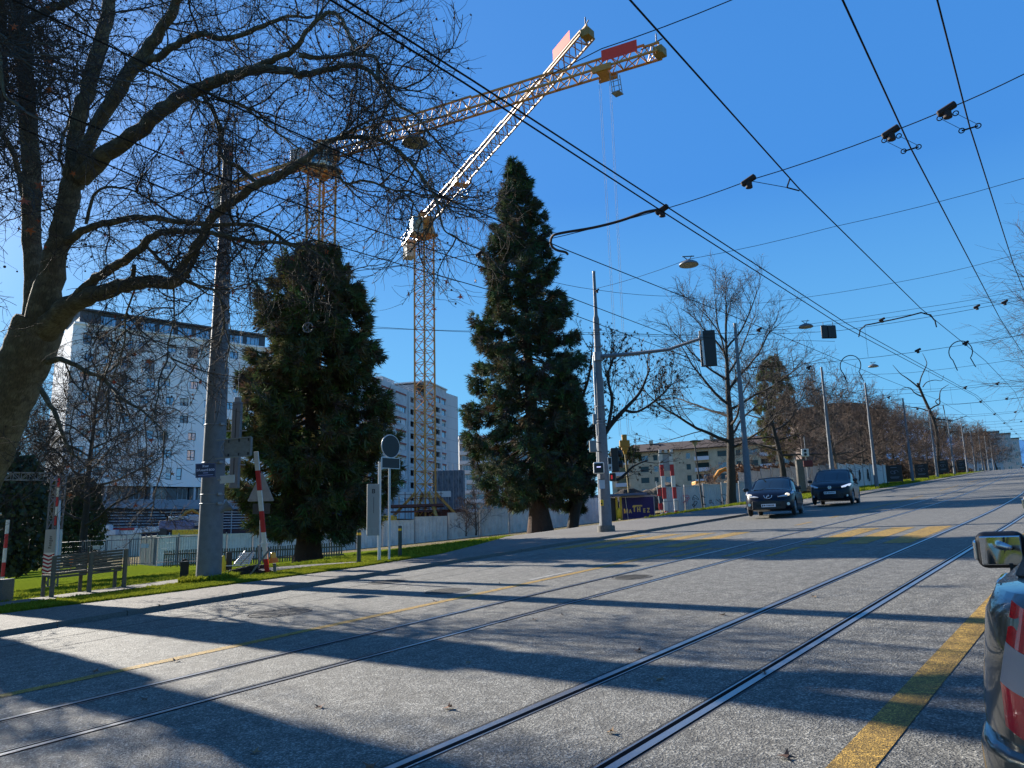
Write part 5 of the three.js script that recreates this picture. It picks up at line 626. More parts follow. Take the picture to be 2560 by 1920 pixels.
{ // brown leaved beech hedge behind the street trees
  const R = rng(808), g = thing('beech_hedge', 'long brown leaved beech hedge behind the street trees and billboards', 'hedge'), st = new MB(), L = [], C = []; for (let k = 0; k < 24000; k++) { const s = 74 + R() * 240, h = 3.4 * Math.pow(R(), 0.8) * (0.8 + 0.4 * vn(s * 0.3, 1, 0, 3)), x = -28 + 4.5 * sm(Math.min(1, Math.max(0, (s - 100) / 60))) + bend(s) + (R() - 0.5) * 1.8; L.push(M4(V(x, groundY(x, s) + h, -s), new THREE.Euler(R() * 6, R() * 6, R() * 6), 2.4 + R() * 2)); const v = 0.6 + 0.8 * R(); C.push(lin(0.11 * v, 0.055 * v, 0.028 * v)); if (k % 60 === 0) st.rod(V(x, groundY(x, s) - 0.2, -s), V(x + (R() - 0.5), groundY(x, s) + 2.6, -s + (R() - 0.5)), 0.035, 4, 0.015); } st.mesh('stems', mTwigBrown, g, STUFF); instanced('brown_leaves', T.leaf, mat([1, 1, 1], 0.9, { side: THREE.DoubleSide }), L, g, STUFF, C);
}
{ // dead pollarded tree
  const D = 132, z = (x, y) => [2000 + x * 0.2893, 800 + y * 0.2893], g = thing('dead_tree', 'tall dead tree with broken twisted branches above the street trees', 'tree');
  [[[1195, 1320, 30], [1185, 1000, 28], [1150, 850, 26], [1115, 770, 25], [1060, 650, 22], [1030, 580, 22], [1015, 545, 18]], [[1030, 570, 12], [1040, 500, 10], [1065, 430, 9], [1082, 370, 7], [1060, 320, 5], [1035, 280, 3]], [[1020, 580, 13], [985, 545, 12], [930, 500, 9], [890, 470, 7], [860, 430, 5], [835, 395, 3]], [[1050, 660, 13], [1000, 640, 11], [965, 620, 9], [935, 590, 7], [880, 580, 6], [820, 600, 3]], [[1120, 775, 14], [1175, 745, 12], [1225, 725, 11], [1235, 670, 9], [1255, 610, 7], [1300, 580, 5], [1345, 560, 3]], [[1200, 735, 9], [1160, 705, 8], [1185, 670, 7], [1175, 635, 6]], [[1235, 735, 8], [1260, 790, 7], [1285, 850, 5], [1340, 870, 3]], [[1060, 580, 9], [1080, 540, 7], [1140, 520, 6], [1185, 525, 4], [1190, 480, 3]], [[1120, 790, 12], [1040, 760, 9], [980, 750, 6], [920, 720, 4]], [[1140, 850, 12], [1210, 860, 9], [1290, 870, 7], [1400, 830, 4]]].forEach((L, k) => { const P = L.map(([x, y]) => at(...z(x, y), D + (k ? Math.sin(k * 2) * 0 : 0))).map((p, j) => j && k ? p.add(V(Math.sin(k * 3) * j * 0.25, 0, Math.cos(k * 3) * j * 0.25)) : p); new MB().tube(new THREE.CatmullRomCurve3(P).getPoints(L.length * 4), (() => { const n = L.length * 4 + 1, r = []; for (let j = 0; j < n; j++) { const f = j / (n - 1) * (L.length - 1), a = Math.min(L.length - 2, Math.floor(f)); r.push((L[a][2] + (L[a + 1][2] - L[a][2]) * (f - a)) * 0.2893 / 2 / CAM.f * D); } return r; })(), 8).mesh(k ? 'limb' : 'trunk', mBark, g); });
}
// --- small leaning tree with dead leaves right of the tall conifer
{
  const R = rng(404), g = thing('leaning_tree', 'crooked mossy trunked tree with clinging dead leaves beside the tall conifer', 'tree'), D = 45, L = [[[1430, 1325, 30], [1440, 1270, 26], [1455, 1220, 24], [1480, 1170, 22], [1492, 1120, 18], [1520, 1070, 14], [1560, 1025, 10], [1600, 980, 7], [1625, 920, 4]], [[1438, 1275, 20], [1425, 1220, 16], [1432, 1160, 14], [1420, 1090, 12], [1445, 1020, 9], [1470, 950, 6], [1480, 880, 4]], [[1520, 1070, 9], [1530, 1000, 8], [1520, 940, 6], [1540, 880, 4]], [[1560, 1025, 8], [1590, 1030, 6], [1640, 1000, 5], [1680, 960, 3]], [[1480, 1170, 12], [1540, 1200, 8], [1585, 1165, 5], [1620, 1150, 3]]], tw = new MB(), lf = [];
  L.forEach((l, k) => { const P = new THREE.CatmullRomCurve3(l.map(([x, y]) => at(x, y, D + Math.sin(k * 2.2) * 0.6))).getPoints(l.length * 4), r = P.map((_, j) => { const f = j / (P.length - 1) * (l.length - 1), a = Math.min(l.length - 2, Math.floor(f)); return (l[a][2] + (l[a + 1][2] - l[a][2]) * (f - a)) / 2 / CAM.f * D; }); new MB().tube(P, r, 9).mesh(k ? 'limb' : 'trunk', mBark, g);
    for (let j = 0; j < (k === 4 ? 5 : 26); j++) { const s = along(P, 0.35 + 0.65 * R()), B = shoot(R, s.p, off(R, s.d, 0.7 + R() * 0.5).add(V(0, 0.3, 0)), 0.8 + R() * 1.6, 6, 0.2, V(0, 0.04, 0)); tw.tube(B, taper(7, 0.025, 0.009), 4, false); for (let q = 0; q < 9; q++) { const c = along(B, 0.2 + 0.8 * R()), C = shoot(R, c.p, off(R, c.d, 0.6), 0.3 + R() * 0.5, 3, 0.25, null); tw.tube(C, taper(4, 0.009, 0.006), 3, false); if (R() < 0.75) lf.push(C[3]); if (R() < 0.4) lf.push(C[2]); } } });
  tw.mesh('twigs', mTwig, g, STUFF); instanced('dead_leaves', T.leaf, mat([0.075, 0.05, 0.03], 0.9), lf.map(p => M4(p, new THREE.Euler(R() * 6, R() * 6, R() * 6), 0.9 + R() * 0.9)), g);
}
// --- conifers: boughs with sprays of foliage
const sprayGeo = (() => { const R = rng(8), b = new MB(); for (let k = 0; k < 20; k++) { const a = (R() - 0.5) * 2.3, e = (R() - 0.5) * 1.5, L = 0.22 + R() * 0.3, d = V(Math.cos(a) * Math.cos(e), Math.sin(e), Math.sin(a) * Math.cos(e)), o = V(R() * 0.14, (R() - 0.5) * 0.1, (R() - 0.5) * 0.16), s = V().crossVectors(d, rdir(R)).normalize().multiplyScalar(0.014 + R() * 0.012), m = o.clone().addScaledVector(d, L * 0.45), t = o.clone().addScaledVector(d, L).add(V(0, -0.03, 0)); b.quad(o, m.clone().add(s), t, m.clone().sub(s)); } return b.buf(); })();
function conifer(name, label, base, H, prof2, trunkR, seed, tint, o = {}) {
  const R = rng(seed), g = thing(name, label, 'tree', base), lst = [], col = [], tk = new MB(), { lean = V(0, 0, 0), boughs = 210, size = 1, dens = 1, skip = 0.22, den = 1 } = o;
  const top = V(0, H, 0).add(lean), P = []; for (let k = 0; k <= 14; k++) P.push(V(0, -0.5, 0).lerp(top, k / 14)); tk.tube(P, P.map((_, k) => k === 0 ? trunkR * 1.75 : k === 1 ? trunkR * 1.15 : trunkR * (1 - k / 15)), 14).mesh('trunk', mBarkSeq, g);
  const rad = h => { for (let k = 1; k < prof2.length; k++) if (h <= prof2[k][0]) { const [a, p] = prof2[k - 1], [b, q] = prof2[k]; return p + (q - p) * (h - a) / (b - a); } return 0.05; }, bm = new MB();
  for (let k = 0; k < boughs; k++) {
    const h = prof2[0][0] + (1 - prof2[0][0]) * Math.pow((k + R()) / boughs, 0.92), az = k * 2.39996 + R() * 0.6, rr = rad(h) * (0.62 + 0.55 * R()) * (R() < skip ? 0.5 : 1), y = h * H, c = V().copy(lean).multiplyScalar(h), d = V(Math.cos(az), 0, Math.sin(az)); if (rr < 0.08) continue;
    const dip = rr * (0.28 + 0.2 * R()) * (1.15 - h), Q = [c.clone().setY(y), c.clone().addScaledVector(d, rr * 0.4).setY(y - dip * 0.55), c.clone().addScaledVector(d, rr * 0.78).setY(y - dip), c.clone().addScaledVector(d, rr).setY(y - dip * 0.82 + 0.12)], cv = new THREE.CatmullRomCurve3(Q); bm.tube(cv.getPoints(6), taper(7, 0.02 + trunkR * 0.09 * (1 - h), 0.012), 5, false);
    const n = Math.round((7 + rr * 15) * dens); for (let j = 0; j < n; j++) { const t = 0.3 + 0.7 * Math.pow(R(), 0.7), p = cv.getPoint(t), sp = 0.32 * size * (0.4 + t) * (0.5 + rr * 0.28), s = V(-d.z, 0, d.x); p.addScaledVector(s, (R() - 0.5) * 2 * sp).add(V(0, (R() - 0.65) * sp * 1.1, 0)); const dir = d.clone().multiplyScalar(0.8).addScaledVector(s, (R() - 0.5) * 1.3).add(V(0, -0.25 + (R() - 0.5) * 0.8, 0)).normalize(), q = new THREE.Quaternion().setFromUnitVectors(V(1, 0, 0), dir).multiply(new THREE.Quaternion().setFromAxisAngle(V(1, 0, 0), R() * 6.28)); lst.push(M4(p, q, size * (0.75 + R() * 0.7))); const w = R(), br = w < 0.07 ? [0.10, 0.06, 0.03] : tint.map((v, i) => v * (0.65 + 0.75 * R())); col.push(lin(...br)); }
  }
  bm.mesh('boughs', mBarkSeq, g, STUFF); instanced('foliage', sprayGeo, mat([1, 1, 1], 0.9, { phys: true, specularIntensity: 0.2, transmission: 0.15, side: THREE.DoubleSide }), lst, g, STUFF, col); return g;
}
const gc1 = hit(770, 1410) || at(770, 1410, 29), d1 = -gc1.clone().sub(camera.position).applyQuaternion(camera.quaternion.clone().invert()).z;
{
  const D = 27.3, b = at(770, 1408, D), k = D / CAM.f, H = (1406 - 575) * k;
  conifer('rounded_sequoia', 'dark dense sequoia with a rounded top behind the striped barrier', [b.x, b.y, b.z], H, [[0.12, 1.0], [0.16, 150 * k], [0.2, 172 * k], [0.34, 205 * k], [0.48, 200 * k], [0.6, 165 * k], [0.72, 150 * k], [0.86, 128 * k], [0.94, 95 * k], [1, 25 * k]], 0.42, 61, [0.105, 0.112, 0.047], { lean: V(0.2, 0, 0.1), boughs: 290, dens: 0.9, size: 0.85 });
}
{
  const D = 44, b = at(1352, 1330, D), k = D / CAM.f, H = (1330 - 330) * k;
  conifer('spire_sequoia', 'tall pointed sequoia spire rising between the crane and the signal mast', [b.x, b.y, b.z], H, [[0.085, 1.0], [0.12, 120 * k], [0.2, 160 * k], [0.34, 158 * k], [0.48, 135 * k], [0.6, 112 * k], [0.72, 92 * k], [0.82, 68 * k], [0.91, 42 * k], [0.97, 20 * k], [1, 6 * k]], 0.5, 62, [0.075, 0.092, 0.05], { lean: V(-0.75, 0, 0.55), boughs: 360, dens: 0.72, size: 1.0 });
}
{ const b = at(1442, 1310, 46); conifer('dark_yew', 'dark evergreen filling the gap right of the tall sequoia', [b.x - 0.3, b.y, b.z], 9, [[0.12, 0.9], [0.3, 1.3], [0.6, 1.2], [0.85, 0.8], [1, 0.1]], 0.18, 66, [0.055, 0.075, 0.035], { boughs: 110, size: 0.95 }); }
{ const b = at(1958, 1200, 92); conifer('yellowish_spruce', 'yellow green conifer showing behind the flat branched bare tree', [b.x, b.y, b.z], (1200 - 880) * 92 / CAM.f, [[0.2, 1.3], [0.4, 1.9], [0.6, 2.1], [0.8, 1.7], [0.92, 1.0], [1, 0.2]], 0.25, 68, [0.12, 0.13, 0.03], { boughs: 90, size: 1.4, dens: 0.6 }); }
{ const b = at(1570, 1210, 170); conifer('flat_cedar', 'flat topped cedar in front of the beige housing roof', [b.x, b.y, b.z], (1210 - 1112) * 170 / CAM.f, [[0.6, 1.2], [0.75, 4], [0.9, 3.6], [1, 1]], 0.2, 69, [0.06, 0.07, 0.03], { boughs: 34, size: 1.3, dens: 0.45 }); }
// --- twiggy young tree and ivy clad trunks in the park
{
  const tree = plant('twiggy_park_tree', 'brown much branched tree in front of the white block', bareTree(92, 12.0, 0.2, { spread: 0.42, n1: 20, lo: 0.1, hi: 1.2, clear: 0.2, dens: 1.15, wander: 0.28, tr: 0.0075 }), gp(205, 1408, 38), 0.4, mBark, mTwigBrown, 'brown park trees by the lawn'); tree.scale.set(1, 1, 1);
  const c = copy(tree, 'brown much branched tree at the left edge behind the plane trunk', gp(20, 1412, 33), 2.2); c.scale.set(0.9, 0.8, 0.9); const c3 = copy(tree, 'low brown branched tree between the ivy clad trunks', gp(112, 1408, 45), 4.2); c3.scale.set(0.95, 0.62, 0.95);
  const leafG = (() => { const b = new MB(); b.quad(V(0, -0.05, 0), V(0.05, 0, 0.012), V(0, 0.07, 0), V(-0.05, 0, 0.012)); return b.buf(); })(), mIvy = mat([1, 1, 1], 0.7, { side: THREE.DoubleSide });
  const ivy = (label, px, py, D, H, r, n, seed, tint, y0 = 0) => { const R = rng(seed), b = at(px, py, D), g = thing('ivy_clad_tree', label, 'tree', b, 0, 'ivy clad trunks in the park'); const P = shoot(R, V(0, -0.3, 0), V(0, 1, 0), H, 8, 0.04, V(0, 0.03, 0)); new MB().tube(P, taper(9, r * 0.45, r * 0.2), 10).mesh('trunk', mBark, g); const L = [], C = []; for (let k = 0; k < n; k++) { const t = y0 + (1 - y0) * R(), { p } = along(P, t), a = R() * 6.283, q = r * (0.45 + 0.6 * Math.pow(R(), 0.6)) * (0.75 + 0.5 * vn(t * 9, a, 0, seed)) * (0.35 + 1.1 * Math.sin(Math.PI * (0.12 + 0.8 * t))); L.push(M4(p.add(V(Math.cos(a) * q, (R() - 0.5) * 0.2, Math.sin(a) * q)), new THREE.Euler(R() * 2 - 1, R() * 6.28, R() * 6.28), 1 + R() * 1.1)); const v = 0.6 + 0.8 * R(); C.push(lin(tint[0] * v, tint[1] * v, tint[2] * v)); } instanced('ivy_leaves', leafG, mIvy, L, g, STUFF, C); return g; };
  ivy('thick ivy covered trunk beside the striped advertising column', 178, 1404, 46, 5.2, 1.0, 5200, 5, [0.025, 0.05, 0.014], 0.1); ivy('dark ivy covered trunk at the left edge of the lawn', 22, 1418, 30, 4.6, 0.95, 4200, 6, [0.028, 0.042, 0.016]); ivy('ivy covered trunk partly behind the lattice portal', 66, 1410, 40, 4.8, 0.9, 3200, 7, [0.04, 0.06, 0.018]);
  const sb = bareTree(77, 2.6, 0.05, { spread: 0.5, n1: 14, clear: 0.05, lo: 0.5, hi: 1.3, dens: 0.7, tr: 0.006 }); const shrub = plant('bare_shrub', 'leafless brown shrub below the netting by the tall sequoia', sb, gp(1165, 1330, 56), 0, mTwigBrown, mTwigBrown, 'bare shrubs on the site edge'); const s2 = copy(shrub, 'leafless brown shrub behind the left lower fringe of the tall sequoia', gp(1190, 1325, 57), 2); s2.scale.setScalar(1.3); const s3 = copy(shrub, 'leafless bush against the beige housing beside the lamp', gp(1790, 1262, 72), 3); s3.scale.setScalar(1.5);
}
// ================================================================ STREET FURNITURE
const mWoodOld = mat([0.16, 0.14, 0.10], 0.85, { map: rep(T.soft, 3), bumpMap: rep(T.noise, 1, 6), bumpScale: 0.006 }), mWoodDark = mat([0.075, 0.07, 0.05], 0.85, { map: rep(T.soft, 3) }), mGreenPost = mat([0.012, 0.03, 0.03], 0.4), mLens = mat([0.9, 0.35, 0.02], 0.2);
const faceCam = p => Math.atan2(-p.x, -p.z) + 0; // +z towards the camera
const G = (px, py) => hit(px, py);
{ // bench, seen from behind
  const a = G(128, 1494), b = G(309, 1470), L = Math.hypot(b.x - a.x, b.z - a.z), th = Math.atan2(-(b.z - a.z), b.x - a.x), g = thing('park_bench', 'weathered slatted bench with its back to the street', 'bench', [a.x, a.y, a.z], th), dy = (b.y - a.y);
  for (let k = 0; k < 3; k++) { const x = L * k / 2, y = dy * k / 2; new MB().rbox(0.075, 0.86, 0.06, 0.008, x, y + 0.38, 0).mesh('post', mWoodOld, g); new MB().rbox(0.06, 0.46, 0.06, 0.008, x, y + 0.2, -0.42).rbox(0.06, 0.05, 0.46, 0.008, x, y + 0.41, -0.22).mesh('leg', mWoodOld, g); }
  for (let i = 0; i < 2; i++) { for (let k = 0; k < 8; k++) { const y = 0.38 + k * 0.058; new MB().rbox(L / 2 - 0.09, 0.044, 0.022, 0.005, L * (i + 0.5) / 2, y + dy * (i + 0.5) / 2, -0.045, -0.1, 0, Math.atan2(dy, L)).mesh('back_slat', mWoodOld, g); } for (let k = 0; k < 5; k++) new MB().rbox(L / 2 - 0.06, 0.03, 0.06, 0.006, L * (i + 0.5) / 2, 0.45 + dy * (i + 0.5) / 2, -0.12 - k * 0.075, 0, 0, Math.atan2(dy, L)).mesh('seat_slat', mWoodOld, g); }
}
{ const p = G(460, 1446), g = thing('litter_post', 'black round topped litter post beside the thick mast', 'litter bin', p, faceCam(p)); const s = new THREE.Shape(); s.moveTo(-0.15, 0.06); s.lineTo(0.15, 0.06); s.lineTo(0.15, 0.62); s.absarc(0, 0.62, 0.15, 0, Math.PI); s.closePath(); const e = new THREE.ExtrudeGeometry(s, { depth: 0.22, bevelEnabled: true, bevelSize: 0.012, bevelThickness: 0.012, bevelSegments: 2 }); e.translate(0, 0, -0.11); put('body', e, mBlack, g); new MB().box(0.4, 0.06, 0.32, 0, 0.03, 0).mesh('foot', mDark, g); new MB().box(0.2, 0.06, 0.02, 0, 0.6, 0.125).mesh('slot', mDark, g); }
// signs on the thick mast
{
  const D = D1 - 0.32; let g = thing('street_name_plate', 'dark blue enamel street name plate on the thick mast', 'sign', at(514, 1176, D), CAM.yaw + 0.3);
  const t = print(512, 384, '#10103e', x => { x.strokeStyle = '#8d8fc0'; x.lineWidth = 5; x.strokeRect(8, 8, 496, 368); x.fillStyle = '#cfd0ea'; x.textAlign = 'center'; x.font = '700 84px serif'; x.fillText('Rue', 256, 100); x.font = '700 86px serif'; x.fillText('Edouard-ROD', 256, 210, 470); x.fillStyle = '#8486b4'; x.fillRect(190, 252, 132, 22); x.fillRect(60, 312, 392, 20); });
  new MB().rbox(0.4, 0.3, 0.012, 0.005).mesh('plate', mat([0.01, 0.01, 0.05], 0.4), g); put('print', new THREE.PlaneGeometry(0.39, 0.29), mat('#ffffff', 0.35, { map: t }), g).position.z = 0.0075; g.rotation.z = 0.05;
  g = thing('direction_sign', 'back of a grey arrow direction sign bracketed to the thick mast', 'sign', at(595, 1119, D + 0.3), CAM.yaw - 0.45); new MB().rbox(0.82, 0.4, 0.02, 0.006).mesh('panel', mSignBack, g); const b = new MB(); for (const y of [-0.2, 0.2]) b.box(1.0, 0.025, 0.03, -0.12, y, 0.02); b.box(0.02, 0.4, 0.02, 0.39, 0, 0.022).bar(V(-0.34, 0.19, 0.03), V(-0.46, 0, 0.03), 0.02).bar(V(-0.34, -0.19, 0.03), V(-0.46, 0, 0.03), 0.02); b.mesh('bracket', mGalv2, g); for (const x of [-0.25, 0.05, 0.32]) new MB().box(0.014, 0.06, 0.02, x, 0.15, 0.03).box(0.014, 0.06, 0.02, x, -0.15, 0.03).mesh('clip', mDark, g);
  g = thing('counterweight_case', 'long grey counterweight case hanging behind the thick mast', 'counterweight', at(590, 1112, 19.2), CAM.yaw); new MB().rbox(0.22, 2.15, 0.16, 0.02).mesh('case', mGalv, g); new MB().box(0.02, 1.7, 0.01, 0.0, 0.05, 0.083).mesh('slot', mDark, g); new MB().rbox(0.15, 0.14, 0.1, 0.02, 0, 1.13, 0).rod(V(0, 1.15, 0), V(0.02, 3.2, 0), 0.006, 5).bar(V(-0.3, 0.35, 0), V(0.25, 0.35, 0), 0.03).bar(V(-0.3, -0.5, 0), V(0.25, -0.5, 0), 0.03).mesh('guide', mGalv2, g);
  g = thing('small_plate_sign', 'small pale plate facing away below the arrow sign', 'sign', at(568, 1198, D + 0.2), CAM.yaw - 0.5); new MB().rbox(0.44, 0.17, 0.015, 0.005).mesh('plate', mAlu, g); new MB().box(0.1, 0.04, 0.04, -0.24, 0, 0).mesh('bracket', mGalv2, g);
  g = thing('horn_speaker', 'grey horn bracket low on the thick mast', 'speaker', at(562, 1272, D + 0.1), CAM.yaw + 0.2); put('horn', new THREE.LatheGeometry([[0.03, -0.12], [0.05, -0.02], [0.1, 0.06], [0.13, 0.12]].map(v => new THREE.Vector2(...v)), 16), mGalv, g).rotation.z = -0.9; new MB().box(0.3, 0.025, 0.05, 0.1, 0.1, 0).mesh('arm', mGalv2, g);
}
// round sign, its plate and the stop post
{
  const p = G(973, 1403), D = 19.2; let g = thing('round_traffic_sign', 'dark back of a round sign with a plate beneath, on a slim post', 'sign', p, CAM.yaw + 0.85), u = 1931.74 / 18.9, h = (1403 - 1116) / u; // metres
  new MB().tube([V(0, -0.1, 0), V(0, h - 0.25, 0)], 0.03, 10).mesh('post', mAlu, g); new MB().cyl(0.285, 0.285, 0.02, 0, h, 0.04, 40, Math.PI / 2).mesh('disc', mat([0.012, 0.017, 0.022], 0.45), g); put('rim', new THREE.TorusGeometry(0.285, 0.014, 8, 48), mAlu, g).position.set(0, h, 0.04); new MB().rbox(0.56, 0.25, 0.02, 0.01, 0, h - 0.42, 0.04).mesh('plate', mat([0.012, 0.017, 0.022], 0.45), g); { const f = new MB(); f.box(0.58, 0.018, 0.03, 0, h - 0.29, 0.04).box(0.58, 0.018, 0.03, 0, h - 0.55, 0.04).box(0.018, 0.27, 0.03, 0.285, h - 0.42, 0.04).box(0.018, 0.27, 0.03, -0.285, h - 0.42, 0.04); f.mesh('plate_rim', mAlu, g); }
  const q = G(948, 1404); g = thing('stop_totem', 'tall thin stop totem with a grey display case', 'totem', q, CAM.yaw + 0.25); const hh = (1404 - 1154) / u; new MB().rbox(0.075, hh + 0.1, 0.06, 0.008, 0, hh / 2 - 0.05, 0).mesh('post', mAlu, g); new MB().rbox(0.3, 1.26, 0.1, 0.01, -0.16, hh / 2 + 0.04, 0.04).mesh('case', mat([0.34, 0.34, 0.32], 0.6, { map: rep(T.soft, 2) }), g); const t = print(96, 400, '#8d8c88', x => { x.fillStyle = '#222'; x.font = '700 60px sans-serif'; x.fillText('B', 26, 66); x.fillRect(46, 100, 4, 160); }); put('print', new THREE.PlaneGeometry(0.24, 1.0), mat('#ffffff', 0.7, { map: t }), g).position.set(-0.15, hh / 2 + 0.1, 0.0925);
}
for (const [px, py, h, lb] of [[897, 1407, 0.8, 'dark bollard with yellow band left of the stop totem'], [1000, 1392, 0.8, 'dark bollard with yellow band right of the round sign']]) { const p = G(px, py), g = thing('bollard', lb, 'bollard', p, 0, 'yellow banded bollards on the verge'); new MB().tube([V(0, -0.1, 0), V(0, h - 0.13, 0)], 0.05, 14).mesh('shaft', mGreenPost, g); new MB().tube([V(0, h - 0.13, 0), V(0, h - 0.07, 0)], 0.052, 14).mesh('yellow_band', mYell, g); new MB().tube([V(0, h - 0.07, 0), V(0, h - 0.01, 0), V(0, h, 0)], [0.05, 0.05, 0.03], 14).mesh('top', mGreenPost, g); }
// leaning striped barrier board, its frame, beacon, ballast and litter
{
  const D = 17.6, A = at(668, 1432, D), B = at(640, 1129, D), g = thing('striped_barrier_board', 'tall red and white striped board leaning in a steel frame', 'barrier', [0, 0, 0]), L = [0, 0.115, 0.2, 0.335, 0.51, 0.68, 0.845, 1].map(v => v), q = t => A.clone().lerp(B, t);
  for (let k = 0; k < L.length - 1; k++) new MB().bar(q(L[k]), q(L[k + 1]), 0.115, 0.03).mesh('stripe', [mRed, mRed, mWhitePaint, mWhitePaint, mRed, mWhitePaint, mRed][k] === undefined ? mRed : [mRed, mWhitePaint, mWhitePaint, mRed, mWhitePaint, mRed, mWhitePaint][k], g);
  new MB().bar(at(640, 1361, D), at(674, 1357, D), 0.05, 0.03).mesh('clamp', mWhitePaint, g); new MB().bar(at(678, 1368, D - 0.2), at(616, 1450, D - 0.3), 0.045, 0.03).bar(at(604, 1453, D - 0.2), at(700, 1442, D - 0.2), 0.08, 0.035).bar(at(686, 1408, D), at(688, 1440, D), 0.06, 0.04).bar(at(636, 1374, D + 0.3), at(600, 1412, D + 0.2), 0.03, 0.02).bar(at(645, 1364, D), at(647, 1420, D), 0.03).mesh('steel_frame', mGalv, g);
  const p = at(684, 1397, D - 0.1), b = thing('beacon_lamp', 'orange warning beacon at the foot of the striped board', 'beacon', p, CAM.yaw); put('lens', new THREE.LatheGeometry([[0.001, 0.15], [0.045, 0.145], [0.06, 0.1], [0.065, 0.02]].map(v => new THREE.Vector2(...v)), 18), mLens, b); new MB().tube([V(0, 0.02, 0), V(0.0, -0.03, 0), V(0, -0.09, 0)], [0.075, 0.1, 0.11], 16).mesh('base', mOrange, b); b.rotation.z = 0.12;
  const R = rng(18), mSlab = mat([0.05, 0.05, 0.052], 0.9, { map: T.fine, bumpMap: T.noise, bumpScale: 0.01 });
  [['at the bottom left of the pile', 575, 1451, 17.5, 0.9, 0.03, 0.12], ['bottom right of the pile under the frame', 640, 1448, 17.7, 0.95, -0.02, 0.14], ['second course by the mast', 588, 1438, 17.7, 0.8, 0.12, 0.12], ['second course in the middle', 625, 1436, 17.8, 0.85, 0.06, 0.12], ['sloping on the right shoulder', 655, 1433, 17.9, 0.7, -0.25, 0.1], ['third course tipped up', 603, 1426, 17.8, 0.75, 0.2, 0.1], ['topmost on the pile', 628, 1420, 17.9, 0.6, 0.1, 0.09]].forEach(([lb, px, py, d, w, rz, t]) => { const o = thing('ballast_slab', 'dark rubber ballast slab ' + lb, 'slab', at(px, py, d), CAM.yaw + (R() - 0.5) * 0.5, 'dark ballast slabs in the pile'); o.rotation.z = rz; new MB().rbox(w, t, 0.42, 0.02).mesh('slab', mSlab, o); new MB().rbox(0.09, 0.03, 0.09, 0.01, w * 0.25, t / 2, 0.05).rbox(0.09, 0.03, 0.09, 0.01, -w * 0.25, t / 2, 0.05).mesh('socket', mDark, o); });
  const c = thing('slatted_chair', 'white slatted chair back tipped behind the ballast pile', 'chair', at(606, 1411, 18.3), CAM.yaw); for (let k = 0; k < 6; k++) new MB().rbox(0.36, 0.036, 0.018, 0.005, 0.03 * k * 0.5, 0.02 + k * 0.047, -k * 0.02).mesh('slat', mWhitePaint, c); new MB().bar(V(-0.2, 0, 0.02), V(0.02, 0.3, -0.1), 0.03).bar(V(0.15, 0, 0.02), V(0.2, 0.3, -0.1), 0.03).box(0.55, 0.02, 0.1, -0.2, -0.02, 0.05).mesh('frame', mAlu, c);
  const y = thing('yellow_bag', 'yellow sack hanging beside the thick mast', 'bag', at(558, 1414, 18.2), CAM.yaw); { const s = new THREE.SphereGeometry(1, 18, 18), P = s.attributes.position; for (let k = 0; k < P.count; k++) { const a = P.getX(k), b2 = P.getY(k), c2 = P.getZ(k), r = 1 + 0.35 * (fbm(a * 3 + 5, b2 * 4, 3, 3) - 0.5); P.setXYZ(k, a * 0.075 * r * (1.15 - 0.2 * b2) + (1 - b2) * -0.02, b2 * 0.24, c2 * 0.06 * r); } s.computeVertexNormals(); put('sack', s, mat([0.75, 0.52, 0.02], 0.6), y); } new MB().rbox(0.12, 0.42, 0.08, 0.01, 0.1, 0.1, -0.1).mesh('backing_post', mBlack, y);
  const t = thing('warning_triangle', 'grey back of a triangular warning sign behind the striped board', 'sign', at(653, 1226, 19.6), CAM.yaw + 0.1), s = new THREE.Shape(); s.moveTo(-0.3, -0.27); s.lineTo(0.3, -0.27); s.quadraticCurveTo(0.33, -0.25, 0.3, -0.21); s.lineTo(0.03, 0.42); s.quadraticCurveTo(0, 0.46, -0.03, 0.42); s.lineTo(-0.3, -0.21); s.quadraticCurveTo(-0.33, -0.25, -0.3, -0.27); put('plate', new THREE.ExtrudeGeometry(s, { depth: 0.012, bevelEnabled: true, bevelSize: 0.006, bevelThickness: 0.004, bevelSegments: 1 }), mSignBack, t); new MB().tube([V(0.02, -2.5, -0.03), V(0, 0.35, -0.03)], 0.025, 8).mesh('post', mGalv2, t); new MB().box(0.42, 0.26, 0.03, 0.02, -0.46, 0).mesh('sub_plate', mDark, t);
}
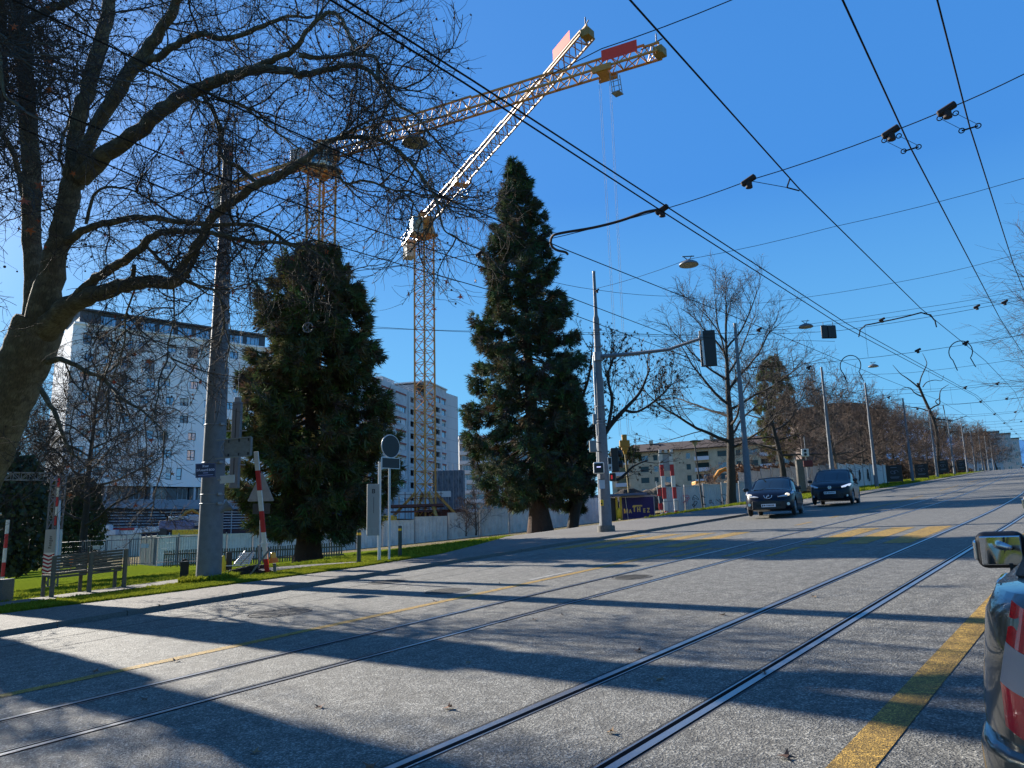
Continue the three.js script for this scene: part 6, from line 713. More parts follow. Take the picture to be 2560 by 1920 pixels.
{ // concrete block, lattice portal, chevron column
  const p = at(4, 1498, 17), g = thing('concrete_block', 'pale concrete block at the left end of the verge', 'block', p, CAM.yaw + 0.1); new MB().rbox(0.36, 0.5, 0.5, 0.02, -0.06, 0.18, 0).mesh('block', mConc, g);
  const D = 21, b = at(124, 1466, D), c = thing('striped_column', 'lattice column wrapped in a grey banner with red chevrons behind the bench', 'column', b, CAM.yaw), H = (1466 - 1187) / CAM.f * D; lattice(new MB(), V(0, 0, 0), V(0, H, 0), 0.26, 0.26, 0.3, false, 0.018, 0.035).mesh('lattice', mGalv, c);
  const t = print(160, 720, '#9b9b9d', x => { x.fillStyle = '#d5d2d0'; x.fillRect(0, 360, 160, 360); x.fillStyle = '#8f1428'; for (let k = 0; k < 6; k++) { const y = 372 + k * 58; x.beginPath(); x.moveTo(0, y); x.lineTo(80, y + 34); x.lineTo(160, y); x.lineTo(160, y + 28); x.lineTo(80, y + 62); x.lineTo(0, y + 28); x.closePath(); x.fill(); } x.save(); x.translate(104, 320); x.rotate(-Math.PI / 2); x.fillStyle = '#303338'; x.font = '700 62px sans-serif'; x.fillText('Fanger', 20, 0); x.restore(); });
  new MB().box(0.3, 1.24, 0.3, 0, 0.9, 0).mesh('banner', mWhitePaint, c); put('banner_print', new THREE.PlaneGeometry(0.3, 1.24), mat('#ffffff', 0.7, { map: t }), c).position.set(0, 0.9, 0.1525); new MB().tube([V(0.14, 2.3, 0.1), V(0.4, 0.3, 0.4)], 0.035, 8).mesh('strut', mAlu, c); for (let k = 0; k < 5; k++) new MB().box(0.06, 0.24, 0.02, 0.1, 1.75 + k * 0.26, 0.15).mesh('striped_tape', k % 2 ? mWhitePaint : mRed, c);
  const e = at(-40, 1190, D + 0.3), f = at(122, 1192, D), tr = thing('lattice_portal_beam', 'grey lattice beam of a height portal running out of the left edge', 'beam', [0, 0, 0]); lattice(new MB(), e, f, 0.2, 0.2, 0.24, false, 0.016, 0.03).mesh('lattice', mGalv, tr);
  const w = thing('striped_marker_post', 'red and white marker post at the left edge behind the concrete block', 'marker post', at(3, 1478, 22), CAM.yaw); for (let k = 0; k < 5; k++) new MB().tube([V(0, k * 0.4, 0), V(0, k * 0.4 + 0.4, 0)], 0.05, 10).mesh('band', k % 2 ? mRed : mWhitePaint, w);
  const o = thing('orange_marker', 'small orange marker lantern hung on the mesh fence', 'marker', at(178, 1402, 28), CAM.yaw); new MB().rbox(0.12, 0.22, 0.08, 0.03).mesh('lantern', mOrange, o); new MB().rod(V(0, -0.3, 0), V(0, -0.1, 0), 0.02).rod(V(0, 0.1, 0), V(0, 0.2, 0), 0.02).mesh('stem', mOrange, o);
  const s = thing('orange_sign', 'orange temporary sign on a stand by the parked cars', 'sign', at(93, 1366, 50), CAM.yaw); new MB().rbox(0.36, 0.55, 0.03, 0.01, 0, 0, 0, 0, 0, -0.08).mesh('panel', mat([0.75, 0.15, 0.02], 0.6), s); new MB().rod(V(0, -1.1, 0), V(0, -0.2, 0), 0.03).mesh('leg', mGalv2, s);
  const n = thing('round_ban_sign', 'white board with a round red sign beside the banner column', 'sign', at(106, 1362, 50), CAM.yaw); new MB().rbox(0.42, 0.42, 0.03, 0.02).mesh('board', mWhitePaint, n); put('ring', new THREE.TorusGeometry(0.14, 0.025, 8, 24), mRed, n).position.z = 0.02; new MB().rod(V(0, -1.2, 0), V(0, -0.2, 0), 0.03).mesh('leg', mGalv2, n);
}
// mesh site fence, one object per panel
{
  const names = ['beside the striped column', 'in front of the ivy trunk', 'in front of the sunny lawn', 'before the tree stumps', 'by the turned hoarding end', 'nearest the litter post'];
  const P = [[145, 1418, 33], [203, 1416, 32], [262, 1416, 31], [322, 1415, 30.5], [385, 1412, 30], [440, 1410, 29.5], [505, 1408, 29]].map(v => at(...v));
  for (let k = 0; k < 6; k++) { const a = P[k], b = P[k + 1], g = thing('mesh_fence_panel', 'wire mesh site fence panel ' + names[k], 'fence panel', [0, 0, 0], 0, 'wire mesh fence panels before the lawn'), m = new MB(), h = 1.02, up = V(0, h, 0), c = a.clone().lerp(b, 0.03), d = a.clone().lerp(b, 0.97); m.rod(c, c.clone().add(up), 0.021, 6).rod(d, d.clone().add(up), 0.021, 6).rod(c.clone().add(up), d.clone().add(up), 0.019, 6).rod(c.clone().add(V(0, 0.08, 0)), d.clone().add(V(0, 0.08, 0)), 0.016, 6); m.mesh('tube_frame', mGalv, g); const w = new MB(); for (let j = 1; j < 9; j++) w.rod(c.clone().lerp(d, j / 9).add(V(0, 0.08, 0)), c.clone().lerp(d, j / 9).add(up), 0.0025, 3); for (let j = 1; j < 5; j++) w.rod(c.clone().add(V(0, j * h / 5, 0)), d.clone().add(V(0, j * h / 5, 0)), 0.0025, 3); w.mesh('wire_mesh', mGalv2, g); if (k === 3 || k === 1) { const s = new MB(); for (const t of [0.1, 0.2, 0.3]) s.rod(c.clone().lerp(d, t), c.clone().lerp(d, t).add(V(0, h + 0.06, 0)), 0.018, 5); s.mesh('stacked_tube', mGalv2, g); const q = put('notice', new THREE.BoxGeometry(0.3, 0.16, 0.01), mWhitePaint, g); q.position.copy(c.clone().lerp(d, 0.6).add(V(0, 0.75, 0))); q.rotation.y = CAM.yaw; } }
}
{ // picket fence behind the conifer
  const P = [[410, 1414, 46], [500, 1411, 45.5], [640, 1406, 45], [860, 1395, 44]].map(v => at(...v)), g = thing('picket_fence', 'old grey wooden picket fence behind the dark conifer', 'fence'), R = rng(6), geo = new MB().box(0.075, 0.95, 0.025).buf();
  for (let k = 0; k < 3; k++) { const a = P[k], b = P[k + 1], L = a.distanceTo(b), n = Math.round(L / 0.15), th = Math.atan2(-(b.z - a.z), b.x - a.x); for (let j = 0; j < n; j++) { const o = put('picket', geo, mWoodOld, g); o.position.copy(a).lerp(b, j / n).add(V(0, 0.4 + (R() - 0.5) * 0.05, 0)); o.rotation.y = th; o.rotation.z = (R() - 0.5) * 0.07; } new MB().bar(a.clone().add(V(0, 0.2, 0)), b.clone().add(V(0, 0.2, 0)), 0.05, 0.08).bar(a.clone().add(V(0, 0.65, 0)), b.clone().add(V(0, 0.65, 0)), 0.05, 0.08).mesh('rail', mWoodOld, g); }
}
// tree stumps, brush pile, far parked cars hinted by the photograph
['left', 'middle', 'right'].forEach((w, k) => { const p = at([242, 258, 268][k], [1421, 1421, 1420][k], 27), o = tag(new MB().tube([V(0, -0.1, 0), V(0, 0.12, 0), V(0, [0.28, 0.24, 0.2][k], 0), V(0.0, [0.281, 0.241, 0.201][k], 0)], [0.13, 0.11, 0.105, 0.02], 12).mesh('tree_stump', mBark), 'short dark tree stump, ' + w + ' one of three on the lawn', 'stump', 'three tree stumps'); o.position.copy(p); });
{ const R = rng(15), g = thing('brush_pile', 'dark pile of cut branches on the lawn', 'brush pile', at(216, 1410, 30)), b = new MB(); for (let k = 0; k < 260; k++) b.tube(shoot(R, V((R() - 0.5) * 0.9, 0.02 + R() * 0.25, (R() - 0.5) * 0.6), rdir(R).setY(R() * 0.7), 0.3 + R() * 0.4, 3, 0.2, null), taper(4, 0.016, 0.006), 4, false); b.mesh('cut_branches', mTwig, g, STUFF); }
// manhole covers
for (const [px, py, r, lb] of [[970, 1455, 0.34, 'round iron manhole cover near the kerb'], [700, 1532, 0.42, 'large round manhole cover in the bus lane'], [1580, 1443, 0.3, 'round manhole cover between the far rails'], [1120, 1478, 0.34, 'round manhole cover beside the left yellow line']]) { const p = hit(px, py), g = thing('manhole_cover', lb, 'manhole', [p.x, roadY(p.x, -p.z), p.z], 0, 'manhole covers'); g.rotation.x = Math.atan(GRADE); const m = mat([0.3, 0.29, 0.27], 0.75, { metalness: 0.2, map: rep(T.fine, 1), bumpMap: rep(T.noise, 2), bumpScale: 0.01 }); new MB().cyl(r, r, 0.012, 0, 0.0, 0, 40).mesh('lid', m, g); put('ring', new THREE.TorusGeometry(r + 0.02, 0.008, 6, 48), mTar, g).rotation.x = Math.PI / 2; const b = new MB(); for (let k = -3; k <= 3; k++) b.box(2 * Math.sqrt(r * r - (k * r / 4) ** 2) * 0.85, 0.006, 0.03, 0, 0.008, k * r / 4); b.mesh('tread', m, g); }
// repair joint in the asphalt along the gutter: sealed saw cuts
for (const [l, a, b] of [[-11.22, -6, 15.5], [-10.33, -6, 13.2]]) strip(range(a, b, 0.5), s => l - 0.012 + 0.05 * Math.sin(s * 0.3), s => l + 0.012 + 0.05 * Math.sin(s * 0.3), 1, (x, s) => roadY(x, s) + 0.003).mesh('sealed_joint', mTar, road);
strip(range(-4, 3.2, 0.2), s => -11.9 + 0.25 * fbm(s * 2, 3, 2, 4), s => -10.9 - 0.3 * fbm(s * 2, 8, 2, 9), 6, (x, s) => roadY(x, s) + 0.0035).mesh('red_paint_patch', mat([0.34, 0.17, 0.14], 0.9, { map: rep(T.asphalt, 1 / 1.3) }), road);
// fallen leaves on the asphalt
const leafAt = ['between the near rails at the bottom', 'on the bare asphalt at the lower edge', 'near the far track in the lower left', 'left of the near track, mid foreground', 'in the long shadow before the near track', 'beside the manhole between the far rails', 'just right of the left yellow line', 'between the near rails in sunlight', 'on the bus lane in front of the bench', 'near the kerb by the red paint', 'far away close to the crossing', 'between the tracks far up the road', 'right of the near track by the shadow', 'in the gutter by the kerb', 'left of the far track near the white dash', 'beside the large manhole', 'in the bus lane past the large manhole', 'right of the last rail at the lower edge', 'lower edge left of the near track', 'between the near rails, largest in the foreground'];
{ const R = rng(55), m = [mat([0.17, 0.07, 0.03], 0.8, { side: THREE.DoubleSide }), mat([0.22, 0.13, 0.06], 0.8, { side: THREE.DoubleSide }), mat([0.1, 0.05, 0.03], 0.8, { side: THREE.DoubleSide })]; [[970, 1532], [550, 1628], [313, 1513], [690, 1530], [1012, 1433], [1380, 1408], [1155, 1340], [1425, 1470], [380, 1430], [205, 1452], [1760, 1290], [1560, 1330], [1650, 1455], [345, 1310], [1215, 1330], [940, 1300], [1080, 1262], [1700, 1640], [800, 1660], [1320, 1585]].forEach(([x, y], k) => { const p = hit(x * K2, y * K2), o = tag(put('fallen_leaf', T.leaf, m[k % 3]), 'small brown fallen leaf ' + leafAt[k], 'leaf', 'fallen leaves on the road'); o.position.copy(p).add(V(0, 0.012, 0)); o.rotation.set(-1.5 + R() * 0.25, R() * 6, R() * 0.6); o.rotation.order = 'YXZ'; o.scale.setScalar(0.42 + R() * 0.25); }); }
// black park lamp, boards up the hill, small signal box, barrier tape
{
  let p = at(1750, 1290, 47), g = thing('park_lamp', 'slim black park lamp with a wide flat hood', 'lamp', p); const H = (1290 - 1102) / CAM.f * 47; new MB().tube([V(0.25, 0, 0), V(0.12, H * 0.5, 0), V(0, H - 0.3, 0)], [0.055, 0.045, 0.04], 10).mesh('post', mBlack, g); put('lantern', new THREE.LatheGeometry([[0.04, H - 0.35], [0.14, H - 0.16], [0.2, H - 0.05]].map(v => new THREE.Vector2(...v)), 20), mat([0.3, 0.27, 0.2], 0.3), g); put('hood', new THREE.LatheGeometry([[0.2, H - 0.05], [0.4, H - 0.03], [0.4, H], [0.2, H + 0.05], [0.001, H + 0.06]].map(v => new THREE.Vector2(...v)), 24), mBlack, g);
  const t = print(256, 300, '#0b0c12', x => { x.strokeStyle = '#5b6070'; x.lineWidth = 9; x.beginPath(); x.ellipse(105, 130, 42, 26, 0.3, 0, 7); x.stroke(); x.beginPath(); x.ellipse(160, 125, 34, 34, 0, 2, 6.5); x.stroke(); x.fillStyle = '#6a6f7c'; x.fillRect(50, 215, 160, 9); x.fillRect(62, 236, 136, 9); x.fillRect(70, 30, 110, 10); });
  [[2239, 1211, 1163, 36, 74, 'first and largest dark billboard right of the white graffiti wall'], [2306, 1200, 1160, 30, 92, 'second dark billboard up the verge'], [2360, 1186, 1151, 23, 116, 'third dark billboard up the verge'], [2405, 1180, 1150, 20, 134, 'fourth and smallest dark billboard up the verge']].forEach(([px, y1, y0, w, D, lb]) => { const q = at(px, y1, D), k = D / CAM.f, W = w * k, Hh = (y1 - y0) * k, o = thing('billboard', lb, 'billboard', q, CAM.yaw - 0.35, 'dark billboards on the verge'); new MB().box(W, Hh * 0.86, 0.08, 0, Hh * 0.57, 0).mesh('panel', mBlack, o); put('print', new THREE.PlaneGeometry(W * 0.94, Hh * 0.8), mat('#ffffff', 0.5, { map: t }), o).position.set(0, Hh * 0.57, 0.0425); for (const s of [-1, 1]) new MB().box(0.08, Hh + 0.6, 0.06, s * W * 0.48, Hh * 0.5 - 0.3, -0.06).mesh('leg', mWoodDark, o); });
  p = at(2021, 1205, 60); g = thing('small_signal', 'white signal box with two dark lenses on a thin post', 'signal', p, CAM.yaw - 0.2); const h2 = (1205 - 1132) / CAM.f * 60; new MB().rod(V(0, -0.3, 0), V(0, h2 + 1.3, 0), 0.03, 6).mesh('post', mGalv2, g); new MB().rbox(0.55, 0.6, 0.2, 0.04, -0.05, h2, 0.1).mesh('case', mWhitePaint, g); for (const y of [0.14, -0.14]) new MB().cyl(0.11, 0.11, 0.05, -0.05, h2 + y, 0.21, 16, Math.PI / 2).mesh('lens', mBlack, g); new MB().rbox(0.7, 0.5, 0.12, 0.04, 0.1, h2 - 0.85, 0.05).mesh('red_flag_board', mat([0.12, 0.02, 0.02], 0.7), g);
  p = at(2005, 1224, 62); tag(new MB().rbox(0.55, 2.5, 0.45, 0.03, p.x, p.y + 1.1, p.z, 0, CAM.yaw).box(0.62, 0.08, 0.52, p.x, p.y + 2.37, p.z, 0, CAM.yaw).mesh('gate_pillar', mConc), 'grey concrete gate pillar behind the dark van', 'pillar');
  const a = at(1824, 1201, 80), b = at(2000, 1194, 84), tp = thing('barrier_tape', 'red and white barrier tape strung above the earth heaps', 'tape'); for (let k = 0; k < 16; k++) new MB().bar(a.clone().lerp(b, k / 16), a.clone().lerp(b, (k + 1) / 16), 0.02, 0.14).mesh('stripe', k % 2 ? mRed : mWhitePaint, tp); for (const t2 of [0, 0.33, 0.66, 1]) { const q = a.clone().lerp(b, t2); new MB().rod(q, q.clone().add(V(0, -2.2, 0)), 0.04).mesh('stake', mGalv2, tp); }
}
// --- grass: tufts on the sunny verge and longer tufts at the mast foot
{
  const R = rng(99), b = new MB(); for (let k = 0; k < 7; k++) { const a = R() * 6.28, l = 0.5 + R() * 0.5, d = V(Math.cos(a) * 0.5, 1, Math.sin(a) * 0.5).normalize(), s = V(-Math.sin(a), 0, Math.cos(a)).multiplyScalar(0.07), o = V((R() - 0.5) * 0.7, 0, (R() - 0.5) * 0.7), m = o.clone().addScaledVector(d, l * 0.55), t = o.clone().addScaledVector(d, l).add(V(Math.cos(a) * 0.15, -0.05, Math.sin(a) * 0.15)); b.quad(o.clone().sub(s), o.clone().add(s), m.clone().add(s.clone().multiplyScalar(0.8)), m.clone().sub(s.clone().multiplyScalar(0.8))); b.quad(m.clone().sub(s.clone().multiplyScalar(0.8)), m.clone().add(s.clone().multiplyScalar(0.8)), t, t); }
  const geo = b.buf(), L = [], C = [];
  const add = (x, s, h) => { const l = x - bend(s); if (l > edge(s) - 0.02) return; const pl = pathL(Math.min(13.4, s)); if (s < 13 && Math.abs(l - (pl - 0.2)) < 0.95) return; const p = onGround(x, s, -0.005); L.push(M4(p, new THREE.Euler(0, R() * 6.28, 0), h * (0.7 + 0.6 * R()))); const v = 0.75 + 0.5 * R(), y = fbm(x * 0.8, s * 0.8, 3, 12); C.push(lin(v * (0.21 + 0.09 * y), v * (0.27 + 0.03 * y), v * 0.03)); };
  for (let k = 0; k < 26000; k++) { const s = 0.5 + R() * 14; add(edge(s) - R() * R() * 2.8, s, 0.055 + 0.02 * R()); }
  for (let k = 0; k < 9000; k++) { const s = 11 + R() * 14; add(edge(s) - R() * 5, s, 0.06 + 0.03 * R()); }
  for (let k = 0; k < 16000; k++) add(-18.5 - R() * 26, -1 + R() * 24, 0.09 + 0.06 * R());
  for (let k = 0; k < 900; k++) { const a = R() * 6.28, q = 0.27 + R() * 0.3; add(p1.x + Math.cos(a) * q, -p1.z + Math.sin(a) * q, 0.11 + 0.08 * R()); }
  for (let k = 0; k < 5000; k++) { const s = 42 + R() * 16; add(edge(s) + bend(s) - R() * 3.5, s, 0.12 + 0.1 * R()); }
  for (let k = 0; k < 9000; k++) { const s = 60 + R() * 110; add(-13.6 + bend(s) - R() * 7, s, 0.16 + 0.12 * R()); }
  instanced('grass', geo, mat([1, 1, 1], 0.9, { phys: true, specularIntensity: 0, side: THREE.DoubleSide, transmission: 0.35 }), L, scene, { ...STUFF, label: 'short bright green grass on the verge and lawn', category: 'grass' }, C);
}
// ================================================================ CARS
const mTyre = mat([0.015, 0.015, 0.016], 0.85), mRim = mat([0.4, 0.41, 0.43], 0.35, { metalness: 0.8 }), mPlastic = mat([0.012, 0.012, 0.013], 0.6), mChrome = mat([0.75, 0.76, 0.78], 0.12, { metalness: 1 }), mGlassCar = mat([0.02, 0.03, 0.035], 0.04, { metalness: 0.35 });
const lerpT = (T2, z, i) => { if (z <= T2[0][0]) return T2[0][i]; for (let k = 1; k < T2.length; k++) if (z <= T2[k][0]) { const a = T2[k - 1], b = T2[k], t = (z - a[0]) / (b[0] - a[0]); return a[i] + (b[i] - a[i]) * t; } return T2[T2.length - 1][i]; };
function loft(zs, ring) { const m = new MB(), n = ring(zs[0]).length; zs.forEach(z => ring(z).forEach(([x, y], j) => { m.p.push(x, y, z); m.n.push(0, 1, 0); m.u.push(j / n, z); })); for (let k = 0; k < zs.length - 1; k++) for (let j = 0; j < n - 1; j++) { const o = k * n + j, w = o + n; m.i.push(o, w, o + 1, o + 1, w, w + 1); } const g = m.buf(); g.computeVertexNormals(); return g; }
// car nose at +z = L/2; tables along z: [z, half width, bottom, top(bonnet or belt)] and glasshouse [z, half width at belt, roof height, half width at roof]
function wheelOn(g, x, y, z, r, side) { const t = new MB(); t.geo(new THREE.TorusGeometry(r * 0.8, r * 0.22, 10, 28), M4(V(0, 0, 0), new THREE.Euler(0, Math.PI / 2, 0), V(1, 1, 1))); t.cyl(r * 0.82, r * 0.82, r * 0.42, 0, 0, 0, 24, 0, 0, Math.PI / 2); const w = t.mesh('wheel', mTyre, g); w.position.set(x, y, z); const b = new MB(); for (let k = 0; k < 7; k++) { const a = k / 7 * 6.283; b.bar(V(side * r * 0.22, 0, 0), V(side * r * 0.22, Math.cos(a) * r * 0.66, Math.sin(a) * r * 0.66), r * 0.13, r * 0.06); } b.geo(new THREE.TorusGeometry(r * 0.66, r * 0.05, 6, 28), M4(V(side * r * 0.22, 0, 0), new THREE.Euler(0, Math.PI / 2, 0), 1)); b.cyl(r * 0.14, r * 0.14, r * 0.08, side * r * 0.22, 0, 0, 12, 0, 0, Math.PI / 2); b.mesh('rim', mRim, w); return w; }
function car(label, pos, turn, o) {
  const g = thing('parked_car', label, 'car', pos, turn), { L, W, H, paint, belt, hood, cowl, wr } = o; g.name = numbered('car'); const hw = W / 2;
  const body = [[-L / 2, hw * 0.72, 0.42, belt - 0.12], [-L / 2 + 0.08, hw * 0.9, 0.28, belt - 0.02], [-L / 2 + 0.5, hw * 0.985, 0.2, belt + 0.02], [-L * 0.1, hw, 0.19, belt], [cowl - 0.15, hw, 0.19, belt - 0.02], [cowl + 0.15, hw * 0.99, 0.19, belt - 0.02], [L / 2 - 0.55, hw * 0.97, 0.2, hood + 0.05], [L / 2 - 0.22, hw * 0.9, 0.21, hood - 0.09], [L / 2 - 0.06, hw * 0.72, 0.22, hood - 0.26], [L / 2, hw * 0.5, 0.24, hood - 0.36]], zs = [...range(-L / 2, L / 2, L / 46)];
  const arch = z => { let k = 0; for (const zc of o.axles) { const d = Math.abs(z - zc) / (wr * 1.22); if (d < 1) k = Math.max(k, Math.sqrt(1 - d * d)); } return k; };
  const ring = z => { const w = lerpT(body, z, 1), b0 = lerpT(body, z, 2), t = lerpT(body, z, 3), a = arch(z) * (wr * 2.18 - b0) + b0, m = (b0 + t) / 2, P = [[0, b0], [w * 0.8, b0], [w * 0.955, Math.max(a, b0 + 0.05)], [w * (a > b0 + 0.1 ? 1.012 : 0.99), Math.max(a + 0.02, b0 + 0.14)], [w, Math.max(m, a + 0.06)], [w * 0.995, Math.max(t - 0.16, a + 0.1)], [w * 0.955, t - 0.05], [w * 0.9, t - 0.005], [w * 0.5, t + 0.028], [0, t + 0.04]]; return [...P, ...P.slice(0, -1).reverse().map(([x, y]) => [-x, y])]; };
  const bg = loft(zs, ring); put('body', bg, paint, g); { const R0 = ring(zs[0]), R1 = ring(zs[zs.length - 1]); for (const [R2, z] of [[R0, zs[0]], [R1, zs[zs.length - 1]]]) { const s = new THREE.Shape(R2.map(([x, y]) => new THREE.Vector2(x, y))); put('end_panel', new THREE.ShapeGeometry(s), paint, g).position.z = z + (z > 0 ? 0.001 : -0.001); } }
  const gh = o.glass, gz = range(gh[0][0], gh[gh.length - 1][0], 0.1), gring = z => { const w = lerpT(gh, z, 1), y = Math.max(belt + 0.02, lerpT(gh, z, 2)), r = lerpT(gh, z, 3), P = [[w, belt - 0.04], [w * 0.5 + r * 0.5 + 0.015, belt * 0.45 + y * 0.55], [r, y - 0.06], [r * 0.9, y - 0.015], [r * 0.5, y + 0.012], [0, y + 0.02]]; return [...P, ...P.slice(0, -1).reverse().map(([x, y2]) => [-x, y2])]; };
  put('windows', loft(gz, gring), mGlassCar, g);
  const [r0, r1] = o.roof; put('roof', loft(range(r0, r1, 0.1), z => { const P = gring(z).map(([x, y]) => [x * 1.008, y + 0.012]); return P.slice(2, P.length - 2); }), paint, g);
  for (const s of [-1, 1]) { for (const [z0, z1] of o.pillars) { const a = gring(z0)[0], b = gring(z1)[2]; new MB().bar(V(s * a[0] * 1.005, a[1], z0), V(s * (b[0] + 0.01), b[1], z1), 0.055, 0.04).mesh('pillar', paint, g); } const mz = cowl - 0.28; const mr = new MB().rbox(0.2, 0.13, 0.1, 0.04, s * (hw + 0.08), belt + 0.07, mz).mesh('side_mirror', paint, g); new MB().rbox(0.16, 0.1, 0.02, 0.008, s * (hw + 0.08), belt + 0.07, mz - 0.05).mesh('mirror_glass', mChrome, mr); for (const z of o.axles) wheelOn(g, s * (hw - 0.1), wr, z, wr, s); for (const z of [0.35, -0.55]) new MB().rbox(0.02, 0.03, 0.16, 0.008, s * hw * 1.005, belt - 0.12, z).mesh('door_handle', paint, g); }
  o.details(g); return g;
}
const paintDark = c => new THREE.MeshPhysicalMaterial({ color: lin(...c), roughness: 0.35, metalness: 0, specularIntensity: 0.5, clearcoat: 0.25, clearcoatRoughness: 0.05 });
const mLampGlow = mat([0.9, 0.85, 0.75], 0.15, { emissive: lin(1, 0.82, 0.55), emissiveIntensity: 0.3 }), mLampGlow2 = mat([0.9, 0.9, 0.95], 0.15, { emissive: lin(0.9, 0.93, 1), emissiveIntensity: 0.22 }), mLampClear = mat([0.45, 0.47, 0.5], 0.12, { metalness: 0.4 });
const plateTex = print(256, 56, '#d8d8dc', x => { x.fillStyle = '#2a2a30'; x.font = '700 40px sans-serif'; x.fillRect(12, 12, 22, 32); x.fillRect(44, 16, 30, 24); for (let k = 0; k < 6; k++) x.fillRect(92 + k * 24, 14, 15, 28); });
const carYaw = s => Math.atan2(bend(s + 1) - bend(s - 1), -2) + Math.PI; // nose (+z) pointing down the road
function faceBits(g, o) { // plate, grille, fogs shared by both cars
  put('number_plate', new THREE.BoxGeometry(0.5, 0.11, 0.012), mat('#ffffff', 0.5, { map: plateTex }), g).position.set(0, o.py, o.pz); new MB().rbox(o.gw, o.gh, 0.05, 0.03, 0, o.gy, o.gz).mesh('grille', mPlastic, g);
}
{ // hatchback with wide lower grille and swept lit headlights
  const s0 = 29.9, x0 = -10.75; car('near dark blue hatchback with glowing swept headlights', [x0 + 0, roadY(x0, s0), -s0], carYaw(s0) + 0.2, { L: 4.05, W: 1.74, H: 1.47, belt: 0.93, hood: 0.86, cowl: 1.05, wr: 0.31, axles: [1.22, -1.3], paint: paintDark([0.002, 0.0025, 0.009]), glass: [[-1.95, 0.66, 0.98, 0.5], [-1.55, 0.8, 1.36, 0.55], [-1.1, 0.82, 1.45, 0.58], [-0.2, 0.83, 1.47, 0.6], [0.2, 0.82, 1.43, 0.6], [0.5, 0.8, 1.3, 0.62], [1.25, 0.72, 0.93, 0.66]], roof: [-1.6, 0.22], pillars: [[1.15, 0.25], [0.1, 0.0], [-0.75, -0.7], [-1.75, -1.45]],
    details: g => { faceBits(g, { py: 0.36, pz: 2.045, gw: 1.15, gh: 0.3, gy: 0.37, gz: 2.0 }); for (const s of [-1, 1]) { const b = new MB(), P = [V(s * 0.34, 0.66, 1.98), V(s * 0.62, 0.69, 1.86), V(s * 0.8, 0.8, 1.5), V(s * 0.82, 0.9, 1.3)]; b.tube(P, [0.02, 0.055, 0.06, 0.02], 10); b.mesh('headlight', mLampClear, g); new MB().geo(new THREE.SphereGeometry(0.066, 14, 10), M4(V(s * 0.66, 0.74, 1.83), new THREE.Euler(), V(1.25, 0.85, 1))).mesh('lit_lamp', mLampGlow, g); new MB().cyl(0.055, 0.055, 0.04, s * 0.68, 0.4, 1.93, 14, Math.PI / 2).mesh('fog_lamp', mLampClear, g); }
      const b = new MB(); b.tube([V(-0.14, 0.72, 1.99), V(-0.12, 0.65, 2.02), V(-0.05, 0.61, 2.04), V(0.05, 0.61, 2.04), V(0.12, 0.65, 2.02), V(0.14, 0.72, 1.99)], 0.011, 6); b.mesh('emblem_arc', mChrome, g); new MB().tube([V(-0.05, 0.64, 2.03), V(-0.02, 0.7, 2.03), V(0.01, 0.68, 2.03), V(0.02, 0.73, 2.02), V(0.05, 0.72, 2.02)], [0.014, 0.024, 0.018, 0.02, 0.008], 6).mesh('emblem', mChrome, g); for (const z of [0.07]) new MB().bar(V(-0.6, 0.965, 1.18), V(0.05, 0.975, 1.2), 0.02).mesh('wiper', mPlastic, g); } });
}
{ // tall compact van
  const s0 = 38.6, x0 = -10.95; car('farther dark compact van with roof rails following the hatchback', [x0, roadY(x0, s0), -s0], carYaw(s0) + 0.12, { L: 4.4, W: 1.8, H: 1.67, belt: 1.02, hood: 0.94, cowl: 1.2, wr: 0.32, axles: [1.32, -1.36], paint: paintDark([0.002, 0.003, 0.01]), glass: [[-2.15, 0.74, 1.05, 0.62], [-1.95, 0.82, 1.5, 0.64], [-1.5, 0.85, 1.62, 0.66], [-0.2, 0.86, 1.66, 0.68], [0.25, 0.86, 1.63, 0.68], [0.6, 0.84, 1.46, 0.7], [1.4, 0.78, 1.02, 0.72]], roof: [-2.0, 0.3], pillars: [[1.3, 0.32], [0.15, 0.1], [-0.8, -0.75], [-1.6, -1.55]],
    details: g => { faceBits(g, { py: 0.5, pz: 2.215, gw: 1.1, gh: 0.26, gy: 0.36, gz: 2.17 }); new MB().rbox(1.0, 0.09, 0.04, 0.02, 0, 0.72, 2.13).mesh('upper_grille', mPlastic, g); for (const s of [-1, 1]) { new MB().tube([V(s * 0.42, 0.72, 2.12), V(s * 0.62, 0.76, 2.04), V(s * 0.78, 0.82, 1.86), V(s * 0.85, 0.88, 1.66)], [0.03, 0.06, 0.065, 0.03], 10).mesh('headlight', s > 0 ? mLampGlow2 : mLampClear, g); new MB().bar(V(s * 0.66, 1.7, 0.2), V(s * 0.64, 1.66, -1.9), 0.035).mesh('roof_rail', mPlastic, g); new MB().cyl(0.05, 0.05, 0.04, s * 0.7, 0.36, 2.08, 14, Math.PI / 2).mesh('fog_lamp', mLampClear, g); }
      put('emblem_ring', new THREE.TorusGeometry(0.07, 0.01, 8, 24), mChrome, g).position.set(0, 0.73, 2.165); new MB().bar(V(-0.035, 0.785, 2.165), V(0, 0.735, 2.165), 0.012).bar(V(0.035, 0.785, 2.165), V(0, 0.735, 2.165), 0.012).bar(V(-0.05, 0.765, 2.165), V(-0.025, 0.68, 2.165), 0.012).bar(V(-0.025, 0.68, 2.165), V(0, 0.725, 2.165), 0.012).bar(V(0, 0.725, 2.165), V(0.025, 0.68, 2.165), 0.012).bar(V(0.025, 0.68, 2.165), V(0.05, 0.765, 2.165), 0.012).mesh('emblem', mChrome, g); } });
}
